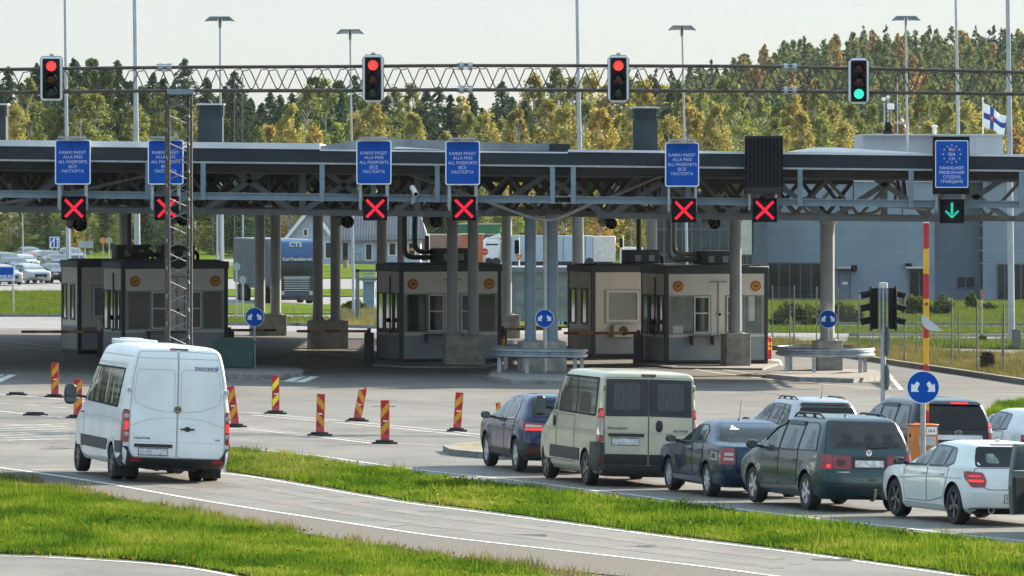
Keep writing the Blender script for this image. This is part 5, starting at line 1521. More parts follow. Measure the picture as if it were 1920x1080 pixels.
# ---- beige minibus
bp_ = carpaint("sand_metallic", (0.47, 0.435, 0.32), .25, .3, .10)
c = Car("minibus", "beige minibus with dark curtained rear windows, queueing beside the dark blue crossover", "minibus", 4.96,
    [(.24, .16, 4.75, .90), (.36, .02, 4.9, .98), (.55, 0, 4.96, 1.0), (.9, .02, 4.9, 1.005), (1.05, .03, 4.65, 1.0), (1.2, .04, 4.35, .992), (1.4, .055, 4.05, .98), (1.7, .08, 3.75, .96), (2.0, .105, 3.4, .94), (2.12, .12, 3.2, .925), (2.19, .16, 3.05, .89), (2.23, .26, 2.9, .80), (2.255, .55, 2.6, .55)],
    3.0, .98, .335, bp_, n=40, nf=7, uv=(1096, 910), psi=14.6, roll=1.2, tyre_w=.215, flare=.012, spokes=5, rim=M("steel_rim", (.20, .20, .19), .4, .6))
for k in 'LR':
    c.part("side_window", k, [(.35, 1.36), (3.12, 1.38), (3.05, 2.12), (.30, 2.12)], seam_m, .005, .05)
    b = MB(); c.pat(b, k, [(.42, 1.40), (1.75, 1.41), (1.75, 2.08), (.40, 2.08)], .010, .04); c.pat(b, k, [(1.82, 1.41), (3.05, 1.42), (2.98, 2.08), (1.82, 2.08)], .010, .04)
    for x0 in (.75, 2.1): c.pat(b, k, [(x0, 1.42), (x0+.8, 1.42), (x0+.8, 1.72), (x0+.7, 1.82), (x0+.1, 1.82), (x0, 1.72)], .0115, .06, 1)
    b.build("side_window", [M("minibus_window", (.05, .055, .05), .04, 0, .8, 1.3, spec=.9, ior=1.6), M("seat_shadow", (.012, .012, .012), .1)], c.root)
    fd = c.panel("door", k, [(3.2, .42), (4.0, .42), (4.2, .75), (4.25, 1.05), (4.05, 1.34), (3.2, 1.34)]); c.handle(k, 3.32, 1.18, .10, trim, fd, .22)
    c.part("door_window", k, [(3.22, 1.40), (3.95, 1.42), (3.5, 2.02), (3.22, 2.06)], carglass, .01, .05)
    c.panel("sliding_door", k, [(1.85, .42), (3.15, .42), (3.15, 1.33), (1.85, 1.33)])
    c.part("side_moulding", k, [(1.45, .46), (3.6, .46), (3.6, .70), (1.45, .70)], greytrim, .018, .02)
    b = MB(); c.seam(b, k, [(.1, 1.06), (2, 1.08), (4.2, 1.02)], .02, .012); b.build("panel_seams", M("soft_line_sand", (.32, .31, .25), .6), c.root)
    c.part("corner_bumper", k, [(.02, .30), (.52, .30), (.60, .5), (.60, .86), (.02, .88)], greytrim, .02, .04)
b = MB(); c.pat(b, 'B', [(-.92, .24), (.92, .24), (.985, .40), (.985, .86), (.90, .87), (.89, .43), (-.89, .43), (-.90, .87), (-.985, .86), (-.985, .40)], .045, .03); b.build("bumper", greytrim, c.root)
for sx in (-1, 1):
    poly = [(sx*.008, .44), (sx*.88, .44), (sx*.895, 1.3), (sx*.87, 2.13), (sx*.008, 2.14)]
    dr = c.panel("rear_door", 'B', poly if sx > 0 else poly[::-1], r=.05)
    wp2 = [(sx*.012, 1.385), (sx*.875, 1.375), (sx*.855, 2.10), (sx*.012, 2.11)]
    wd = c.part("rear_window", 'B', wp2 if sx > 0 else wp2[::-1], M("deep_window", (.010, .013, .015), .08, 0, .2, 3), .012, .03, dr)
    cu = [(sx*.17, 1.50), (sx*.72, 1.50), (sx*.71, 2.03), (sx*.17, 2.03)]
    m_c = M("rear_curtain", (.05, .053, .05), .6, 0, .35, 20)
    b = MB(); c.pat(b, 'B', cu, .014, .08)
    for i in range(7): x = .21+i*.075; c.pat(b, 'B', [(sx*x, 1.53), (sx*(x+.02), 1.53), (sx*(x+.02), 2.0), (sx*x, 2.0)], .017, .0, 1)
    b.build("curtain", [m_c, M("curtain_fold", (.085, .088, .082), .6)], wd)
    b = MB(); c.pat(b, 'B', [(sx*.02, .445), (sx*.875, .445), (sx*.88, .645), (sx*.02, .645)], .014, .02); b.build("lower_trim", trim, dr)
    b = MB(); c.seam(b, 'B', [(sx*.02, 1.06), (sx*.88, 1.05)], .022, .0115); b.build("door_pressing", M("soft_line_sand", (.32, .31, .25), .6), dr)
    b = MB(); p, _ = c.proj('B', sx*.90, 1.94); b.ell((p.x, p.y-.01, p.z), (.035, .04, .075), 12, 8, 3, 0); b.lathe([(0, -.052), (.018, -.05)], (p.x, p.y, p.z+.02), 'y', 10, 1); b.lathe([(0, -.052), (.018, -.05)], (p.x, p.y, p.z-.03), 'y', 10, 1); b.build("hinge", [bp_, trim], dr)
c.tail([(.03, .88), (.15, .88), (.17, 1.2), (.13, 1.5), (.04, 1.54)], [(-.99, .88), (-.905, .88), (-.905, 1.52), (-.975, 1.54)],
       [('B', [(-.982, 1.01), (-.912, 1.01), (-.912, 1.34), (-.975, 1.34)], 1), ('S', [(.04, 1.01), (.14, 1.02), (.14, 1.32), (.05, 1.34)], 1), ('B', [(-.98, 1.38), (-.912, 1.38), (-.912, 1.48), (-.975, 1.48)], 2)], r=.04)
c.part("plate_recess", 'B', [(-.80, .79), (-.10, .79), (-.08, 1.0), (-.80, 1.0)], bp_, .010, .04)
c.part("plate_light_bar", 'B', [(-.81, .985), (-.09, .985), (-.09, 1.045), (-.81, 1.045)], trim, .03, .01)
c.plate(-.74, -.20, .825, .95)
c.part("brake_light", 'B', [(-.14, 2.165), (.15, 2.165), (.15, 2.205), (-.14, 2.205)], M("dark_red_lens", (.10, .01, .01), .2), .03, .012)
b = MB(); p, _ = c.proj('B', .215, 1.20); b.ell((p.x, p.y-.02, p.z), (.07, .022, .115), 18, 10, 2.6, 0); b.build("handle", trim, c.root)
c.script("PEUGEOT", -.62, 1.145, .40, .06, greytrim); c.script("BOXER", .66, 1.11, .30, .06, greytrim)
c.mirror(4.0, 1.42, .22, .40, .11, trim, .12); c.windshield(1.26, 2.08, .9, .8)
for sx in (-1, 1): c.part("fog_reflector", 'B', [(sx*.91, .50), (sx*.97, .50), (sx*.97, .57), (sx*.91, .57)], tail_red, .055, .015)
b = MB(); b.box(-.8, .8, -2.3, 1.5, .20, .26); b.build("chassis", trim, c.root)

def saloon_side(c, wins, doors, handles, belt=None, wm=carglass, frame=trim, hm=None):
    for k in 'LR':
        for pl in wins:
            o = c.part("side_window", k, pl, wm, .010, .03)
            b = MB(); q = roundpoly(pl, .03); c.seam(b, k, q+[q[0]], .022, .0115); b.build("window_frame", frame, o)
            d0, d1 = min(p[0] for p in pl), max(p[0] for p in pl); z0, z1 = min(p[1] for p in pl), max(p[1] for p in pl)
            if d1-d0 > .5:                              # dim seat back and headrest behind the glass
                m_, h_ = d0+(d1-d0)*.42, z1-z0; b = MB()
                c.pat(b, k, [(m_-.17, z0+.03), (m_+.19, z0+.03), (m_+.12, z0+h_*.42), (m_+.09, z0+h_*.50), (m_+.10, z0+h_*.72), (m_-.10, z0+h_*.74), (m_-.10, z0+h_*.52), (m_-.16, z0+h_*.40)], .0112, .03)
                b.build("seat_silhouette", M("seat_seen_through_glass", (.010, .012, .013), .08, 0, .2, 5, spec=.6), o)
        for i, pl in enumerate(doors):
            d = c.panel("door", k, pl)
            if i < len(handles): c.handle(k, handles[i][0], handles[i][1], .19, hm, d)
        if belt: b = MB(); c.seam(b, k, belt, .02, .012); b.build("belt_trim", trim, c.root)
def rear_seats(c, z0, w=.11, h=.17, xs=(-.38, .05, .40)):
    b = MB()
    for x in xs: c.pat(b, 'B', [(x-w, z0), (x+w, z0), (x+w*.8, z0+h), (x-w*.8, z0+h)], .0145, .05)
    c.pat(b, 'B', [(-.60, z0-.06), (.60, z0-.06), (.58, z0+.02), (-.58, z0+.02)], .0142, .02)
    b.build("headrests", M("headrest_behind_glass", (.022, .025, .026), .12, 0, .3, 6, spec=.3), c.root)
def sills(c, z0, z1, d0, d1, m): c.both("sill", [(d0, z0), (d1, z0), (d1, z1), (d0, z1)], m, .014, .02)

# ---- dark blue crossover
pt = carpaint("deep_blue", (0.003, 0.012, 0.06), .3, .25, .15)
c = Car("crossover", "dark blue crossover at the head of the queue, left of the beige minibus", "car", 4.377,
    [(.24, .22, 4.1, .80), (.36, .05, 4.28, .87), (.6, 0, 4.37, .90), (.85, .04, 4.33, .895), (1.0, .09, 4.1, .875), (1.08, .13, 3.5, .86), (1.14, .18, 3.1, .84), (1.3, .38, 2.75, .76), (1.45, .55, 2.4, .68), (1.53, .66, 2.1, .60), (1.57, .85, 1.9, .50), (1.59, 1.2, 1.6, .3)],
    2.646, .83, .345, pt, n=9.5, uv=(965, 885), psi=13.2, roll=.6, spokes=5)
saloon_side(c, [[(1.0, 1.10), (1.75, 1.06), (1.75, 1.46), (1.25, 1.47), (1.02, 1.30)], [(1.82, 1.06), (2.85, 1.04), (2.75, 1.12), (2.35, 1.40), (1.82, 1.46)]],
            [[(1.15, .45), (1.80, .42), (1.80, 1.03), (1.0, 1.07), (1.0, .85)], [(1.83, .42), (2.9, .42), (2.95, .8), (2.9, 1.01), (1.83, 1.03)]], [(1.10, .93), (1.95, .92)], frame=chrome)
sills(c, .30, .44, 1.2, 3.1, trim)
b = MB()
for k in 'LR': c.pat(b, k, [(.1, .26), (.42, .26), (.45, .42), (.40, .62), (.02, .55)], .014, .03)
c.pat(b, 'B', [(-.86, .30), (.86, .30), (.86, .56), (-.86, .56)], .03, .03); b.build("bumper", greytrim, c.root)
c.panel("tailgate", 'B', [(-.66, .60), (.66, .60), (.80, .85), (.72, 1.05), (-.72, 1.05), (-.80, .85)])
c.part("rear_window", 'B', [(-.70, 1.14), (.70, 1.14), (.58, 1.47), (-.58, 1.47)], tintglass, .01, .05)
c.tail([(.30, .93), (.52, 1.01), (.58, 1.06), (.30, 1.04)], [(-.845, .86), (-.45, .86), (-.42, 1.0), (-.78, 1.03), (-.83, 1.02)],
       [('B', [(-.84, .93), (-.52, .93), (-.50, .97), (-.82, .985)], 1), ('B', [(-.84, .86), (-.50, .87), (-.50, .91), (-.84, .905)], 2)])
c.plate(-.26, .26, .66, .78); c.mirror(2.85, 1.06, .19, .15); c.windshield(1.14, 1.5, .78, .58)
rear_seats(c, 1.2); c.antenna(0, .75, .12); c.part("reflector", 'B', [(-.80, .42), (-.60, .42), (-.60, .46), (-.80, .46)], tail_red, .04, .01)

# ---- dark blue saloon
pt = carpaint("navy_blue", (0.003, 0.020, 0.052), .3, .25, .15)
c = Car("saloon", "navy blue saloon with a rod aerial and white sticker in its rear window", "car", 4.57,
    [(.20, .2, 4.3, .78), (.30, .05, 4.48, .845), (.5, 0, 4.57, .872), (.75, .03, 4.5, .88), (.85, .05, 4.3, .875), (.92, .07, 3.75, .865), (.96, .10, 3.4, .855), (.995, .22, 3.15, .845), (1.02, .52, 3.0, .83), (1.15, .82, 2.75, .745), (1.3, 1.18, 2.4, .655), (1.38, 1.45, 2.2, .575), (1.415, 1.65, 2.1, .48), (1.432, 1.85, 2.0, .3)],
    2.58, 1.04, .315, pt, n=10, uv=(1324, 931), psi=14.6, roll=.6, spokes=7)
saloon_side(c, [[(1.35, 1.02), (1.98, 1.0), (1.98, 1.32), (1.72, 1.33), (1.48, 1.24)], [(2.05, 1.0), (3.0, .98), (2.85, 1.08), (2.5, 1.28), (2.05, 1.32)]],
            [[(1.42, .48), (2.0, .36), (2.0, .98), (1.35, .99), (1.36, .66)], [(2.03, .36), (3.08, .36), (3.1, .8), (3.05, .955), (2.03, .98)]], [(1.5, .87), (2.17, .86)])
sills(c, .25, .34, 1.4, 3.35, M("sill_bright", (.16, .19, .22), .35, .3))
c.both("side_reflection", [(.38, .70), (.78, .71), (.76, .86), (.40, .85)], M("sand_reflection", (.36, .33, .27), .4, 0, .2, 5), .008, .01)  # sand coloured reflection painted onto the flank as a pale patch, dark in the middle
c.both("reflection_center", [(.46, .73), (.70, .74), (.69, .83), (.47, .82)], trim, .010, .01)
c.panel("tailgate", 'B', [(-.58, .60), (.58, .60), (.60, .95), (-.60, .95)])
c.part("rear_window", 'B', [(-.74, 1.05), (.74, 1.05), (.55, 1.375), (-.55, 1.375)], tintglass, .01, .06)
c.tail(None, [(-.845, .64), (-.62, .64), (-.62, .95), (-.825, .95)],
       [('B', [(-.81, .715), (-.65, .715), (-.65, .765), (-.81, .765)], 1), ('B', [(-.80, .80), (-.65, .80), (-.65, .86), (-.80, .86)], 1)])
b = MB(); c.pat(b, 'B', [(-.84, .24), (.84, .24), (.84, .54), (-.84, .54)], .025, .05); b.build("bumper", pt, c.root)
c.plate(-.26, .26, .70, .82); c.badge(-.25, .885, .06, "wing"); c.antenna(-.05, 1.72, .42, .3)
b = MB()
zz, xx = 1.285, -.33
for dx, dz, w in ((0, .035, .05), (0, .01, .11), (0, -.015, .20)):
    c.pat(b, 'B', [(xx+dx-w/2, zz+dz-.009), (xx+dx+w/2, zz+dz-.009), (xx+dx+w*.35, zz+dz+.011), (xx+dx-w*.35, zz+dz+.011)], .016, .0)
b.build("window_sticker", signwhite, c.root)
rear_seats(c, 1.10, .10, .12); c.mirror(3.0, .99, .19, .14); c.windshield(1.03, 1.36, .76, .55)

# ---- dark green-grey people carrier
pt = carpaint("petrol_grey", (0.017, 0.046, 0.056), .35, .27, .18)
c = Car("people_carrier", "dark petrol grey people carrier with a red lamp band across its tailgate", "car", 4.63,
    [(.22, .22, 4.35, .80), (.33, .04, 4.52, .87), (.5, 0, 4.63, .893), (.7, .02, 4.6, .905), (.85, .04, 4.4, .902), (.95, .06, 4.1, .892), (1.03, .08, 3.8, .88), (1.1, .10, 3.6, .866), (1.3, .19, 3.2, .80), (1.5, .30, 2.75, .72), (1.6, .38, 2.4, .66), (1.66, .52, 2.2, .58), (1.69, .8, 2.0, .45), (1.71, 1.2, 1.7, .25)],
    2.835, .86, .335, pt, n=12, uv=(1509, 957), psi=17.3, roll=1.0, spokes=5, levels=70)
saloon_side(c, [[(.42, 1.08), (1.30, 1.06), (1.30, 1.55), (.80, 1.56), (.62, 1.50)], [(1.37, 1.06), (2.28, 1.05), (2.24, 1.55), (1.37, 1.56)], [(2.35, 1.05), (3.35, 1.04), (3.2, 1.12), (2.75, 1.44), (2.35, 1.54)]],
            [[(1.42, .42), (2.3, .40), (2.3, 1.03), (1.33, 1.04), (1.34, .75)], [(2.33, .40), (3.38, .40), (3.42, .85), (3.4, 1.01), (2.33, 1.03)]], [(1.50, .88), (2.48, .87)])
c.both("rub_strip", [(1.3, .50), (3.3, .50), (3.3, .57), (1.3, .57)], M("petrol_grey_dark", (.018, .035, .042), .4), .018, .02)
c.panel("tailgate", 'B', [(-.74, .52), (.74, .52), (.80, .80), (.80, 1.1), (.66, 1.60), (-.66, 1.60), (-.80, 1.1), (-.80, .80)])
c.part("rear_window", 'B', [(-.745, 1.13), (.745, 1.13), (.61, 1.59), (-.61, 1.59)], M("brown_tint_glass", (.028, .027, .024), .12, 0, .25, 1.5), .012, .07)
c.tail(None, [(-.872, .76), (-.70, .76), (-.70, 1.02), (-.85, 1.04)],
       [('B', [(-.80, .785), (-.73, .785), (-.73, .85), (-.80, .85)], 2)])
b = MB(); c.pat(b, 'B', [(-.69, .77), (-.34, .77), (-.34, 1.0), (-.69, 1.0)], .016, .02, 0); c.pat(b, 'B', [(.34, .77), (.69, .77), (.69, 1.0), (.34, 1.0)], .016, .02, 0)
c.pat(b, 'B', [(-.62, .83), (-.45, .83), (-.45, .94), (-.62, .94)], .020, .04, 1); c.pat(b, 'B', [(.45, .83), (.62, .83), (.62, .94), (.45, .94)], .020, .04, 1)
c.pat(b, 'B', [(-.335, .775), (.335, .775), (.335, .995), (-.335, .995)], .014, .01, 2); b.build("lamp_band", [M("band_red", (.20, .008, .012), .18, 0, .2, 6, coat=.5), M("band_dark", (.06, .01, .01), .2), trim], c.root)
c.plate(-.27, .27, .80, .925)
c.badge(0, 1.06, .055, "vw", off=.008); c.script("SHARAN", -.50, .715, .24, .04)
b = MB(); c.pat(b, 'B', [(-.86, .25), (.86, .25), (.88, .46), (-.88, .46)], .03, .05); c.seam(b, 'B', [(-.85, .43), (.85, .43)], .014, .034, 1); b.build("bumper", [pt, seam_m], c.root)
c.part("tailgate_handle", 'B', [(-.02, .57), (.14, .57), (.14, .60), (-.02, .60)], trim, .018, .01)
b = MB(); y = c.back(.1, .3); b.tube(bend([(.1, y+.1, .22), (.1, y-.10, .20), (.1, y-.11, .37)], 5), .022, 10); b.ell((.1, y-.11, .40), (.028, .028, .03), 12, 8); b.build("tow_bar", M("tow_steel", (.30, .27, .22), .4, .6), c.root)
c.roof_rail(.60, .75, 2.35, trim, .075, .02); c.wiper(.02, 1.15, .38, 1.165); c.antenna(-.2, .78, .30, .5)
rear_seats(c, 1.22); c.mirror(3.3, 1.06, .20, .16); c.windshield(1.12, 1.58, .82, .62)
b = MB()
for k in 'L': c.pat(b, k, [(2.36, 1.50), (2.75, 1.40), (3.1, 1.17), (3.1, 1.21), (2.75, 1.47), (2.36, 1.57)], .03, .01); c.pat(b, k, [(1.40, 1.50), (2.22, 1.50), (2.22, 1.57), (1.40, 1.57)], .03, .01)
b.build("wind_deflector", trim, c.root)
c.part("number_plate_light", 'B', [(-.2, .965), (.2, .965), (.2, .985), (-.2, .985)], trim, .03, .005)

# ---- white hatchback, nearest at the right
pt = carpaint("hatch_white", (0.64, 0.65, 0.64), 0, .25, .06)
c = Car("hatchback", "white five door hatchback nearest the camera at the right edge, with lit red tail lamp", "car", 4.32,
    [(.19, .3, 4.05, .79), (.30, .06, 4.22, .86), (.50, .0, 4.32, .882), (.70, .03, 4.28, .885), (.85, .08, 4.1, .872), (.92, .12, 3.6, .862), (.97, .14, 3.15, .85), (1.0, .16, 2.98, .835), (1.15, .34, 2.62, .75), (1.28, .46, 2.30, .675), (1.355, .55, 2.06, .61), (1.39, .8, 1.85, .52), (1.41, 1.05, 1.7, .42), (1.42, 1.3, 1.55, .25)],
    2.69, .80, .335, pt, n=7.5, uv=(1786, 983), psi=18.2, roll=.6, tyre_w=.225, spokes=5, rim=alloy_d, levels=70)
saloon_side(c, [[(.92, 1.05), (1.10, .99), (1.26, .985), (1.26, 1.30), (1.10, 1.27)], [(1.31, .985), (1.98, .97), (1.98, 1.315), (1.31, 1.30)], [(2.05, .97), (3.0, .955), (2.85, 1.06), (2.45, 1.27), (2.05, 1.315)]],
            [[(1.22, .45), (1.98, .34), (1.98, .95), (1.05, .965), (1.10, .70)], [(2.01, .34), (3.0, .34), (3.04, .75), (3.0, .93), (2.01, .95)]], [(1.30, .845), (2.14, .83)])
b = MB()
for k in 'LR': c.seam(b, k, [(.5, .80), (1.3, .79), (2.6, .74), (3.3, .70)], .02, .012)
b.build("shoulder_line", M("white_crease", (.45, .46, .46), .5), c.root)
sills(c, .22, .31, 1.25, 3.1, pt)
c.panel("tailgate", 'B', [(-.56, .62), (.56, .62), (.72, .75), (.74, .98), (-.74, .98), (-.72, .75)])
c.part("rear_window", 'B', [(-.72, 1.0), (.72, 1.0), (.57, 1.335), (-.57, 1.335)], tintglass, .012, .06)
c.part("headrest", 'B', [(-.50, 1.06), (-.26, 1.06), (-.28, 1.22), (-.47, 1.22)], M("dim_interior", (.09, .12, .12), .2, 0, .6, 6), .0135, .05)
c.part("brake_light", 'B', [(-.30, 1.362), (.30, 1.362), (.28, 1.38), (-.28, 1.38)], M("dark_red_lens", (.10, .01, .01), .2), .02, .008)
c.tail(None, [(-.80, .655), (-.60, .665), (-.57, .78), (-.62, .91), (-.835, .925), (-.845, .80)],
       [('B', [(-.82, .745), (-.63, .745), (-.62, .785), (-.82, .785)], 2), ('B', [(-.81, .835), (-.66, .835), (-.66, .855), (-.81, .855)], 2)])
b = MB(); c.pat(b, 'B', [(-.82, .32), (.82, .32), (.85, .58), (-.85, .58)], .02, .06); b.build("bumper", pt, c.root)
c.part("diffuser", 'B', [(-.78, .20), (.78, .20), (.80, .30), (-.80, .30)], trim, .035, .03)
c.plate(-.26, .26, .41, .53)
b = MB(); b.text("O", .10, (-.20, c.back(0, .47)-.024, .47), 0, .003); b.build("lettering", trim, c.root)
b = MB(); y = c.back(-.48, .26); b.lathe([(.055, .1), (.058, -.08), (.046, -.08), (.044, .1)], (-.48, y, .27), 'y', 18, 0); b.lathe([(0, -.02), (.046, -.02)], (-.48, y, .27), 'y', 16, 1, False); b.build("exhaust_pipe", [chrome, trim], c.root)
c.badge(0, .90, .04, "round"); c.mirror(2.98, .965, .18, .14, .09, trim, .09); c.windshield(1.0, 1.35, .78, .57)
b = MB(); y = .95-c.L/2; z = c.ztop(0, y); b.prism([(y-.02, z-.01), (y+.14, z-.01), (y+.02, z+.055), (y-.02, z+.06)], -.02, .02, 'yz'); b.build("roof_fin", pt, c.root)

# ---- silver sports utility behind the queue
pt = carpaint("silver_grey", (0.38, 0.41, 0.42), .4, .28, .08)
c = Car("sports_utility_car", "silver grey sports utility car with roof rails, half hidden behind the navy saloon", "car", 4.43,
    [(.24, .2, 4.15, .80), (.36, .04, 4.33, .88), (.6, 0, 4.43, .905), (.9, .04, 4.3, .895), (1.02, .08, 3.7, .88), (1.1, .12, 3.4, .86), (1.3, .26, 2.95, .77), (1.5, .40, 2.5, .68), (1.59, .48, 2.2, .615), (1.64, .62, 2.0, .53), (1.67, .9, 1.8, .38), (1.68, 1.2, 1.6, .2)],
    2.6, .90, .34, pt, n=9.5, uv=(1460, 886), psi=15.5, roll=.6)
saloon_side(c, [[(.62, 1.10), (1.18, 1.07), (1.18, 1.50), (.86, 1.50)], [(1.24, 1.07), (1.98, 1.05), (1.96, 1.51), (1.24, 1.51)], [(2.05, 1.05), (3.1, 1.04), (2.95, 1.12), (2.5, 1.42), (2.05, 1.51)]],
            [[(1.2, .45), (2.0, .42), (2.0, 1.03), (1.2, 1.05)], [(2.03, .42), (3.1, .42), (3.1, 1.02), (2.03, 1.03)]], [(1.35, .92), (2.2, .92)])
c.part("rear_window", 'B', [(-.72, 1.10), (.72, 1.10), (.62, 1.47), (-.62, 1.47)], tintglass, .01, .06)
c.part("roof_spoiler", 'B', [(-.62, 1.51), (.62, 1.51), (.56, 1.57), (-.56, 1.57)], trim, .05, .02)
c.part("brake_light", 'B', [(-.02, 1.525), (.32, 1.525), (.32, 1.56), (-.02, 1.56)], M("dark_red_lens", (.10, .01, .01), .2), .06, .01)
c.tail(None, [(-.85, .84), (-.6, .84), (-.6, 1.0), (-.84, 1.0)])
c.panel("tailgate", 'B', [(-.6, .55), (.6, .55), (.7, .95), (-.7, .95)]); c.plate(-.26, .26, .65, .77)
c.root.scale = (.92,)*3; c.roof_rail(.56, .75, 2.2, trim, .06, .018); c.antenna(.0, .80, .32, .35); c.mirror(3.05, 1.05); c.windshield(1.12, 1.56, .78, .58)

# ---- black off-roader
pt = carpaint("black_metallic", (0.005, 0.011, 0.014), .3, .22, .15)
c = Car("off_road_car", "black off road car with a lit spoiler brake light, behind the orange cabinet", "car", 4.78,
    [(.30, .2, 4.5, .82), (.44, .03, 4.7, .91), (.7, 0, 4.78, .94), (1.0, .02, 4.7, .94), (1.12, .04, 4.3, .93), (1.2, .06, 3.7, .915), (1.28, .075, 3.45, .90), (1.5, .15, 3.05, .83), (1.68, .24, 2.7, .76), (1.78, .32, 2.45, .70), (1.83, .45, 2.3, .62), (1.86, .8, 2.1, .48), (1.875, 1.2, 1.7, .28)],
    2.79, 1.05, .385, pt, n=12, uv=(1674, 914), psi=16.5, roll=.9)
saloon_side(c, [[(.35, 1.22), (1.20, 1.20), (1.20, 1.70), (.62, 1.70)], [(1.28, 1.20), (2.15, 1.19), (2.12, 1.71), (1.28, 1.71)], [(2.22, 1.19), (3.3, 1.18), (3.1, 1.3), (2.75, 1.6), (2.22, 1.70)]],
            [[(1.3, .5), (2.18, .5), (2.18, 1.16), (1.25, 1.17)], [(2.21, .5), (3.3, .5), (3.3, 1.14), (2.21, 1.16)]], [(1.45, 1.05), (2.4, 1.05)], wm=M("blue_sheen_glass", (.05, .075, .085), .05, .3, .2, 1, spec=1, ior=1.7))
c.both("wind_deflector", [(1.3, 1.66), (2.1, 1.66), (2.1, 1.73), (1.3, 1.73)], trim, .03, .01)
c.part("rear_window", 'B', [(-.80, 1.22), (.80, 1.22), (.66, 1.70), (-.66, 1.70)], tintglass, .012, .07)
c.part("roof_spoiler", 'B', [(-.66, 1.745), (.66, 1.745), (.60, 1.80), (-.60, 1.80)], pt, .06, .02)
c.part("brake_light", 'B', [(-.02, 1.755), (.36, 1.755), (.36, 1.785), (-.02, 1.785)], tail_lit, .07, .008)
c.tail(None, [(-.90, .98), (-.74, .98), (-.74, 1.36), (-.83, 1.38)], [('B', [(-.87, 1.18), (-.75, 1.18), (-.75, 1.27), (-.85, 1.27)], 1), ('B', [(-.85, 1.29), (-.75, 1.29), (-.75, 1.35), (-.83, 1.36)], 2)])
c.part("chrome_bar", 'B', [(-.45, 1.02), (.62, 1.02), (.60, 1.12), (-.45, 1.12)], M("satin_chrome", (.5, .5, .5), .3, .8), .02, .02)
c.badge(.08, 1.165, .085, "oval", off=.01); c.plate(-.26, .26, .86, .98); c.wiper(.1, 1.25, .42, 1.27); c.mirror(3.3, 1.22, .2, .18); c.windshield(1.3, 1.72, .82, .66)
c.panel("tailgate", 'B', [(-.70, .60), (.70, .60), (.72, 1.18), (-.72, 1.18)])
c.root.scale = (.95,)*3

# ---- second white car, cut by the frame
pt = carpaint("pale_white", (0.60, 0.62, 0.63), 0, .25, .06)
c = Car("compact_car", "white compact car cut off by the right edge, behind the white hatchback", "car", 4.2,
    [(.20, .3, 3.95, .79), (.32, .06, 4.12, .86), (.52, 0, 4.2, .88), (.75, .04, 4.15, .88), (.9, .08, 3.9, .865), (.98, .12, 3.3, .85), (1.04, .16, 3.05, .825), (1.2, .36, 2.6, .73), (1.35, .52, 2.15, .63), (1.42, .66, 1.9, .55), (1.45, .9, 1.75, .42), (1.462, 1.2, 1.55, .25)],
    2.58, .75, .315, pt, n=9, uv=(1890, 904), psi=17.5, roll=.6)
saloon_side(c, [[(1.0, 1.05), (1.32, 1.02), (1.32, 1.36), (1.12, 1.33)], [(1.38, 1.02), (2.0, 1.0), (2.0, 1.37), (1.38, 1.36)], [(2.07, 1.0), (2.98, .98), (2.8, 1.1), (2.4, 1.32), (2.07, 1.37)]],
            [[(1.2, .45), (2.0, .36), (2.0, .98), (1.1, .99)], [(2.03, .36), (3.0, .36), (3.02, .95), (2.03, .98)]], [(1.35, .87), (2.17, .86)])
c.part("rear_window", 'B', [(-.70, 1.04), (.70, 1.04), (.56, 1.38), (-.56, 1.38)], tintglass, .01, .06)
c.tail(None, [(-.83, .75), (-.6, .75), (-.6, .95), (-.81, .96)]); c.mirror(2.95, 1.0); c.windshield(1.06, 1.4, .76, .56); c.plate(-.26, .26, .6, .72)

# ---- grey green car beyond the right edge: its open door reaches into the picture
pt = carpaint("grey_green", (0.13, 0.16, 0.145), .35, .3, .15)
gx = G(1950, 998)
c = Car("estate_car", "grey green car at the right edge of which only the open front door shows", "car", 4.5,
    [(.22, .25, 4.2, .80), (.34, .05, 4.38, .87), (.55, 0, 4.5, .89), (.8, .04, 4.45, .89), (.95, .08, 4.1, .87), (1.05, .12, 3.4, .86), (1.1, .15, 3.2, .845), (1.3, .32, 2.75, .75), (1.46, .46, 2.35, .66), (1.53, .6, 2.1, .57), (1.56, .85, 1.9, .42), (1.575, 1.2, 1.6, .2)],
    2.65, .9, .33, pt, n=7.5, uv=(2074, 1014), psi=19.0, roll=.5)
saloon_side(c, [[(.7, 1.10), (1.98, 1.08), (1.98, 1.47), (.95, 1.47)], [(2.05, 1.08), (3.1, 1.07), (2.55, 1.42), (2.05, 1.47)]], [[(1.2, .42), (2.0, .40), (2.0, 1.05), (1.2, 1.06)]], [(1.4, .92)])
c.windshield(1.12, 1.5, .8, .6)
a = math.radians(19.0)
hx, hy = -.87, 3.15 - 4.5/2
Dm = Matrix.Translation((hx, hy, 0)) @ Matrix.Rotation(math.radians(-62), 4, 'Z')
b = MB()
low = [(0, .33), (-1.02, .33), (-1.08, .80), (-1.06, 1.05), (0, 1.03)]
b.prism(low, -.05, .02, 'yz', 0); b.prism([(-.05, .40), (-.98, .40), (-1.02, .95), (-.05, .95)], .02, .06, 'yz', 1)
fr_ = [(-1.06, 1.05), (-.98, 1.47), (-.5, 1.45), (0, 1.05)]
for i in range(3): b.beam((0, fr_[i][0], fr_[i][1]), (0, fr_[i+1][0], fr_[i+1][1]), .05, .06, 0, up=(1, 0, 0))
b.prism([(-1.03, 1.06), (-.96, 1.44), (-.52, 1.42), (-.05, 1.06)], -.012, -.006, 'yz', 2)
b.xf(Dm).build("open_door", [pt, greytrim, carglass], c.root)
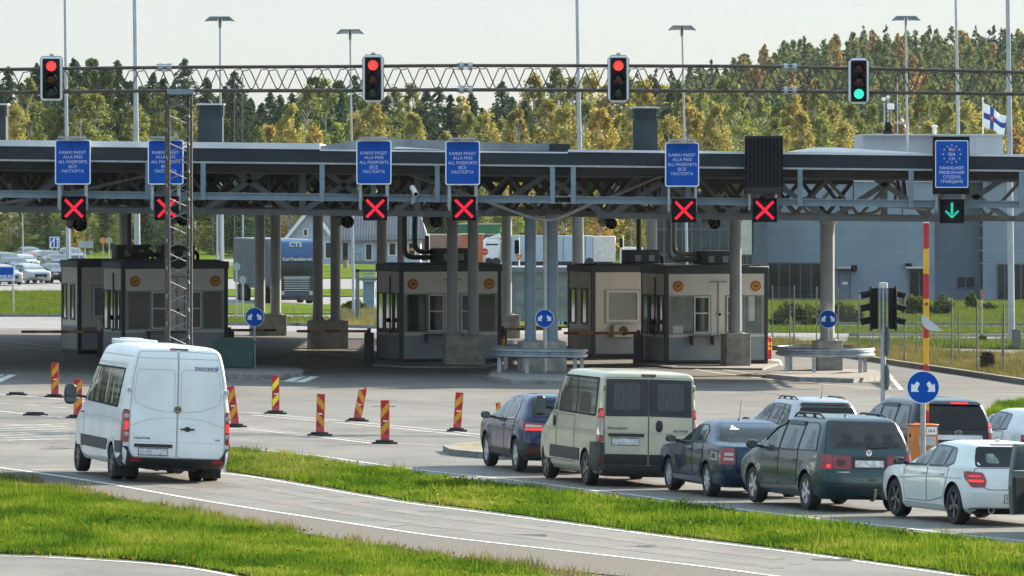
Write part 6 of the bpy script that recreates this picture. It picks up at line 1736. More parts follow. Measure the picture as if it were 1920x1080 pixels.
# ------------------------------------------------------------------ lamp posts and masts
def lamp_post(ut, ub, vb_, Y, r, label, head=None, vtop=-60, base_u=None):
    """leaning slightly as in the photo: ut = column at the top of the frame, ub at row vb_"""
    lean = (ub-ut)/max(1, (vb_ - max(0, vtop)))
    g = on(ub + lean*((F/Y)*(H - gz(X(ub, Y), Y)) + VH - vb_), Y)
    t = thing("lamp_post", label, "lamp post", g, 0, "lamp posts around the station")
    top = P(ut + lean*(vtop - max(0, vtop)) if False else ut, vtop if head else vtop, Y) - g
    b = MB(); k = 4
    pts = [Vector((0, 0, 0)) + top*(i/k) for i in range(k+1)]
    b.tube([Vector((0, 0, -.1))]+pts[1:], r, 12, rs=[r*1.15, r*1.1, r*1.0, r*.8, r*.72]); b.lathe([(r*1.9, -.05), (r*1.9, .04), (r*1.15, .06)], (0, 0, 0), n=14)
    b.lathe([(r*1.2, 0), (r*1.2, .06)], tuple(top*.55), n=12)
    b.build("pole", pole_m, t)
    if head:
        u0, u1, v0, v1 = head; s = S(Y); w = (u1-u0)/2/s; h = (v1-v0)/s
        c = P((u0+u1)/2, v1, Y) - g
        b = MB()
        for sx in (-1, 1):
            q = [(0, h), (.66*w, h), (w, .12*h), (.80*w, .12*h), (.62*w, .72*h), (.0, .72*h)]
            b.prism([(c.x+sx*x, c.z+z) for x, z in (q if sx < 0 else q[::-1])], c.y-.45, c.y+.45, 'xz')
            for k in range(5):
                x0 = (.14+.13*k)*w; b.box(min(c.x+sx*x0, c.x+sx*(x0+.09*w)), max(c.x+sx*x0, c.x+sx*(x0+.09*w)), c.y-.4, c.y+.4, c.z+.18*h, c.z+(.70 if k < 4 else .5)*h)
        b.cyl((c.x, c.y, c.z-.3), (c.x, c.y, c.z+h), .08, .08, 10); b.build("lamp_head", M("lamp_zinc", (.20, .23, .25), .45, .4), t)
    return t
pole_m = M("pole_zinc", (0.36, 0.40, 0.43), 0.4, 0.45, 0.12, 2)
lamp_post(121, 124.5, 262, 300, .085, "slim lamp post rising behind the leftmost traffic light")
lamp_post(252, 257.5, 480, 272, .115, "thick pale pole rising left of the gantry leg beyond the top of the picture")
lamp_post(412.5, 414.5, 480, 330, .07, "lamp post with a flat double lamp head, beside the left roof exhaust stack", (384, 441, 31, 41), 36)
lamp_post(656.5, 659, 262, 360, .07, "lamp post with a flat double lamp head, left of the second traffic light", (630, 683, 55, 65), 60)
lamp_post(1081, 1086, 275, 280, .10, "thick pale pole between the second and third traffic lights")
lamp_post(1279, 1283, 250, 345, .07, "lamp post with a flat double lamp head, right of the third traffic light", (1252, 1305, 48, 58), 53)
lamp_post(1698, 1701, 250, 450, .10, "lamp post with a flat double lamp head, above the customs building roof", (1671, 1726, 30, 40), 35)
lamp_post(1791, 1796, 250, 460, .13, "slim pale pole rising behind the customs building")
lamp_post(1889, 1897, 640, 268, .12, "thick pale pole at the right edge with a grey cabinet at its foot")
lamp_post(42, 43, 480, 540, .07, "short thin pole above the parked cars at the left", None, 400)
lamp_post(132, 132, 480, 530, .05, "thin pole beside the small blue lane sign", None, 412)
lamp_post(407, 407.5, 500, 500, .07, "thin pale pole right of the left booth, one of a close pair", None, 300)
lamp_post(417, 417.5, 500, 480, .09, "stout pale pole right of the left booth, one of a close pair", None, 300)
lamp_post(455, 455.5, 500, 520, .06, "thin white pole beside the far lattice mast", None, 300)
lamp_post(660, 660.5, 505, 560, .08, "pale pole in front of the cottage", None, 300)
# lattice mast far behind
g = on(447, 560); t = thing("lattice_mast", "far thin lattice mast between two poles, left of the blue lorry", "mast", g); s = S(560)
b = MB(); hh = (560-200)/s
for dx in (-.35, .35):
    for dy in (-.3, .3): b.beam((dx, dy, 0), (dx, dy, hh), .06)
for k in range(int(hh/.8)):
    b.beam((-.35, -.3, k*.8), (.35, -.3, k*.8+.8), .035); b.beam((.35, -.3, k*.8), (-.35, -.3, k*.8+.8), .035); b.beam((-.35, .3, k*.8), (-.35, -.3, k*.8+.8), .035)
b.build("lattice", M("mast_brown", (.12, .115, .10), .6, .3), t)

# ------------------------------------------------------------------ customs building at the right
YB = 436.0; sB = S(YB)
bpan = M("blue_grey_cladding", (0.19, 0.245, 0.30), 0.45, 0.15, 0.10, .35)
bpan2 = M("blue_grey_cladding_dark", (0.14, 0.18, 0.225), 0.45, 0.15, 0.08, .35)
jointm = M("cladding_joint", (0.24, 0.29, 0.33), 0.5)
bdark = M("dark_glazing", (0.016, 0.023, 0.027), 0.06, 0, .4, .5, spec=.45, ior=1.45)
ct = thing("customs_building", "large blue grey panel clad customs building with dark glazing at the right", "building", on(1660, YB))
zg = gz(X(1700, YB), YB) - .3
ztop = Z(341, YB)
b = MB()
xA0, xA1 = X(1437, YB), X(1752, YB)
b.box(xA0, xA1, YB, YB+30, zg, ztop)
b.box(xA1, X(1837, 443), 443.0, 466, zg, ztop); b.box(X(1837, 443)+.0, X(2080, 440), 440.0, 466, zg, ztop)
b.build("wall", bpan, ct, world=True)
b = MB()
for v in range(372, 500, 24):
    z = Z(v + 3, YB); b.box(xA0, xA1, YB-.012, YB-.002, z-.022, z+.022); b.box(X(1756, 443), X(1837, 443), 442.985, 442.998, z-.022, z+.022); b.box(X(1837, 440), X(2080, 440), 439.985, 439.998, z-.022, z+.022)
for i, u in enumerate((1474, 1517, 1560, 1599, 1621, 1660, 1706, 1750)): b.box(X(u, YB)-.015, X(u, YB)+.015, YB-.008, YB-.001, zg, ztop)
for u in (1794, 1830): b.box(X(u, 443)-.015, X(u, 443)+.015, 442.99, 442.999, zg, ztop)
for u in (1870, 1910, 1950): b.box(X(u, 440)-.015, X(u, 440)+.015, 439.99, 439.999, zg, ztop)
b.build("panel_joints", jointm, ct, world=True)
b = MB(); b.box(xA0-.2, xA1+.1, YB-.15, YB+30.2, ztop, ztop+.45); b.box(xA1+.1, X(2080, 440), 439.8, 466.2, ztop, ztop+.45); b.build("parapet", M("parapet_pale", (.45, .50, .55), .45, .1), ct, world=True)
# penthouse
Yh = 452.0; b = MB(); b.box(X(1618, Yh), X(1752, Yh), Yh, Yh+12, ztop+.4, Z(254, Yh)); b.box(X(1752, Yh)+.001, X(1879, Yh), Yh-.6, Yh+12, ztop+.4, Z(254, Yh))
b.build("penthouse", M("penthouse_grey", (.29, .315, .335), .55, 0, .12, .4), ct, world=True)
b = MB(); b.box(X(1617, Yh), X(1880, Yh), Yh-.75, Yh+12.2, Z(254, Yh), Z(251.5, Yh))
for u in (1662, 1708, 1750): b.box(X(u, Yh)-.02, X(u, Yh)+.02, Yh-.02, Yh-.001, ztop+.4, Z(254, Yh))
for u in (1790, 1830): b.box(X(u, Yh)-.02, X(u, Yh)+.02, Yh-.62, Yh-.601, ztop+.4, Z(254, Yh))
b.box(X(1618, Yh), X(1752, Yh), Yh-.02, Yh-.001, Z(278, Yh)-.02, Z(278, Yh)+.02)
b.build("penthouse_trim", M("penthouse_trim", (.42, .42, .40), .5), ct, world=True)
def glz(u0, u1, v0, v1, Y, mull, name="window", m=bdark, fr=darksteel, rows=1):
    b = MB(); x0, x1, z0, z1 = X(u0, Y), X(u1, Y), Z(v1, Y), Z(v0, Y); b.box(x0, x1, Y-.06, Y-.02, z0, z1); o = b.build(name, m, ct, world=True)
    b = MB(); frame_xz(b, x0, x1, z0, z1, .08, Y-.11, Y-.061)
    for k in range(1, mull): x = x0+(x1-x0)*k/mull; b.box(x-.035, x+.035, Y-.10, Y-.061, z0+.08, z1-.08)
    for k in range(1, rows): z = z0+(z1-z0)*k/rows; b.box(x0+.08, x1-.08, Y-.095, Y-.062, z-.03, z+.03)
    b.build("window_frame", fr, o, world=True)
glz(1440, 1541, 492, 561, YB, 5); glz(1793, 1828, 518, 541, 443, 2, fr=bluesteel); glz(1869, 1990, 494, 563, 440, 8)
for u0, u1, v0, v1, c0, c1, lab in ((1574, 1594, 507, 562, 1567, 1606, 0), (1706, 1737, 507, 560, 1697, 1741, 1)):
    b = MB(); b.box(X(u0, YB), X(u1, YB), YB-.07, YB-.02, Z(v1, YB), Z(v0, YB)); dr = b.build("door", [bpan2, bdark][lab], ct, world=True)
    b = MB(); frame_xz(b, X(u0, YB)-.05, X(u1, YB)+.05, Z(v1, YB)-.05, Z(v0, YB)+.05, .06, YB-.12, YB-.071)
    if lab: b.box(X((u0+u1)/2+2, YB)-.03, X((u0+u1)/2+2, YB)+.03, YB-.11, YB-.071, Z(v1, YB), Z(v0, YB))
    b.build("door_frame", darksteel, dr, world=True)
    b = MB(); b.box(X(c0, YB), X(c1-12 if not lab else c1, YB), YB-1.2, YB-.02, Z(502, YB)-.04, Z(502, YB)+.08, 0)
    if not lab: b.box(X(c1-10, YB), X(c1, YB), YB-.5, YB-.02, Z(503, YB)-.2, Z(503, YB)+.2, 1)
    else: b.box(X(c0, YB), X(c0+12, YB), YB-.5, YB-.02, Z(502, YB)+.09, Z(502, YB)+.3, 1)
    b.build("door_canopy", [M("canopy_pale", (.45, .46, .46), .4), blackmat], dr, world=True)
b = MB(); b.box(X(1579, YB), X(1589, YB), YB-.085, YB-.071, Z(533.5, YB), Z(528.5, YB)); b.build("door_plate", signwhite, ct, world=True)
# curtain wall wing
Yw = 425.0; b = MB(); x0, x1 = X(1228, Yw), X(1435, Yw); b.box(x0, x1, Yw, Yw+16, zg, Z(372, Yw)); w_ = b.build("glazed_wing", M("curtain_glass", (.03, .045, .045), .06, 0, .5, .4, spec=.5, ior=1.45), ct, world=True)
b = MB()
for i in range(13): x = x0+(x1-x0)*i/12; b.box(x-.05, x+.05, Yw-.1, Yw-.0, zg, Z(372, Yw))
for v in (478, 430): b.box(x0, x1, Yw-.12, Yw-.001, Z(v, Yw)-.06, Z(v, Yw)+.06)
b.box(x0-.1, x1+.1, Yw-.2, Yw+16.1, Z(372, Yw)+.001, Z(372, Yw)+.5); b.box(x1-.9, x1+.15, Yw-.13, Yw-.121, Z(500, Yw), Z(372, Yw)); b.build("mullion_grid", M("mullion_blue_dark", (.06, .085, .105), .5), w_, world=True)
b = MB(); b.box(X(1388, Yw), X(1412, Yw), Yw-.13, Yw-.11, Z(477, Yw), Z(408, Yw)); b.build("blind", M("pale_blind", (.42, .43, .36), .7), w_, world=True)
# roof equipment and flag
t = thing("weather_mast", "small mast with cameras and a horn on the customs building roof", "mast", P(1665, 252, 455)); s = S(455)
b = MB()
for dx in (-7, 0, 5): b.cyl((dx/s, 0, 0), (dx/s, 0, (60 if dx else 74)/s), .05, .05, 8)
b.cyl((18/s, .2, 0), (18/s, .2, 108/s), .04, .03, 6); b.beam((18/s, .2, 45/s), (26/s, .2, 60/s), .06); b.cyl((38/s, .2, 0), (26/s, .2, 30/s), .05, .05, 6); b.beam((-25/s, 0, 1/s), (22/s, 0, 1/s), .1, .08); b.box(12/s, 34/s, .1, .3, 20/s, 24/s)
b.build("mast_frame", steel, t)
b = MB(); b.ell((-8/s, 0, 66/s), (.17, .2, .13), 14, 8); b.ell((0, 0, 70/s), (.14, .14, .12), 12, 8); b.rbox(-.05, .45, -.1, .2, 47/s, 58/s, .05, 2); b.build("camera", white, t)
b = MB(); b.rbox(-9/s, 8/s, -.3, .3, 0, 9/s, .05, 2); b.lathe([(.22, 8/s), (.26, 14/s), (.2, 20/s), (.1, 23/s), (0, 23/s)], n=14); b.build("siren", blackmat, t)
b = MB(); n0 = 14
b.lathe([(.16, 0), (.19, 0), (.19, .08), (.16, .08)], (0, -.1, 36/s), 'y', 18); b.build("ring_antenna", blackmat, t)
t = thing("roof_vent", "short white roof vent pipe left of the citizens sign", "vent", P(1752, 252, 455))
b = MB(); b.cyl((0, 0, 0), (0, 0, .55), .13, .13, 12); b.lathe([(.21, .5), (.21, .64), (0, .68)], n=12); b.build("vent_pipe", white, t)
Yq = 458.0; s = S(Yq); t = thing("flag", "white flag with a blue cross flying from a thin pole above the customs building", "flag", P(1843, 252, Yq))
b = MB(); b.cyl((0, 0, -1), (0, 0, 66/s), .06, .04, 10); b.ell((0, 0, 67/s), (.09, .09, .07), 10, 6); b.build("flag_pole", white, t)
W_, Hn = 36, 24; vs = []; fs = []; ms = []
for j in range(Hn+1):
    for i in range(W_+1):
        a, c = i/W_, j/Hn                           # along the fly, up the hoist
        u = 1844.5 + 43*a*(1 - .10*(1-c)*a) ; v = 192 + (1-c)*45 + a*(24 + 8*math.sin(a*2.6)*.6) - (1-c)*a*10 + 1.2*math.sin(a*9+c*2)
        q = P(u, v, Yq) - t.location
        vs.append((q.x, .35*math.sin(a*8.0+c*1.6)*a, q.z))
for j in range(Hn):
    for i in range(W_):
        a, c = (i+.5)/W_, (j+.5)/Hn
        m = 1 if (.28 < a < .45 or .36 < c < .64) else 0
        if .30 < a < .43 and .38 < c < .62: m = 2 if not (.34 < a < .39 and .45 < c < .56) else 3
        fs.append((j*(W_+1)+i, j*(W_+1)+i+1, (j+1)*(W_+1)+i+1, (j+1)*(W_+1)+i)); ms.append(m)
b = MB(); b.add(vs, fs, 0, True); b.m = ms; b.build("cloth", [M("flag_white", (.72, .74, .76), .8, 0, .04), M("flag_blue", (.01, .05, .24), .8), M("flag_red", (.50, .03, .03), .8), M("flag_gold", (.6, .35, .05), .7)], t)

# ------------------------------------------------------------------ fence at the right, cabinet, marker posts
def fence(posts, label, hgt, wire=True):
    c = on(*posts[len(posts)//2][:2]); t = thing("wire_fence", label, "fence", c)
    pts = []
    for u, Y, vt in posts:
        g = on(u, Y); z = Z(vt, Y); b = MB(); b.cyl(g - Vector((0, 0, .2)), (g.x, g.y, z), .024, .024, 8); b.lathe([(.03, z), (.03, z+.03), (0, z+.05)], (g.x, g.y, 0), n=8)
        b.build("fence_post", M("fence_post_grey", (.16, .16, .18), .5, .3), t, world=True); pts.append((g, z))
    b = MB()
    for i in range(len(pts)-1):
        (p, zp), (q, zq) = pts[i], pts[i+1]; n = 9
        for k in range(n+1):
            f = k/n; b.beam((p.x, p.y, p.z+.08+(zp-p.z-.12)*f), (q.x, q.y, q.z+.08+(zq-q.z-.12)*f), .004)
        m = max(2, int((q-p).length/.16))
        for k in range(1, m):
            r = p.lerp(q, k/m); zt = zp+(zq-zp)*k/m; b.beam((r.x, r.y, r.z+.05), (r.x, r.y, zt-.04), .003)
    b.build("wire_mesh", M("fence_wire", (.16, .18, .19), .5, .4), t, world=True)
def fy(u, v): return G(u, v).y
fence([(u, fy(u, vb), vt) for u, vt, vb in ((1448, 537, 650), (1489, 538, 657), (1531, 540, 658), (1571, 543, 660), (1610, 546, 668), (1696, 553, 682), (1785, 562, 691), (1832, 566, 699), (1882, 570, 706), (1945, 575, 714))], "wire mesh fence on tall posts along the weedy kerb at the right", 2)
fence([(u, fy(u, vb), vt) for u, vt, vb in ((1481, 575, 645), (1558, 580, 648), (1637, 585, 655), (1720, 590, 667), (1798, 585, 673), (1880, 590, 678), (1950, 594, 684))], "second wire fence with shorter posts, behind the kerbside fence", 1.5)
fence([(u, fy(u, vb), vt) for u, vt, vb in ((425, 574, 603), (470, 574, 604), (512, 575, 605), (551, 575, 606), (590, 577, 607), (640, 578, 608), (664, 578, 610), (700, 578, 612))], "low wire fence beyond the canopy, seen below the blue lorry", 1)
g = G(1906, 655); t = thing("grey_cabinet", "grey green electrical cabinet at the foot of the thick pole at the right edge", "cabinet", g); s = S(g.y)
b = MB(); b.rbox(-8/s, 8/s, -.15, .25, 0, 36/s, .015, 1); b.box(-8.6/s, 8.6/s, -.18, .28, 36/s, 37.5/s); b.build("body", M("cabinet_grey_green", (.13, .14, .125), .6), t)
b = MB(); b.box(-7/s, 7/s, -.158, -.151, .06, 34/s); b.build("door", M("cabinet_grey_green", (.13, .14, .125)), t)
g = G(1841, 628); t = thing("marker_post", "thin post with a small orange bird box, in front of the customs building", "post", g); s = S(g.y)
b = MB(); b.cyl((0, 0, 0), (0, 0, 70/s), .04, .035, 8); b.build("post", steel, t)
b = MB(); b.prism([(-3.2/s, 82/s), (3.2/s, 82/s), (1.5/s, 66/s), (-1.5/s, 66/s)], -.1, .1, 'xz'); b.prism([(-4/s, 82/s), (4/s, 82/s), (0, 86/s)], -.13, .13, 'xz'); b.build("bird_box", M("bird_box_orange", (.30, .11, .04), .7), t)

# ------------------------------------------------------------------ road signs far behind
def panel_sign(u0, u1, v0, v1, vb_, label, mat, posts, extra=None, rim=True, name="direction_sign", cat="road sign"):
    g = G((u0+u1)/2, vb_); Y = g.y; s = S(Y); t = thing(name, label, cat, g)
    x0, x1, z0, z1 = X(u0, Y)-g.x, X(u1, Y)-g.x, Z(v1, Y)-g.z, Z(v0, Y)-g.z
    b = MB()
    for u in posts: x = X(u, Y)-g.x; b.cyl((x, .06, gz(x+g.x, Y)-g.z-.1), (x, .06, z0+.5*(z1-z0)), .05, .05, 8)
    b.build("post", steel, t)
    if rim: b = MB(); b.box(x0, x1, -.02, .0, z0, z1); b.build("rim", signwhite, t)
    b = MB(); d = .07 if rim else 0; b.box(x0+d, x1-d, -.03, -.021 if rim else .0, z0+d, z1-d); b.build("panel", mat, t)
    if extra: b = MB(); extra(b, lambda u: X(u, Y)-g.x, lambda v: Z(v, Y)-g.z, s); b.build("lettering", signwhite, t)
    return t
def ex(b, fx, fz, s):
    b.text("ST. PETERSBURG", 8.6/.73/s*.9, ((fx(-26.5)+fx(25))/2, -.034, fz(519)), 0, .004, width=51.5/s, bold=.012)
    b.text("VAALIMAA", 8.6/.73/s*.9, (fx(-60), -.034, fz(506)), 0, .004, width=30/s, bold=.012)
panel_sign(-110, 27.5, 498.5, 526, 588, "blue direction sign cut by the left edge, its text ending in ERSBURG", signblue, (-95, 24.5), ex)
def ex(b, fx, fz, s):
    for u in (101.5, 107.5): b.box(fx(u)-.04, fx(u)+.04, -.04, -.031, fz(463), fz(449)); b.prism([(fx(u)-.13, fz(449)), (fx(u)+.13, fz(449)), (fx(u), fz(446))], -.04, -.031, 'xz')
    b.beam((fx(95.5), -.036, fz(463)), (fx(95.5), -.036, fz(456)), .08, .01, up=(0, 1, 0)); b.beam((fx(95.5), -.036, fz(456)), (fx(100.5), -.036, fz(450)), .08, .01, up=(0, 1, 0))
panel_sign(93, 111.5, 444, 465, 505, "small blue lane merging sign above the parked cars", signblue, (97, 107), ex, True, "lane_sign")
signback2 = M("sign_back_pale_green", (.27, .34, .33), .5, .2, .1, 3)
panel_sign(147, 175, 452, 465, 505, "back of a pale green sign on two posts, right of the parked cars", signback2, (148, 159), None, False, "sign_back")
def disc_sign(u, v, r, vb_, label, mat, inner=None, bar=None, name="round_sign", squeeze=1.0, tri=False):
    g = G(u, vb_); Y = g.y; s = S(Y); t = thing(name, label, "road sign", g); z = Z(v, Y)-g.z; r /= s
    b = MB(); b.cyl((0, .05, -.1), (0, .05, z+r*.5), .045, .04, 8); b.build("post", steel, t)
    b = MB()
    if tri: b.prism([(-r, z+r*.8), (r, z+r*.8), (0, z-r*.95)], -.02, 0, 'xz')
    else: b.lathe([(0, -.02), (r, -.02), (r, 0), (0, 0)], (0, 0, z), 'y', 24, 0, False)
    b.v = [(x*squeeze, y, zz) for x, y, zz in b.v]; b.build("face", mat, t)
    if inner:
        b = MB()
        if tri: b.prism([(-r*.66, z+r*.6), (r*.66, z+r*.6), (0, z-r*.55)], -.026, -.021, 'xz')
        else: b.lathe([(0, -.026), (r*.75, -.026)], (0, 0, z), 'y', 24, 0, False)
        b.build("inner_face", inner, t)
    if bar: b = MB(); b.box(-r*.75, r*.75, -.032, -.022, z-r*.18, z+r*.18); b.build("bar", bar, t)
disc_sign(193, 451, 6, 505, "small orange round sign beyond the left booth", M("sign_orange", (.55, .22, .02), .5), None)
disc_sign(204.5, 451, 6, 505, "small grey back of a round sign beside the orange round sign", signback2)
disc_sign(171, 475, 5, 505, "small back of a tilted give way sign above the left booth roof", signback2, tri=True)
disc_sign(443, 500, 7.5, 602, "pale green back of a round sign, the higher one left of the lorry", signback2)
disc_sign(455, 525, 8, 602, "pale green back of an oval sign, the lower one left of the lorry", signback2, squeeze=.8)
disc_sign(909, 472, 6.5, 560, "red no entry sign with a yellow bar above the middle booth", red, None, yellow, "no_entry_sign")
disc_sign(972.5, 483, 7, 585, "yellow and red give way sign between the columns", red, M("sign_amber", (.62, .27, .01), .5), None, "give_way_sign", tri=True)
def small_light(u, v0, v1, vb_, label, side=0):
    g = G(u, vb_); Y = g.y; s = S(Y); t = thing("traffic_light", label, "traffic light", g, 0, "small traffic lights behind the canopy"); z0, z1 = Z(v1, Y)-g.z, Z(v0, Y)-g.z
    b = MB(); b.cyl((.0, .1, -.1), (0, .1, z1+.15), .055, .05, 8); b.build("post", white, t)
    b = MB(); w = (z1-z0)*.17; b.rbox(-w-.12, w-.12, -.15, .08, z0, z1, .03, 1)
    for k in range(3): zc = z0+(z1-z0)*(.18+.32*k); b.lathe([(w*.62, -.15), (w*.7, -.33), (w*.62, -.33)], (-.12, 0, zc), 'y', 12)
    b.build("signal_head", housing_m, t)
small_light(804, 442, 468, 560, "small traffic light in front of the orange container")
small_light(973, 450, 476, 585, "small traffic light above the give way sign between the columns")
small_light(1168, 446, 464, 570, "small traffic light left of the white van in the background")

# ------------------------------------------------------------------ cottage
Yk = 612.0; s = S(Yk); t = thing("cottage", "pale cottage with a dark tiled roof and a front gable beyond the canopy", "house", on(670, Yk))
wall_m = M("pale_blue_boarding", (.34, .42, .47), .7, 0, .08, 2); roof_t = bpy.data.materials.new("roof_tiles"); roof_t.use_nodes = True
nt = roof_t.node_tree; bs = nt.nodes["Principled BSDF"]; bs.inputs["Roughness"].default_value = .6
tc = nt.nodes.new("ShaderNodeTexCoord"); wv = nt.nodes.new("ShaderNodeTexWave"); wv.inputs["Scale"].default_value = 1.15; wv.inputs["Distortion"].default_value = .3; mp = nt.nodes.new("ShaderNodeMapping"); mp.inputs["Rotation"].default_value = (0, 0, 0)
cr = nt.nodes.new("ShaderNodeValToRGB"); cr.color_ramp.elements[0].color = (.03, .032, .036, 1); cr.color_ramp.elements[1].color = (.16, .165, .175, 1)
nt.links.new(tc.outputs["Object"], mp.inputs[0]); nt.links.new(mp.outputs[0], wv.inputs["Vector"]); nt.links.new(wv.outputs["Fac"], cr.inputs[0]); nt.links.new(cr.outputs[0], bs.inputs["Base Color"])
zg2 = gz(X(670, Yk), Yk) - .2
b = MB(); b.box(X(596, Yk), X(788, Yk), Yk, Yk+9, zg2, Z(446, Yk)); b.prism([(X(541, Yk), zg2), (X(625, Yk), zg2), (X(625, Yk), Z(441, Yk)), (X(583, Yk), Z(397, Yk)), (X(541, Yk), Z(441, Yk))], Yk-3, Yk+8, 'xz')
for k in range(28): z = zg2+.3+k*.16; b.box(X(541, Yk), X(625, Yk), Yk-3.012, Yk-3.001, z, z+.02); b.box(X(626, Yk), X(788, Yk), Yk-.012, Yk-.001, z, z+.02)
b.build("wall", wall_m, t, world=True)
b = MB()
x0, x1 = X(598, Yk), X(802, Yk); b.add([(x0, Yk-.7, Z(452, Yk)), (x1, Yk-.7, Z(447, Yk)), (X(783, Yk), Yk+4.5, Z(388, Yk)), (x0, Yk+4.5, Z(388, Yk)), (x0, Yk-.7, Z(452, Yk)-.15), (x1, Yk-.7, Z(447, Yk)-.15), (x1, Yk+9.7, Z(449, Yk)), (x0, Yk+9.7, Z(449, Yk))], [(0, 1, 2, 3), (0, 4, 5, 1), (3, 2, 6, 7), (1, 5, 6, 2)])
b.build("roof", roof_t, t, world=True)
b = MB(); pk = (X(583, Yk), Z(390, Yk))
for sx, ue in ((-1, 537), (1, 629)):
    e = (X(ue, Yk), Z(447, Yk)); b.add([(e[0], Yk-3.6, e[1]), (pk[0], Yk-3.6, pk[1]), (pk[0], Yk+8, pk[1]), (e[0], Yk+8, e[1])], [(0, 1, 2, 3)])
b.build("gable_roof", roof_t, t, world=True)
b = MB()
for ue in (537, 629): b.beam((X(ue, Yk), Yk-3.62, Z(448, Yk)), (X(583, Yk), Yk-3.62, Z(391.5, Yk)), .3, .08, up=(0, 1, 0))
b.build("barge_board", frame_w, t, world=True)
def cw(u0, u1, v0, v1, y, name="window", m=bdark):
    b = MB(); b.box(X(u0, Yk), X(u1, Yk), y-.06, y-.02, Z(v1, Yk), Z(v0, Yk)); o = b.build(name, m, t, world=True)
    b = MB(); frame_xz(b, X(u0, Yk)-.1, X(u1, Yk)+.1, Z(v1, Yk)-.1, Z(v0, Yk)+.1, .11, y-.1, y-.061); b.build("window_frame", frame_w, o, world=True)
cw(572, 578, 430, 441, Yk-3); cw(612, 622, 454, 483, Yk-3); cw(642, 653, 455, 484, Yk); cw(686, 697, 458, 487, Yk, "door"); cw(730, 742, 456, 478, Yk); cw(766, 778, 456, 478, Yk)
b = MB(); b.box(X(662, Yk), X(720, Yk), Yk-1.6, Yk-.02, zg2, Z(489, Yk)); 
for u in (667, 676): b.cyl((X(u, Yk), Yk-1.5, Z(489, Yk)), (X(u, Yk), Yk-1.5, Z(475, Yk)), .05, .05, 6)
b.beam((X(662, Yk), Yk-1.5, Z(475, Yk)), (X(678, Yk), Yk-1.5, Z(475, Yk)), .06); b.build("porch", M("porch_grey", (.14, .15, .155), .7), t, world=True)
b = MB(); b.box(X(768, Yk), X(779, Yk), Yk-.14, Yk-.11, Z(470, Yk), Z(465, Yk)); b.build("notice", M("orange_notice", (.5, .18, .03), .6), t, world=True)
g = G(648, 503); t = thing("litter_bin", "small brown litter bin with a dark lid in front of the cottage", "bin", g); s = S(g.y)
b = MB(); b.cyl((0, 0, 0), (0, 0, 16/s), 4.5/s, 5/s, 14); b.build("body", M("bin_tan", (.30, .20, .13), .7), t); b = MB(); b.lathe([(5.2/s, 16/s), (5.2/s, 19/s), (0, 21/s)], n=14); b.build("lid", blackmat, t)

# ------------------------------------------------------------------ lorries, trailers, containers in the background
tb = carpaint("lorry_blue", (.006, .055, .17), 0, .25, .08)
g = G(556, 570); a = math.radians(12.0)
t = thing("lorry", "blue lorry cab with a grey trailer behind it, facing the camera beyond the canopy", "lorry", g, a)   # local: -y is forward
b = MB(); b.rbox(-1.22, 1.22, 0, 2.2, .45, 2.95, .12, 3); b.build("cab", M("lorry_dark_blue", (.008, .018, .035), .35, 0, .1, 1, coat=.6), t)
b = MB(); b.prism([(0.02, 2.93), (2.2, 2.93), (2.2, 4.0), (1.0, 4.0), (.45, 3.75)], -1.2, 1.2, 'yz'); b.rbox(-1.24, 1.24, -.12, .5, 2.6, 3.02, .06, 2); b.build("roof_fairing", tb, t)
b = MB(); b.rbox(-1.08, 1.08, -.06, .1, 1.78, 2.62, .05, 2); b.build("windshield", bdark, t)
b = MB(); b.rbox(-.85, .85, -.05, .05, .75, 1.72, .03, 2)
for k in range(6): b.box(-.8, .8, -.085, -.05, .80+k*.145, .865+k*.145, 1)
b.box(-.85, .85, -.07, -.0501, 1.6, 1.71, 2); b.build("grille", [trim, steel, M("lorry_silver", (.3, .32, .33), .4)], t)
b = MB(); b.rbox(-1.24, 1.24, -.1, .3, .25, .74, .06, 2); b.build("bumper", M("lorry_dark_blue", (.008, .018, .035)), t)
for sx in (-1, 1):
    b = MB(); b.rbox(sx*.98-.2, sx*.98+.2, -.13, -.08, .55, .82, .03, 1); b.build("headlight", tail_clear, t)
    b = MB(); b.rbox(sx*1.42-.1, sx*1.42+.1, -.15, .1, 1.9, 2.7, .04, 2); b.beam((sx*1.2, .1, 2.4), (sx*1.4, 0, 2.4), .06); b.build("door_mirror", trim, t)
b = MB(); b.text("CTS", .42, (0, .33, 3.72), 0, .01, width=.8, bold=.02); b.text("CarTransService", .26, (.1, -.125, 2.80), 0, .005, width=2.0, bold=.02); b.build("lettering", M("lorry_cream", (.7, .68, .5), .5), t)
b = MB(); b.text("SCANIA", .12, (0, -.071, 1.655), 0, .003, bold=.02); b.build("lettering", chrome, t)
b = MB(); b.box(-.5, .5, .3, .5, 3.35, 3.42); b.build("sun_blind", trim, t)
b = MB(); b.rbox(-1.25, 1.25, 2.6, 16.2, 1.15, 4.02, .04, 1)
for k in range(34): b.box(-1.28, -1.25, 2.8+k*.4, 2.9+k*.4, 1.25, 3.92)
b.box(-1.0, 1.0, 2.2, 15.8, .85, 1.15); b.build("trailer", M("trailer_grey", (.13, .15, .16), .6, 0, .15, 1), t)
for y in (1.4, 4.6, 12.2, 13.5, 14.8):
    for sx in (-1, 1):
        b = MB(); b.lathe([(0, -.17), (.3, -.17), (.5, -.17), (.52, -.1), (.52, .1), (.5, .17), (0, .17)], (sx*1.05, y, .52), 'x', 22); b.build("wheel", rubber, t)
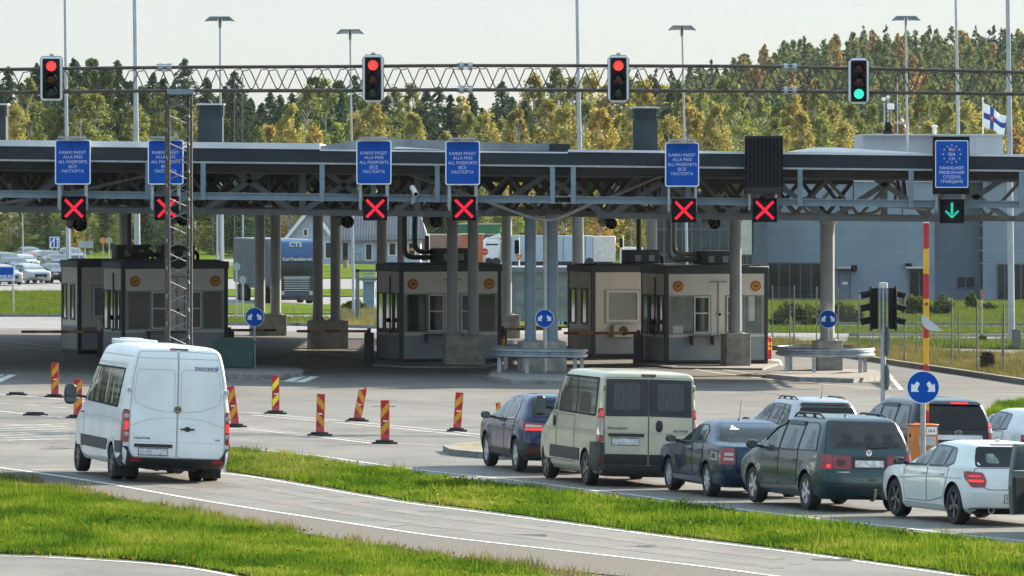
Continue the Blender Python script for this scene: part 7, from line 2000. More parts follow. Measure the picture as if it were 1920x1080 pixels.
# white articulated lorry
g = on(1020, 600); s = S(600); t = thing("white_lorry", "white lorry with a long white box trailer behind the booths", "lorry", g)
def bx(m, u0, u1, v0, v1, y0, y1, name, r=.05):
    b = MB(); b.rbox(X(u0, 600)-g.x, X(u1, 600)-g.x, y0, y1, Z(v1, 600)-g.z, Z(v0, 600)-g.z, r, 1); return b.build(name, m, t)
tr = bx(M("trailer_pale_blue", (.36, .44, .50), .5, 0, .08, .5), 943, 1112, 442, 491, 0, 2.5, "trailer")
bx(M("sunlit_trailer_end", (.55, .53, .48), .5), 1112.2, 1154, 443, 491, -.1, 2.6, "sunlit_trailer_end")  # sunlit warm tone put into the end colour of the white trailer
b = MB()
for u in (985, 1040, 1056, 1098): b.box(X(u, 600)-g.x-.03, X(u, 600)-g.x+.03, -.03, -.001, Z(491, 600)-g.z, Z(443, 600)-g.z)
b.build("door_seam", darksteel, tr)
bx(white, 906, 939, 446, 494, 0, 2.4, "cab", .25); b = MB(); b.prism([(X(912, 600)-g.x, Z(447, 600)-g.z), (X(937, 600)-g.x, Z(438, 600)-g.z), (X(939, 600)-g.x, Z(447, 600)-g.z)], .1, 2.3, 'xz'); b.build("roof_fairing", white, t)
bx(bdark, 911, 934, 457, 460, -.02, .1, "side_stripe", .01); bx(trim, 940, 1150, 491.5, 498, .1, 2.4, "chassis")
for u in (916, 930, 1085, 1105, 1125):
    b = MB(); b.lathe([(0, -.15), (.42, -.15), (.45, 0), (.42, .15), (0, .15)], (X(u, 600)-g.x, .1, .45), 'y', 18); b.build("wheel", rubber, t)
def crate(u0, u1, v0, v1, Y, m, label, name, ribs, gy=None):
    g = on((u0+u1)/2, Y); zb = Z(v1, Y); t = thing(name, label, "container", (g.x, Y, zb)); w = (u1-u0)/2/S(Y); h = (v1-v0)/S(Y)
    b = MB(); b.box(-w, w, 0, 2.4, 0, h); 
    for k in range(ribs): x = -w+2*w*(k+.3)/ribs; b.box(x, x+2*w/ribs*.4, -.06, 0, .1, h-.1)
    b.build("body", m, t); b = MB(); b.box(-w-.05, w+.05, -.09, 2.45, h, h+.1); b.box(-w-.03, w+.03, -.1, 2.43, -.12, 0); b.build("edge_rail", M("container_edge", (.4, .38, .32), .6), t)
    if gy:
        b = MB(); b.box(-w, w, .2, 2.2, g.z-zb, -.13); b.build("base", darksteel, t)
crate(770, 866, 441, 492, 640, M("container_brown", (.26, .17, .13), .7, 0, .15, 1), "brown ribbed container behind the middle booth", "container", 26, True)
crate(866, 907, 440, 494, 632, M("container_orange", (.42, .11, .03), .6, 0, .1, 1), "orange container left of the white lorry cab", "container", 8, True)
crate(860, 938, 421, 438, 660, M("container_green", (.03, .19, .07), .6, 0, .25, .6), "green container stacked high behind the orange one", "container", 12, True)
# white van in the background
g = on(1190, 560); s = S(560); t = thing("background_van", "white van seen over the booth roofs in the background", "van", g)
b = MB(); zb = g.z
b.prism([(X(1163, 560)-g.x, .3), (X(1212, 560)-g.x, .3), (X(1212, 560)-g.x, Z(482, 560)-zb), (X(1205, 560)-g.x, Z(464, 560)-zb), (X(1166, 560)-g.x, Z(463, 560)-zb), (X(1163, 560)-g.x, Z(470, 560)-zb)], 0, 2, 'xz'); b.build("body", white, t)
for u0, u1 in ((1192, 1197), (1199, 1206)):
    b = MB(); b.prism([(X(u0, 560)-g.x, Z(479, 560)-zb), (X(u1, 560)-g.x, Z(479, 560)-zb), (X(u1-1, 560)-g.x, Z(470, 560)-zb), (X(u0, 560)-g.x, Z(470, 560)-zb)], -.02, -.003, 'xz'); b.build("window", M("van_pale_glass", (.3, .34, .33), .1), t)
for u in (1172, 1203):
    b = MB(); b.lathe([(0, -.1), (.33, -.1), (.35, 0), (.33, .1), (0, .1)], (X(u, 560)-g.x, .05, .35), 'y', 18); b.build("wheel", rubber, t)

# kiosk with blue slats, portal frame, glass shelter
g = G(692, 583); s = S(g.y); t = thing("slatted_kiosk", "small blue slatted kiosk left of the middle booth", "kiosk", g)
b = MB(); b.box(-11/s, 10/s, 0, 2, 0, 55/s); 
for k in range(14): b.box(-11.3/s, 10.3/s, -.05, -.001, .1+k*.17, .2+k*.17)
b.build("slatted_wall", M("kiosk_blue", (.16, .25, .33), .6), t); b = MB(); b.box(-13/s, 13/s, -.3, 2.3, 55/s, 57.5/s); b.build("roof", steel, t)
g = G(671, 606); s = S(g.y); t = thing("height_portal", "dark steel portal frame beside the slatted kiosk", "frame", g)
b = MB(); b.box(-4/s, 3/s, -.1, .1, 0, 101/s); b.box(-4/s, 75/s, -.1, .1, 96/s, 101/s); b.box(3.01/s, 75/s, -.08, .08, 80/s, 85/s); b.box(71/s, 75/s, -.09, .09, 0, 96/s); b.build("frame", darksteel, t)
g = on(1000, 330); Y = 330; s = S(Y); t = thing("glass_shelter", "pale green glass shelter with thin frames between the central columns and the booths", "shelter", g); zb = g.z
b = MB(); b.box(X(938, Y)-g.x, X(1065, Y)-g.x, 0, 3, .3, Z(510, Y)-zb); b.build("glass_wall", M("shelter_glass", (.13, .18, .155), .12, 0, .25, 1.2), t)
b = MB()
for u in (938, 961, 985, 1020, 1044, 1065): b.box(X(u, Y)-g.x-.04, X(u, Y)-g.x+.04, -.06, -.001, 0, Z(510, Y)-zb)
for v in (540, 570): b.box(X(938, Y)-g.x, X(1065, Y)-g.x, -.05, -.002, Z(v, Y)-zb-.03, Z(v, Y)-zb+.03)
b.build("frame", darksteel, t)
b = MB(); b.box(X(935, Y)-g.x, X(1068, Y)-g.x, -.3, 3.2, Z(510, Y)-zb+.002, Z(501, Y)-zb); b.build("roof", darksteel, t)
panel_sign(1046, 1056, 585, 598, 612, "small brown notice board beside the hedge, behind the central columns", M("notice_brown", (.22, .17, .13), .7), (1048, 1054), None, False, "notice_board", "notice board")

# ------------------------------------------------------------------ parked cars far left (facing the camera)
def parked(name, label, col, L, Hh, Wd, n=7, metal=.3):
    pt = carpaint(name+"_paint", col, metal, .3, .08); k = Hh/1.45
    c = Car(name, label, "car", L, [(.22, .2, L-.3, .80), (.34, .04, L-.1, Wd-.02), (.55, 0, L, Wd), (.85*k, .04, L-.1, Wd), (.95*k, .1, L-.9, Wd-.03), (1.02*k, .15, L-1.25, Wd-.05), (1.2*k, .35, L-1.7, Wd-.14), (1.36*k, .5, L-2.2, Wd-.25), (1.42*k, .8, L-2.5, Wd-.45), (1.45*k, 1.2, L-2.8, .2)], L*.6, .85, .32, pt, n=n, cut=False, levels=30, ring=90, group="cars parked beyond the lawn at the left")
    c.windshield(1.02*k, 1.36*k, Wd-.12, Wd-.30)
    for q in 'LR':
        c.part("side_window", q, [(.8, 1.02*k), (L-1.35, 1.0*k), (L-1.95, 1.32*k), (.95, 1.33*k)], carglass, .01, .05)
    c.part("grille", 'F', [(-.45, .45), (.45, .45), (.5, .72), (-.5, .72)], trim, .012, .04); c.part("number_plate", 'F', [(-.26, .40), (.26, .40), (.26, .50), (-.26, .50)], plate_w, .02, .01)
    c.mirror(L-1.5, .98*k)
    return c.root
def place(root, u, vb_, psi, label, first):
    g = G(u, vb_); a = math.radians(psi)
    if first:
        root.location = g; root.rotation_euler = (0, 0, a); root["label"] = label; return root
    return dup(root, g, label, a)
suv = parked("parked_off_roader", "x", (.10, .11, .12), 4.6, 1.68, .92); hat = parked("parked_hatchback", "x", (.42, .43, .42), 4.2, 1.47, .88); dk = parked("parked_saloon", "x", (.02, .03, .045), 4.5, 1.45, .89); rd = parked("parked_red_car", "x", (.28, .02, .025), 4.1, 1.46, .87)
place(hat, 58, 531, 205, "silver parked car standing nearest, in front of the left booth's lawn", True)
place(dk, 106, 530, 200, "dark parked saloon right of the nearest silver car", True)
place(suv, 14, 511, 200, "dark grey parked off roader cut by the left edge of the parked rows", True)
place(hat, 47, 509, 195, "silver parked car half hidden behind the nearest silver car", False)
place(dk, 30, 516, 200, "dark parked saloon in the second row, behind the direction sign", False)
place(rd, 66, 504, 198, "red parked car deep in the rows", True)
place(suv, 92, 506, 195, "dark grey parked off roader with bright headlamps below the lane sign", False)
place(dk, 110, 508, 195, "dark parked saloon beside the left edge of the far booth", False)
place(suv, 57, 498, 196, "dark grey parked off roader in the rear row", False)
place(suv, 134, 499, 196, "dark grey parked off roader showing over the far booth roof", False)
place(hat, 78, 500, 196, "silver parked car in the rear row, right of the red one", False)
place(hat, 8, 534, 200, "silver parked car behind the direction sign at the left edge", False)
place(dk, 1268, 527, 250, "dark parked saloon glimpsed over the right front booth roof", False)
place(hat, 1300, 528, 250, "silver parked car glimpsed over the right front booth roof", False)
HAZE = 0.000020
# ------------------------------------------------------------------ trees and shrubs
def leaf_mat(name, cols, trans=0.35, hue=0.03, val=0.5):
    m = bpy.data.materials.new(name); m.use_nodes = True; nt = m.node_tree; nt.nodes.clear()
    out = nt.nodes.new("ShaderNodeOutputMaterial"); g = nt.nodes.new("ShaderNodeNewGeometry"); oi = nt.nodes.new("ShaderNodeObjectInfo")
    r = nt.nodes.new("ShaderNodeValToRGB"); r.color_ramp.elements[0].position = 0; r.color_ramp.elements[-1].position = 1
    for i, c in enumerate(cols):
        if i == 0: e = r.color_ramp.elements[0]
        elif i == len(cols)-1: e = r.color_ramp.elements[-1]
        else: e = r.color_ramp.elements.new(i/(len(cols)-1))
        e.color = (*c, 1)
    nt.links.new(g.outputs["Random Per Island"], r.inputs["Fac"])
    hs = nt.nodes.new("ShaderNodeHueSaturation")
    a = nt.nodes.new("ShaderNodeMapRange"); a.inputs["To Min"].default_value = .5-hue; a.inputs["To Max"].default_value = .5+hue
    v = nt.nodes.new("ShaderNodeMapRange"); v.inputs["To Min"].default_value = 1-val*.5; v.inputs["To Max"].default_value = 1+val*.5
    nt.links.new(oi.outputs["Random"], a.inputs["Value"]); nt.links.new(a.outputs[0], hs.inputs["Hue"])
    ml = nt.nodes.new("ShaderNodeMath"); ml.operation = 'MULTIPLY'; ml.inputs[1].default_value = 7.31
    fr = nt.nodes.new("ShaderNodeMath"); fr.operation = 'FRACT'
    nt.links.new(oi.outputs["Random"], ml.inputs[0]); nt.links.new(ml.outputs[0], fr.inputs[0]); nt.links.new(fr.outputs[0], v.inputs["Value"]); nt.links.new(v.outputs[0], hs.inputs["Value"])
    nt.links.new(r.outputs[0], hs.inputs["Color"])
    d = nt.nodes.new("ShaderNodeBsdfDiffuse"); t = nt.nodes.new("ShaderNodeBsdfTranslucent"); mx = nt.nodes.new("ShaderNodeMixShader"); mx.inputs[0].default_value = trans
    for n in (d, t): nt.links.new(hs.outputs[0], n.inputs["Color"])
    nt.links.new(d.outputs[0], mx.inputs[1]); nt.links.new(t.outputs[0], mx.inputs[2]); nt.links.new(mx.outputs[0], out.inputs["Surface"])
    return m
def mesh_arrays(name, verts, n, mat, kind=None, parent=None, link=True):
    """verts: (k*n, 3) array, every n of them one face"""
    k = len(verts)//n; me = bpy.data.meshes.new(name)
    me.vertices.add(len(verts)); me.vertices.foreach_set("co", np.asarray(verts, np.float32).ravel())
    me.loops.add(k*n); me.loops.foreach_set("vertex_index", np.arange(k*n, dtype=np.int32))
    me.polygons.add(k); me.polygons.foreach_set("loop_start", np.arange(0, k*n, n, dtype=np.int32))
    me.update(calc_edges=True); me.materials.append(mat)
    o = bpy.data.objects.new(name, me); COL.objects.link(o)
    if kind: o["kind"] = kind
    if parent is not None: o.parent = parent
    return o
def quads(c, d, w, l, rg, droop=0.0):
    """leaf cards: centre c, direction d, width and length arrays"""
    n = len(c); d = d/np.linalg.norm(d, axis=1, keepdims=True)
    r = rg.normal(size=(n, 3)); s = np.cross(d, r); s /= np.linalg.norm(s, axis=1, keepdims=True)
    a = d*l[:, None]/2; b = s*w[:, None]/2
    v = np.empty((n, 4, 3)); v[:, 0] = c-a; v[:, 1] = c+b*1.0; v[:, 2] = c+a; v[:, 3] = c-b
    return v.reshape(-1, 3)
bark_d = M("spruce_bark", (.06, .045, .035), .9, 0, .3, 4); bark_w = M("birch_bark", (.42, .40, .36), .8, 0, .45, 3)
def conifer_cards(h, r0, n, seed, size=.40, base=.06):
    rg = np.random.default_rng(seed)
    nb = max(20, n//14); t = base + (1-base)*rg.random(nb)**.92; az = rg.random(nb)*2*np.pi
    L = r0*(1-t)**.78*(.65+.5*rg.random(nb)) + .18
    L *= 1 + .18*np.sin(az*2+seed) * np.sin(t*9+seed)
    per = np.maximum(4, (14*L/r0*1.6).astype(int))
    idx = np.repeat(np.arange(nb), per); f = rg.random(len(idx))**.7
    l, a, tt = L[idx]*f, az[idx] + rg.normal(0, .10, len(idx)), t[idx]
    z = tt*h - l*(.30+.25*(1-tt)) + .25*l*f + rg.normal(0, .12, len(idx))
    c = np.stack([np.cos(a)*l, np.sin(a)*l, z], 1)
    d = np.stack([np.cos(a), np.sin(a), -.55-.5*rg.random(len(idx))], 1) + rg.normal(0, .25, (len(idx), 3))
    k = size*(.6+.7*rg.random(len(idx)))
    top = np.stack([rg.normal(0, .04, 12), rg.normal(0, .04, 12), h*(1-.05*rg.random(12))], 1)
    v = quads(c, d, k*.55, k*1.35, rg); v2 = quads(top, np.tile([0, 0, 1.0], (12, 1))+rg.normal(0, .2, (12, 3)), np.full(12, .2), np.full(12, .7), rg)
    return np.concatenate([v, v2])
def broad_cards(h, r0, n, seed, size=.42, z0=.06, pointed=.62, pine=False):
    rg = np.random.default_rng(seed); nc = 120 if not pine else 44
    t = z0 + (1-z0)*rg.random(nc)
    if pine: t = .5+.5*rg.random(nc)
    prof_ = np.sin(np.pi*np.clip((t-z0)/(1-z0), 0, 1)**(.75))**.6*(1-pointed*t*.75) + .06
    a = rg.random(nc)*2*np.pi; rad = r0*prof_*(.35+.65*rg.random(nc)**.5)*(1+.2*np.sin(a*3+seed))
    C = np.stack([np.cos(a)*rad, np.sin(a)*rad, t*h], 1); cr = r0*(.13+.17*rg.random(nc))*(1.15-.5*t)
    per = n//nc; idx = np.repeat(np.arange(nc), per)
    q = rg.normal(size=(len(idx), 3)); q /= np.linalg.norm(q, axis=1, keepdims=True); q *= (rg.random(len(idx))**.45)[:, None]
    q[:, 2] *= 1.15
    c = C[idx] + q*cr[idx][:, None]
    c[:, 2] -= np.abs(rg.normal(0, .15, len(idx)))
    d = rg.normal(size=(len(idx), 3)); d[:, 2] -= .5
    k = size*(.6+.8*rg.random(len(idx)))
    return quads(c, d, k*.75, k*1.1, rg), C
def tree(name, label, kind, h, r0, seed, mat, n=2600):
    t = thing(name, label, "tree", (0, 0, 0))
    b = MB()
    if kind == 'spruce':
        v = conifer_cards(h, r0, n, seed); b.tube([(0, 0, -.5), (0, 0, h*.5), (0, 0, h*.98)], .2, 8, rs=[.24, .14, .02])
        for i in range(10): a = i*2.4; z = h*(.12+.07*i); l = r0*(1-z/h)*.8; b.tube([(0, 0, z), (l*math.cos(a), l*math.sin(a), z-l*.25)], .04, 5, rs=[.05, .015])
    else:
        v, C = broad_cards(h, r0, n, seed, pine=(kind == 'pine'), size=.245 if kind != 'pine' else .28)
        b.tube([(0, 0, -.5), (.1, 0, h*.45), (.0, .1, h*.93)], .2, 8, rs=[.22, .13, .02])
        for q in C[::3]:
            z = max(h*.15, q[2]-.25*h*.3-.6); b.tube([(.05, .03, z), tuple(q)], .04, 5, rs=[.06, .015])
    mesh_arrays("crown", v, 4, mat, parent=t); b.build("trunk", bark_w if kind == 'birch' else bark_d, t)
    t["_h"] = h
    return t
m_spr = leaf_mat("spruce_needles", [(0.035, 0.065, 0.039), (0.050, 0.086, 0.046), (0.073, 0.110, 0.052)], .3, .02, .5)
m_pin = leaf_mat("pine_needles", [(0.052, 0.086, 0.039), (0.086, 0.127, 0.044), (0.138, 0.172, 0.055)], .25, .02, .4)
m_grn = leaf_mat("green_yellow_leaves", [(0.122, 0.156, 0.048), (0.177, 0.206, 0.057), (0.238, 0.250, 0.070)], .5, .02, .45)
m_yel = leaf_mat("yellow_leaves", [(0.216, 0.201, 0.060), (0.300, 0.266, 0.077), (0.384, 0.325, 0.100)], .5, .015, .35)
m_org = leaf_mat("orange_leaves", [(0.276, 0.198, 0.060), (0.360, 0.258, 0.077), (0.432, 0.318, 0.096)], .5, .02, .35)
protos = {}
HT = {'s': 20.0, 'p': 19.0, 'g': 18.0, 'y': 17.0, 'o': 16.0}
for k, kind, mt, r, nv, nm in (('s', 'spruce', m_spr, 3.7, 4, "spruce_tree"), ('p', 'pine', m_pin, 3.0, 2, "pine_tree"), ('g', 'birch', m_grn, 3.2, 3, "birch_tree"), ('y', 'birch', m_yel, 3.1, 3, "birch_tree"), ('o', 'birch', m_org, 2.9, 2, "birch_tree")):
    protos[k] = [tree(nm, "x", kind, HT[k], r*(.95+.12*i), 11+i*7+ord(k), mt, 7600 if k == 's' else 8600) for i in range(nv)]
used = {}
WORD = {'s': ["dark green spruce", "pointed dark spruce", "slender dark spruce"], 'p': ["olive green pine"], 'g': ["green yellow birch"], 'y': ["golden yellow birch"], 'o': ["orange leaved birch"]}
LAND = [(0, "left edge of the picture"), (96, "leftmost traffic light"), (137, "leftmost passport sign"), (255, "thick left pole"), (335, "lattice gantry leg"), (394, "left roof exhaust stack"), (414, "lamp post by the left stack"), (510, "left lorry"), (570, "cottage gable"), (657, "lamp post above the cottage"), (702, "second traffic light"), (778, "security camera"), (868, "middle gantry clamps"), (994, "twin blue grey columns"), (1084, "thick central pole"), (1160, "third traffic light"), (1210, "right roof exhaust stack"), (1281, "lamp post by the right stack"), (1433, "blank black panel"), (1480, "right gantry clamps"), (1550, "single right column"), (1610, "green traffic light"), (1700, "lamp post above the customs building"), (1795, "slim pole over the citizens sign"), (1865, "flag"), (1920, "right edge of the picture")]
seen = {}
def plant(k, u, vtop, Y, wide=1.0, row="front"):
    g = on(u, Y); hgt = Z(vtop, Y) - g.z; i = len(used.setdefault(k, [])); pr = protos[k][i % len(protos[k])]
    lu, lm = min(LAND, key=lambda q: abs(q[0]-u))
    side_ = "behind the" if abs(u-lu) < 9 else ("just left of the" if u < lu else "just right of the")
    if abs(u-lu) > 28: side_ = side_.replace("just ", "farther ")
    hg = "tall" if vtop < 150 else ("fairly tall" if vtop < 180 else ("medium" if vtop < 205 else ("low" if vtop < 260 else "small")))
    lab = f"{hg} {WORD[k][i % len(WORD[k])]} {side_} {lm}" + (", behind" if row != "front" else "")
    seen[lab] = seen.get(lab, 0)+1
    if seen[lab] > 1: lab = f"{['', '', 'second', 'third', 'fourth'][min(seen[lab], 4)]} {lab}".replace("farther ", "").replace("fairly ", "")
    s = hgt/pr["_h"]; rz = random.uniform(0, 6.28)
    if i < len(protos[k]): o = pr; o.location = g; o.rotation_euler = (0, 0, rz); o.scale = (s*wide, s*wide, s); o["label"] = lab
    else: o = dup(pr, g, lab, rz, None, (s*wide, s*wide, s))
    o["group"] = {'s': "dark spruces of the tree line", 'p': "pines of the tree line", 'g': "green birches of the tree line", 'y': "yellow birches of the tree line", 'o': "orange birches of the tree line"}[k]
    used[k].append(o)
front = [('s', 15, 128), ('s', 70, 122), ('s', 102, 158), ('s', 138, 112), ('p', 168, 108), ('p', 196, 113), ('s', 220, 116), ('s', 286, 140), ('s', 307, 150), ('s', 345, 114), ('s', 388, 148), ('s', 268, 168), ('s', 40, 158),
         ('s', 440, 138), ('s', 470, 186), ('s', 507, 175), ('s', 424, 165), ('p', 590, 142), ('p', 628, 140), ('s', 664, 145), ('g', 610, 152), ('s', 525, 180), ('s', 548, 178), ('g', 738, 166), ('g', 775, 162), ('s', 800, 170), ('s', 822, 166), ('s', 845, 180), ('s', 884, 176), ('s', 905, 205),
         ('s', 942, 155), ('s', 960, 184), ('o', 866, 180), ('y', 928, 200), ('y', 1000, 142), ('g', 1045, 132), ('y', 1108, 138), ('g', 1075, 148), ('y', 1140, 160), ('g', 1172, 150), ('o', 1205, 152), ('y', 1240, 165), ('g', 1275, 158), ('s', 1228, 150), ('s', 1258, 170),
         ('g', 1320, 175), ('g', 1355, 150), ('g', 1378, 160), ('g', 1430, 188), ('o', 1490, 178), ('g', 1465, 186), ('g', 1515, 176), ('g', 1530, 172), ('y', 1560, 196), ('g', 1600, 198), ('g', 1635, 200), ('y', 1668, 215), ('g', 1405, 212), ('s', 590, 180), ('s', 640, 175), ('s', 712, 180), ('s', 690, 186),
         ('y', 1710, 205), ('g', 1745, 160), ('g', 1775, 200), ('y', 1815, 195), ('g', 1855, 205), ('y', 1895, 168), ('g', 1930, 190), ('g', 1725, 178), ('y', 1835, 215), ('s', 985, 190), ('g', 1020, 165), ('g', 120, 138), ('p', 240, 150), ('g', 182, 142), ('p', 150, 128), ('s', 325, 160), ('p', 360, 166), ('g', 410, 182), ('s', 455, 176), ('s', 490, 196), ('p', 540, 186), ('g', 575, 166), ('p', 650, 162), ('s', 760, 190), ('g', 55, 150), ('p', 5, 150), ('g', 300, 175), ('p', 265, 160), ('g', 680, 188), ('s', 725, 184), ('p', 788, 190), ('s', 860, 200)]
for j, (k, u, v) in enumerate(front): plant(k, u, v, 745 + (j*37 % 90), 1.3 if k == 's' else 1.0)
low = [('y', 30, 198), ('g', 12, 215), ('g', 60, 215), ('g', 178, 178), ('g', 150, 168), ('o', 505, 236), ('y', 545, 196), ('y', 696, 193), ('y', 668, 214), ('y', 775, 212), ('o', 590, 236), ('g', 482, 240), ('g', 720, 215), ('y', 835, 250), ('g', 880, 215), ('y', 910, 212), ('y', 970, 205), ('g', 945, 225), ('y', 1030, 190), ('y', 1060, 200), ('g', 1095, 195), ('o', 1125, 205), ('y', 1165, 215), ('y', 1190, 200), ('g', 1225, 215), ('o', 1290, 180), ('y', 1255, 220), ('g', 1300, 230), ('y', 1345, 195), ('g', 1450, 225), ('y', 1500, 210), ('g', 1540, 225), ('y', 1585, 230), ('y', 1650, 232), ('o', 1690, 228), ('y', 1740, 230), ('g', 1800, 228), ('o', 1900, 240), ('y', 1860, 235), ('g', 255, 205), ('g', 320, 210), ('o', 268, 250), ('g', 365, 200), ('p', 120, 200)]
for j, (k, u, v) in enumerate(low): plant(k, u, v, 690 + (j*29 % 50), 1.15)
for j in range(44):
    u = -30 + j*46 + random.uniform(-12, 12); v = (random.uniform(165, 215) if u < 620 else random.uniform(195, 235))
    plant('s' if (u < 1000 or j % 3) and j % 5 else 'g', u, v, 850 + (j*31 % 80), 1.25, "back")
low2 = [('g', 20, 380), ('y', 70, 392), ('o', 135, 378), ('g', 168, 395), ('g', 230, 370), ('g', 400, 390), ('s', 90, 330), ('s', 480, 320), ('s', 450, 300), ('s', 830, 320), ('g', 1185, 370), ('o', 1125, 385), ('g', 960, 375), ('g', 1075, 370), ('s', 850, 350), ('s', 275, 330), ('s', 200, 350), ('g', 340, 380)]
for j, (k, u, v) in enumerate(low2): plant(k, u, v, 660 + (j*17 % 25), 1.7)

# wooded hill behind, rising to the right
RID = [(900, 330), (1150, 262), (1260, 240), (1330, 228), (1420, 206), (1500, 184), (1600, 172), (1700, 166), (1800, 168), (2000, 164)]
hv = []; hf = []
us = list(range(850, 2101, 50)); ys = [950, 1050, 1150, 1250, 1350, 1450, 1550, 1650]
def hill_z(u, Y):
    zr = Z(interp(RID, u), 1550.0); f = min(1.0, max(0.0, (Y-950)/600.0)); return -3.0 + (zr+3.0)*(f*f*(3-2*f))**.8
for Y in ys:
    for u in us: hv.append((X(u, Y), Y, hill_z(u, Y)))
n_ = len(us); hf = [(j*n_+i, j*n_+i+1, (j+1)*n_+i+1, (j+1)*n_+i) for j in range(len(ys)-1) for i in range(n_-1)]
b = MB(); b.add(hv, hf, 0, True); tag(b.build("hill", M("forest_floor", (.03, .045, .02), .95, 0, .4, .05)), kind="structure")
rg = np.random.default_rng(5); parts_ = {'s': [], 'g': [], 'o': []}
for i in range(560):
    Y = 980 + 640*rg.random()**.85; u = 1180 + 800*rg.random()**.8; k = rg.choice(['s', 's', 'g', 'g', 'g', 'o'], p=[.11, .11, .22, .22, .20, .14]); h = rg.uniform(10, 15)*(1.05 if k == 's' else 1)
    o = np.array([X(u, Y), Y, hill_z(u, Y)-.5])
    if k == 's': v = conifer_cards(h, 2.6, 700, int(rg.integers(1e6)), .75)
    else: v, _ = broad_cards(h, 2.7, 840, int(rg.integers(1e6)), .62)
    parts_[k].append(v + o)
far_s = leaf_mat("far_spruce", [(0.029, 0.057, 0.045), (0.047, 0.083, 0.056), (0.072, 0.112, 0.062)], .2, 0, 0); far_g = leaf_mat("far_green", [(0.075, 0.112, 0.050), (0.125, 0.163, 0.062), (0.200, 0.213, 0.075)], .42, 0, 0); far_o = leaf_mat("far_autumn", [(0.180, 0.120, 0.042), (0.276, 0.180, 0.060), (0.360, 0.252, 0.084)], .42, 0, 0)
for k, mt, nm in (('s', far_s, "far_spruce_wood"), ('g', far_g, "far_birch_wood"), ('o', far_o, "far_autumn_wood")):
    o = mesh_arrays(nm, np.concatenate(parts_[k]), 4, mt, "stuff"); tag(o, {"s": "dark conifers of the wood covering the distant hill", "g": "green leafy trees of the wood covering the distant hill", "o": "orange autumn trees of the wood covering the distant hill"}[k], "wood")

pl_ = []  # unseen wood at the left; nearer trees added so the vehicle windows reflect them
for i in range(190):
    Y = rg.uniform(430, 840) if i < 130 else rg.uniform(255, 430); x = rg.uniform(-470, -.082*Y - 9) if i < 130 else rg.uniform(-230, -.09*Y - 40); h = rg.uniform(14, 21); v = conifer_cards(h, 3.8, 420 if i < 130 else 1500, int(rg.integers(1e6)), 1.1 if i < 130 else .7); pl_.append(v + np.array([x, Y, gz(x, Y)]))
o = mesh_arrays("side_wood", np.concatenate(pl_), 4, far_s, "stuff"); tag(o, "dark wood carrying the tree line on beyond the left edge, near trees added for reflections", "wood")

# shrubs
m_shrub = leaf_mat("shrub_leaves", [(.05, .075, .025), (.09, .12, .04), (.16, .19, .07)], .3, .02, .3)
def shrub(u0, u1, vt, vb_, label, mat=m_shrub, n=1500, name="shrub"):
    g = G((u0+u1)/2, vb_); s = S(g.y); w = (u1-u0)/2/s; h = (vb_-vt)/s; rg = np.random.default_rng(int(u0*7+vt))
    t = thing(name, label, "shrub", g)
    nc = 26; a = rg.random(nc)*2*np.pi; r = np.sqrt(rg.random(nc)); C = np.stack([np.cos(a)*r*w*.8, np.sin(a)*r*w*.5, h*(.15+.62*rg.random(nc)*(1-.5*r**2))], 1); idx = np.repeat(np.arange(nc), n//nc)
    q = rg.normal(size=(len(idx), 3)); q /= np.linalg.norm(q, axis=1, keepdims=True); c = C[idx] + q*(rg.random(len(idx))**.4)[:, None]*np.array([w*.26, w*.26, h*.24]); c[:, 2] = np.maximum(c[:, 2], .02)
    k = .17*(.6+.8*rg.random(len(idx))); mesh_arrays("foliage", quads(c, rg.normal(size=(len(idx), 3)), k*.8, k*1.2, rg), 4, mat, parent=t)
    b = MB()
    for q in C[::4]: b.tube([(0, 0, -.05), tuple(q)], .02, 5)
    b.build("stem", bark_d, t)
shrub(1441, 1535, 555, 612, "wide green shrub in front of the building's dark ground floor glazing")
shrub(1556, 1602, 558, 606, "green shrub behind the thick canopy column at the right")
shrub(1585, 1625, 565, 607, "green shrub left of the side view traffic signal")
shrub(1685, 1745, 542, 592, "tall green shrub behind the red and yellow raised boom")
shrub(1735, 1790, 548, 592, "green shrub right of the raised boom, in front of the building")
shrub(1806, 1835, 545, 580, "small green shrub left of the orange bird box")
shrub(1838, 1870, 567, 582, "low green shrub right of the orange bird box")
shrub(1505, 1548, 566, 612, "green shrub left of the thick canopy column at the right")
shrub(640, 690, 557, 588, "dark green hedge left of the slatted kiosk", name="hedge")
shrub(1042, 1066, 563, 610, "green bush left of the booth with the white door")
shrub(1840, 1862, 652, 694, "reddish brown dry bush in the weeds by the wire fence", leaf_mat("dry_bush", [(.07, .04, .03), (.12, .07, .045)], .2), 700)
shrub(1835, 1850, 627, 645, "tiny green sapling on the lawn behind the wire fence", n=300)

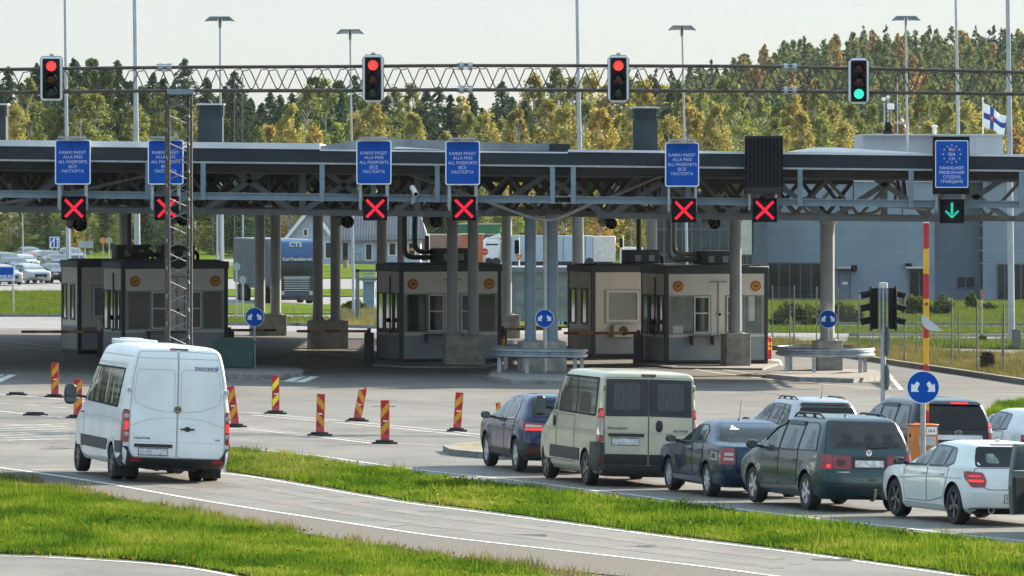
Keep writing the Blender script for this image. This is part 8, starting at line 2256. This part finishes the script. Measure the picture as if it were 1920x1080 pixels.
# ------------------------------------------------------------------ grass
def grass_mat(name, cols, trans):
    """blades whose colour drifts between lush and dry in patches over the ground"""
    m = leaf_mat(name, cols, trans, 0, 0); nt = m.node_tree
    g = next(n for n in nt.nodes if n.type == 'NEW_GEOMETRY'); r = next(n for n in nt.nodes if n.type == 'VALTORGB')
    n1 = nt.nodes.new("ShaderNodeTexNoise"); n1.inputs["Scale"].default_value = .55; n1.inputs["Detail"].default_value = 5
    mp = nt.nodes.new("ShaderNodeMapping"); mp.inputs["Scale"].default_value = (1, .5, 1)
    a = nt.nodes.new("ShaderNodeMath"); a.operation = 'MULTIPLY_ADD'; a.inputs[1].default_value = .62
    b_ = nt.nodes.new("ShaderNodeMapRange"); b_.inputs["From Min"].default_value = .32; b_.inputs["From Max"].default_value = .70; b_.inputs["To Min"].default_value = -.22; b_.inputs["To Max"].default_value = .52
    nt.links.new(g.outputs["Position"], mp.inputs[0]); nt.links.new(mp.outputs[0], n1.inputs["Vector"]); nt.links.new(n1.outputs["Fac"], b_.inputs["Value"])
    nt.links.new(g.outputs["Random Per Island"], a.inputs[0]); nt.links.new(b_.outputs[0], a.inputs[2]); nt.links.new(a.outputs[0], r.inputs["Fac"])
    return m
g_lush = grass_mat("lush_grass", [(.020, .052, .007), (.055, .115, .010), (.105, .170, .013), (.165, .215, .020), (.26, .23, .07)], .52)
g_dry = grass_mat("dry_weeds", [(.06, .085, .02), (.13, .13, .04), (.21, .17, .065), (.27, .21, .085)], .4)
g_lawn = grass_mat("lawn_grass", [(.06, .10, .015), (.10, .14, .022), (.15, .18, .035)], .45)
def in_poly(px, py, poly):
    r = np.zeros(len(px), bool); n = len(poly); j = n-1
    for i in range(n):
        xi, yi = poly[i]; xj, yj = poly[j]
        c = ((yi > py) != (yj > py)) & (px < (xj-xi)*(py-yi)/(yj-yi+1e-12)+xi); r ^= c; j = i
    return r
def grass(name, px, n, hgt, wid, mat, seed, dz=.02, label=None, lump=.5, thin=0.0, cat="grass"):
    W = [G(u, v) for u, v in px]; poly = [(p.x, p.y) for p in W]; rg = np.random.default_rng(seed)
    lo = np.min(poly, 0); hi = np.max(poly, 0); pts = np.empty((0, 2))
    while len(pts) < n:
        q = lo + (hi-lo)*rg.random((n, 2)); q = q[in_poly(q[:, 0], q[:, 1], poly)]; pts = np.concatenate([pts, q])
    pts = pts[:n]; x, y = pts.T
    f = np.sin(x*1.9+np.sin(y*.7)*2)*np.sin(y*.55+np.cos(x*.9)*1.5) + .6*np.sin(x*5.1+y*1.3)*np.sin(y*2.2-x*2)
    if thin: keep = f + rg.normal(0, .6, n) > thin-1.0; x, y, f = x[keep], y[keep], f[keep]; n = len(x)
    pr = np.where(y < 127, (127-y)*.0085, 0) + np.where(y <= 255, 0, np.where(y >= 340, -1.5, -1.5*(y-255)/85.0)); z = -KX*x + pr + dz
    hh = hgt*(.40+.9*rg.random(n)**1.6)*np.clip(1+lump*.6*f, .25, 2); ww = wid*(.6+.8*rg.random(n))
    a = rg.random(n)*2*np.pi; ln = rg.random(n)*.75*hh; la = rg.random(n)*2*np.pi
    v = np.empty((n, 3, 3)); c, s = np.cos(a)*ww/2, np.sin(a)*ww/2
    v[:, 0] = np.stack([x-c, y-s, z-.02], 1); v[:, 1] = np.stack([x+c, y+s, z-.02], 1); v[:, 2] = np.stack([x+np.cos(la)*ln, y+np.sin(la)*ln, z+hh], 1)
    o = mesh_arrays(name, v.reshape(-1, 3), 3, mat, "stuff")
    return tag(o, label, cat)
def rosettes(name, px, n, mat, seed, label, size=.16, hgt=.15):
    """broad leaved weeds"""
    W = [G(u, v) for u, v in px]; poly = [(p.x, p.y) for p in W]; rg = np.random.default_rng(seed); lo = np.min(poly, 0); hi = np.max(poly, 0); pts = np.empty((0, 2))
    while len(pts) < n:
        q = lo + (hi-lo)*rg.random((n*2, 2)); pts = np.concatenate([pts, q[in_poly(q[:, 0], q[:, 1], poly)]])
    pts = pts[:n]; per = 9; x, y = np.repeat(pts, per, 0).T; m = len(x); a = rg.random(m)*2*np.pi; r = size*(.3+.6*rg.random(m))*np.repeat(.6+.8*rg.random(n), per)
    c = np.stack([x+np.cos(a)*r*.6, y+np.sin(a)*r*.6, -KX*x+np.maximum(0, (127-y)*.0085)+.03+hgt*rg.random(m)], 1); d = np.stack([np.cos(a), np.sin(a), .35+.6*rg.random(m)], 1)
    return tag(mesh_arrays(name, quads(c, d, r*.55, r*1.5, rg), 4, mat, "stuff"), label, "weeds")
MED_IN = [(u, v) for u, v in MEDIAN]
grass("grass", MEDIAN, 190000, .085, .016, g_lush, 1, label="lush green grass on the verge between the slip road and the queue", lump=.7)
grass("grass", SOUTH, 230000, .078, .014, g_lush, 2, .03, label="lush green grass on the verge in the foreground", lump=.7)
E1 = [(u, v) for u, v in [(-60, 884), (0, 893), (100, 908), (200, 928), (400, 966), (640, 1010), (800, 1036), (960, 1056), (1100, 1076), (1240, 1100), (1210, 1112), (960, 1078), (800, 1056), (640, 1030), (400, 984), (200, 946), (0, 912), (-60, 902)]]
grass("dry_grass", E1, 9000, .12, .02, g_dry, 3, .02, label="thin dry grass tufts along the gravel shoulder", lump=1.2, thin=.9)
rosettes("broad_weeds", MEDIAN, 700, g_lush, 4, "broad leaved weeds scattered through the verge grass", .075, .085)
rosettes("broad_weeds", SOUTH, 600, g_lush, 5, "broad leaved weeds scattered through the foreground grass", .07, .075)
grass("dry_grass", [(428, 846), (560, 860), (640, 872), (620, 900), (520, 897), (425, 884)], 4200, .12, .02, g_dry, 6, .02, label="tan dry grass at the left tip of the verge")
grass("weeds", WEED, 34000, .19, .026, g_dry, 7, .03, label="brown and yellow weeds along the kerb below the wire fence", lump=1.0, cat="weeds")
grass("grass", [(1843, 782), (2000, 800), (2000, 752), (1930, 753), (1870, 762)], 14000, .14, .02, g_lush, 8, .05, label="green grass patch at the right edge above the white car")
grass("grass", [(-80, 592), (235, 592), (235, 548), (-80, 548)], 60000, .16, .035, g_lawn, 9, .05, label="bright green lawn before the parked cars at the left")
grass("grass", [(1590, 650), (2000, 657), (2000, 645), (1590, 641)], 14000, .22, .04, g_lawn, 10, .05, label="strip of green grass behind the wire fence")
grass("grass", [(640, 612), (705, 614), (705, 585), (640, 583)], 12000, .3, .04, g_dry, 11, .05, label="tan dry grass by the low wire fence near the slatted kiosk")
grass("grass", [(415, 608), (640, 610), (640, 598), (415, 597)], 12000, .2, .04, g_lawn, 12, .05, label="green grass strip along the far kerb beyond the left columns")

# ------------------------------------------------------------------ autumn air between the camera and the far trees
hm = bpy.data.materials.new("thin_haze"); hm.use_nodes = True; nt = hm.node_tree; nt.nodes.clear()
ho = nt.nodes.new("ShaderNodeOutputMaterial"); hvv = nt.nodes.new("ShaderNodeVolumePrincipled")
hvv.inputs["Color"].default_value = (.86, .92, 1.0, 1); hvv.inputs["Density"].default_value = HAZE; hvv.inputs["Anisotropy"].default_value = 0.2
nt.links.new(hvv.outputs[0], ho.inputs["Volume"])
b = MB(); b.box(-2400, 2400, -40, 2500, -45, 75); tag(b.build("haze", hm), kind="stuff")

grass("grass", [(1437, 623), (2000, 625), (2000, 614), (1437, 612)], 16000, .16, .05, g_lawn, 13, .05, label="mown green grass strip between the kerb and the path at the right")
grass("grass", [(1437, 607), (2000, 609), (2000, 566), (1437, 566)], 60000, .16, .05, g_lawn, 14, .05, label="wide mown lawn in front of the customs building")

def grow(px, d):
    c = sum(v for _, v in px)/len(px); k = len(px)//2
    return [(u, v + (-d if i < k else d)) for i, (u, v) in enumerate(px)]
grass("grass_tufts", grow(MEDIAN[:-1], 4.5), 15000, .10, .018, g_lush, 15, .0, label="loose tufts of grass spilling over the edges of the verge", lump=1.2, thin=.5)
grass("grass_tufts", grow(SOUTH, 4), 15000, .10, .018, g_lush, 16, .0, label="loose tufts of grass spilling over the edges of the foreground verge", lump=1.2, thin=.5)
grass("tall_weeds", MEDIAN, 30000, .13, .022, g_lush, 17, .02, label="darker clumps of taller weeds in the verge beside the queue", lump=1.3, thin=1.75)
grass("tall_weeds", SOUTH, 36000, .105, .019, g_lush, 18, .03, label="darker clumps of taller weeds in the foreground verge", lump=1.3, thin=1.75)
m_fall = leaf_mat("fallen_leaf", [(.20, .12, .02), (.32, .22, .03), (.14, .08, .03)], .2, 0, 0)
def leaves(name, px, n, seed, label):
    W = [G(u, v) for u, v in px]; poly = [(p.x, p.y) for p in W]; rg = np.random.default_rng(seed); lo = np.min(poly, 0); hi = np.max(poly, 0)
    q = lo + (hi-lo)*rg.random((n*3, 2)); q = q[in_poly(q[:, 0], q[:, 1], poly)][:n]; m = len(q)
    z = -KX*q[:, 0] + np.maximum(0, (127-q[:, 1])*.0085) + .03 + .05*rg.random(m); k = .045*(.6+.8*rg.random(m))
    tag(mesh_arrays(name, quads(np.stack([q[:, 0], q[:, 1], z], 1), rg.normal(size=(m, 3)), k, k*1.4, rg), 4, m_fall, "stuff"), label, "leaves")
leaves("fallen_leaves", grow(MEDIAN, 6), 900, 31, "fallen yellow leaves scattered over the verge beside the queue")
leaves("fallen_leaves", grow(SOUTH, 8), 1100, 32, "fallen yellow leaves scattered over the foreground verge and gravel")
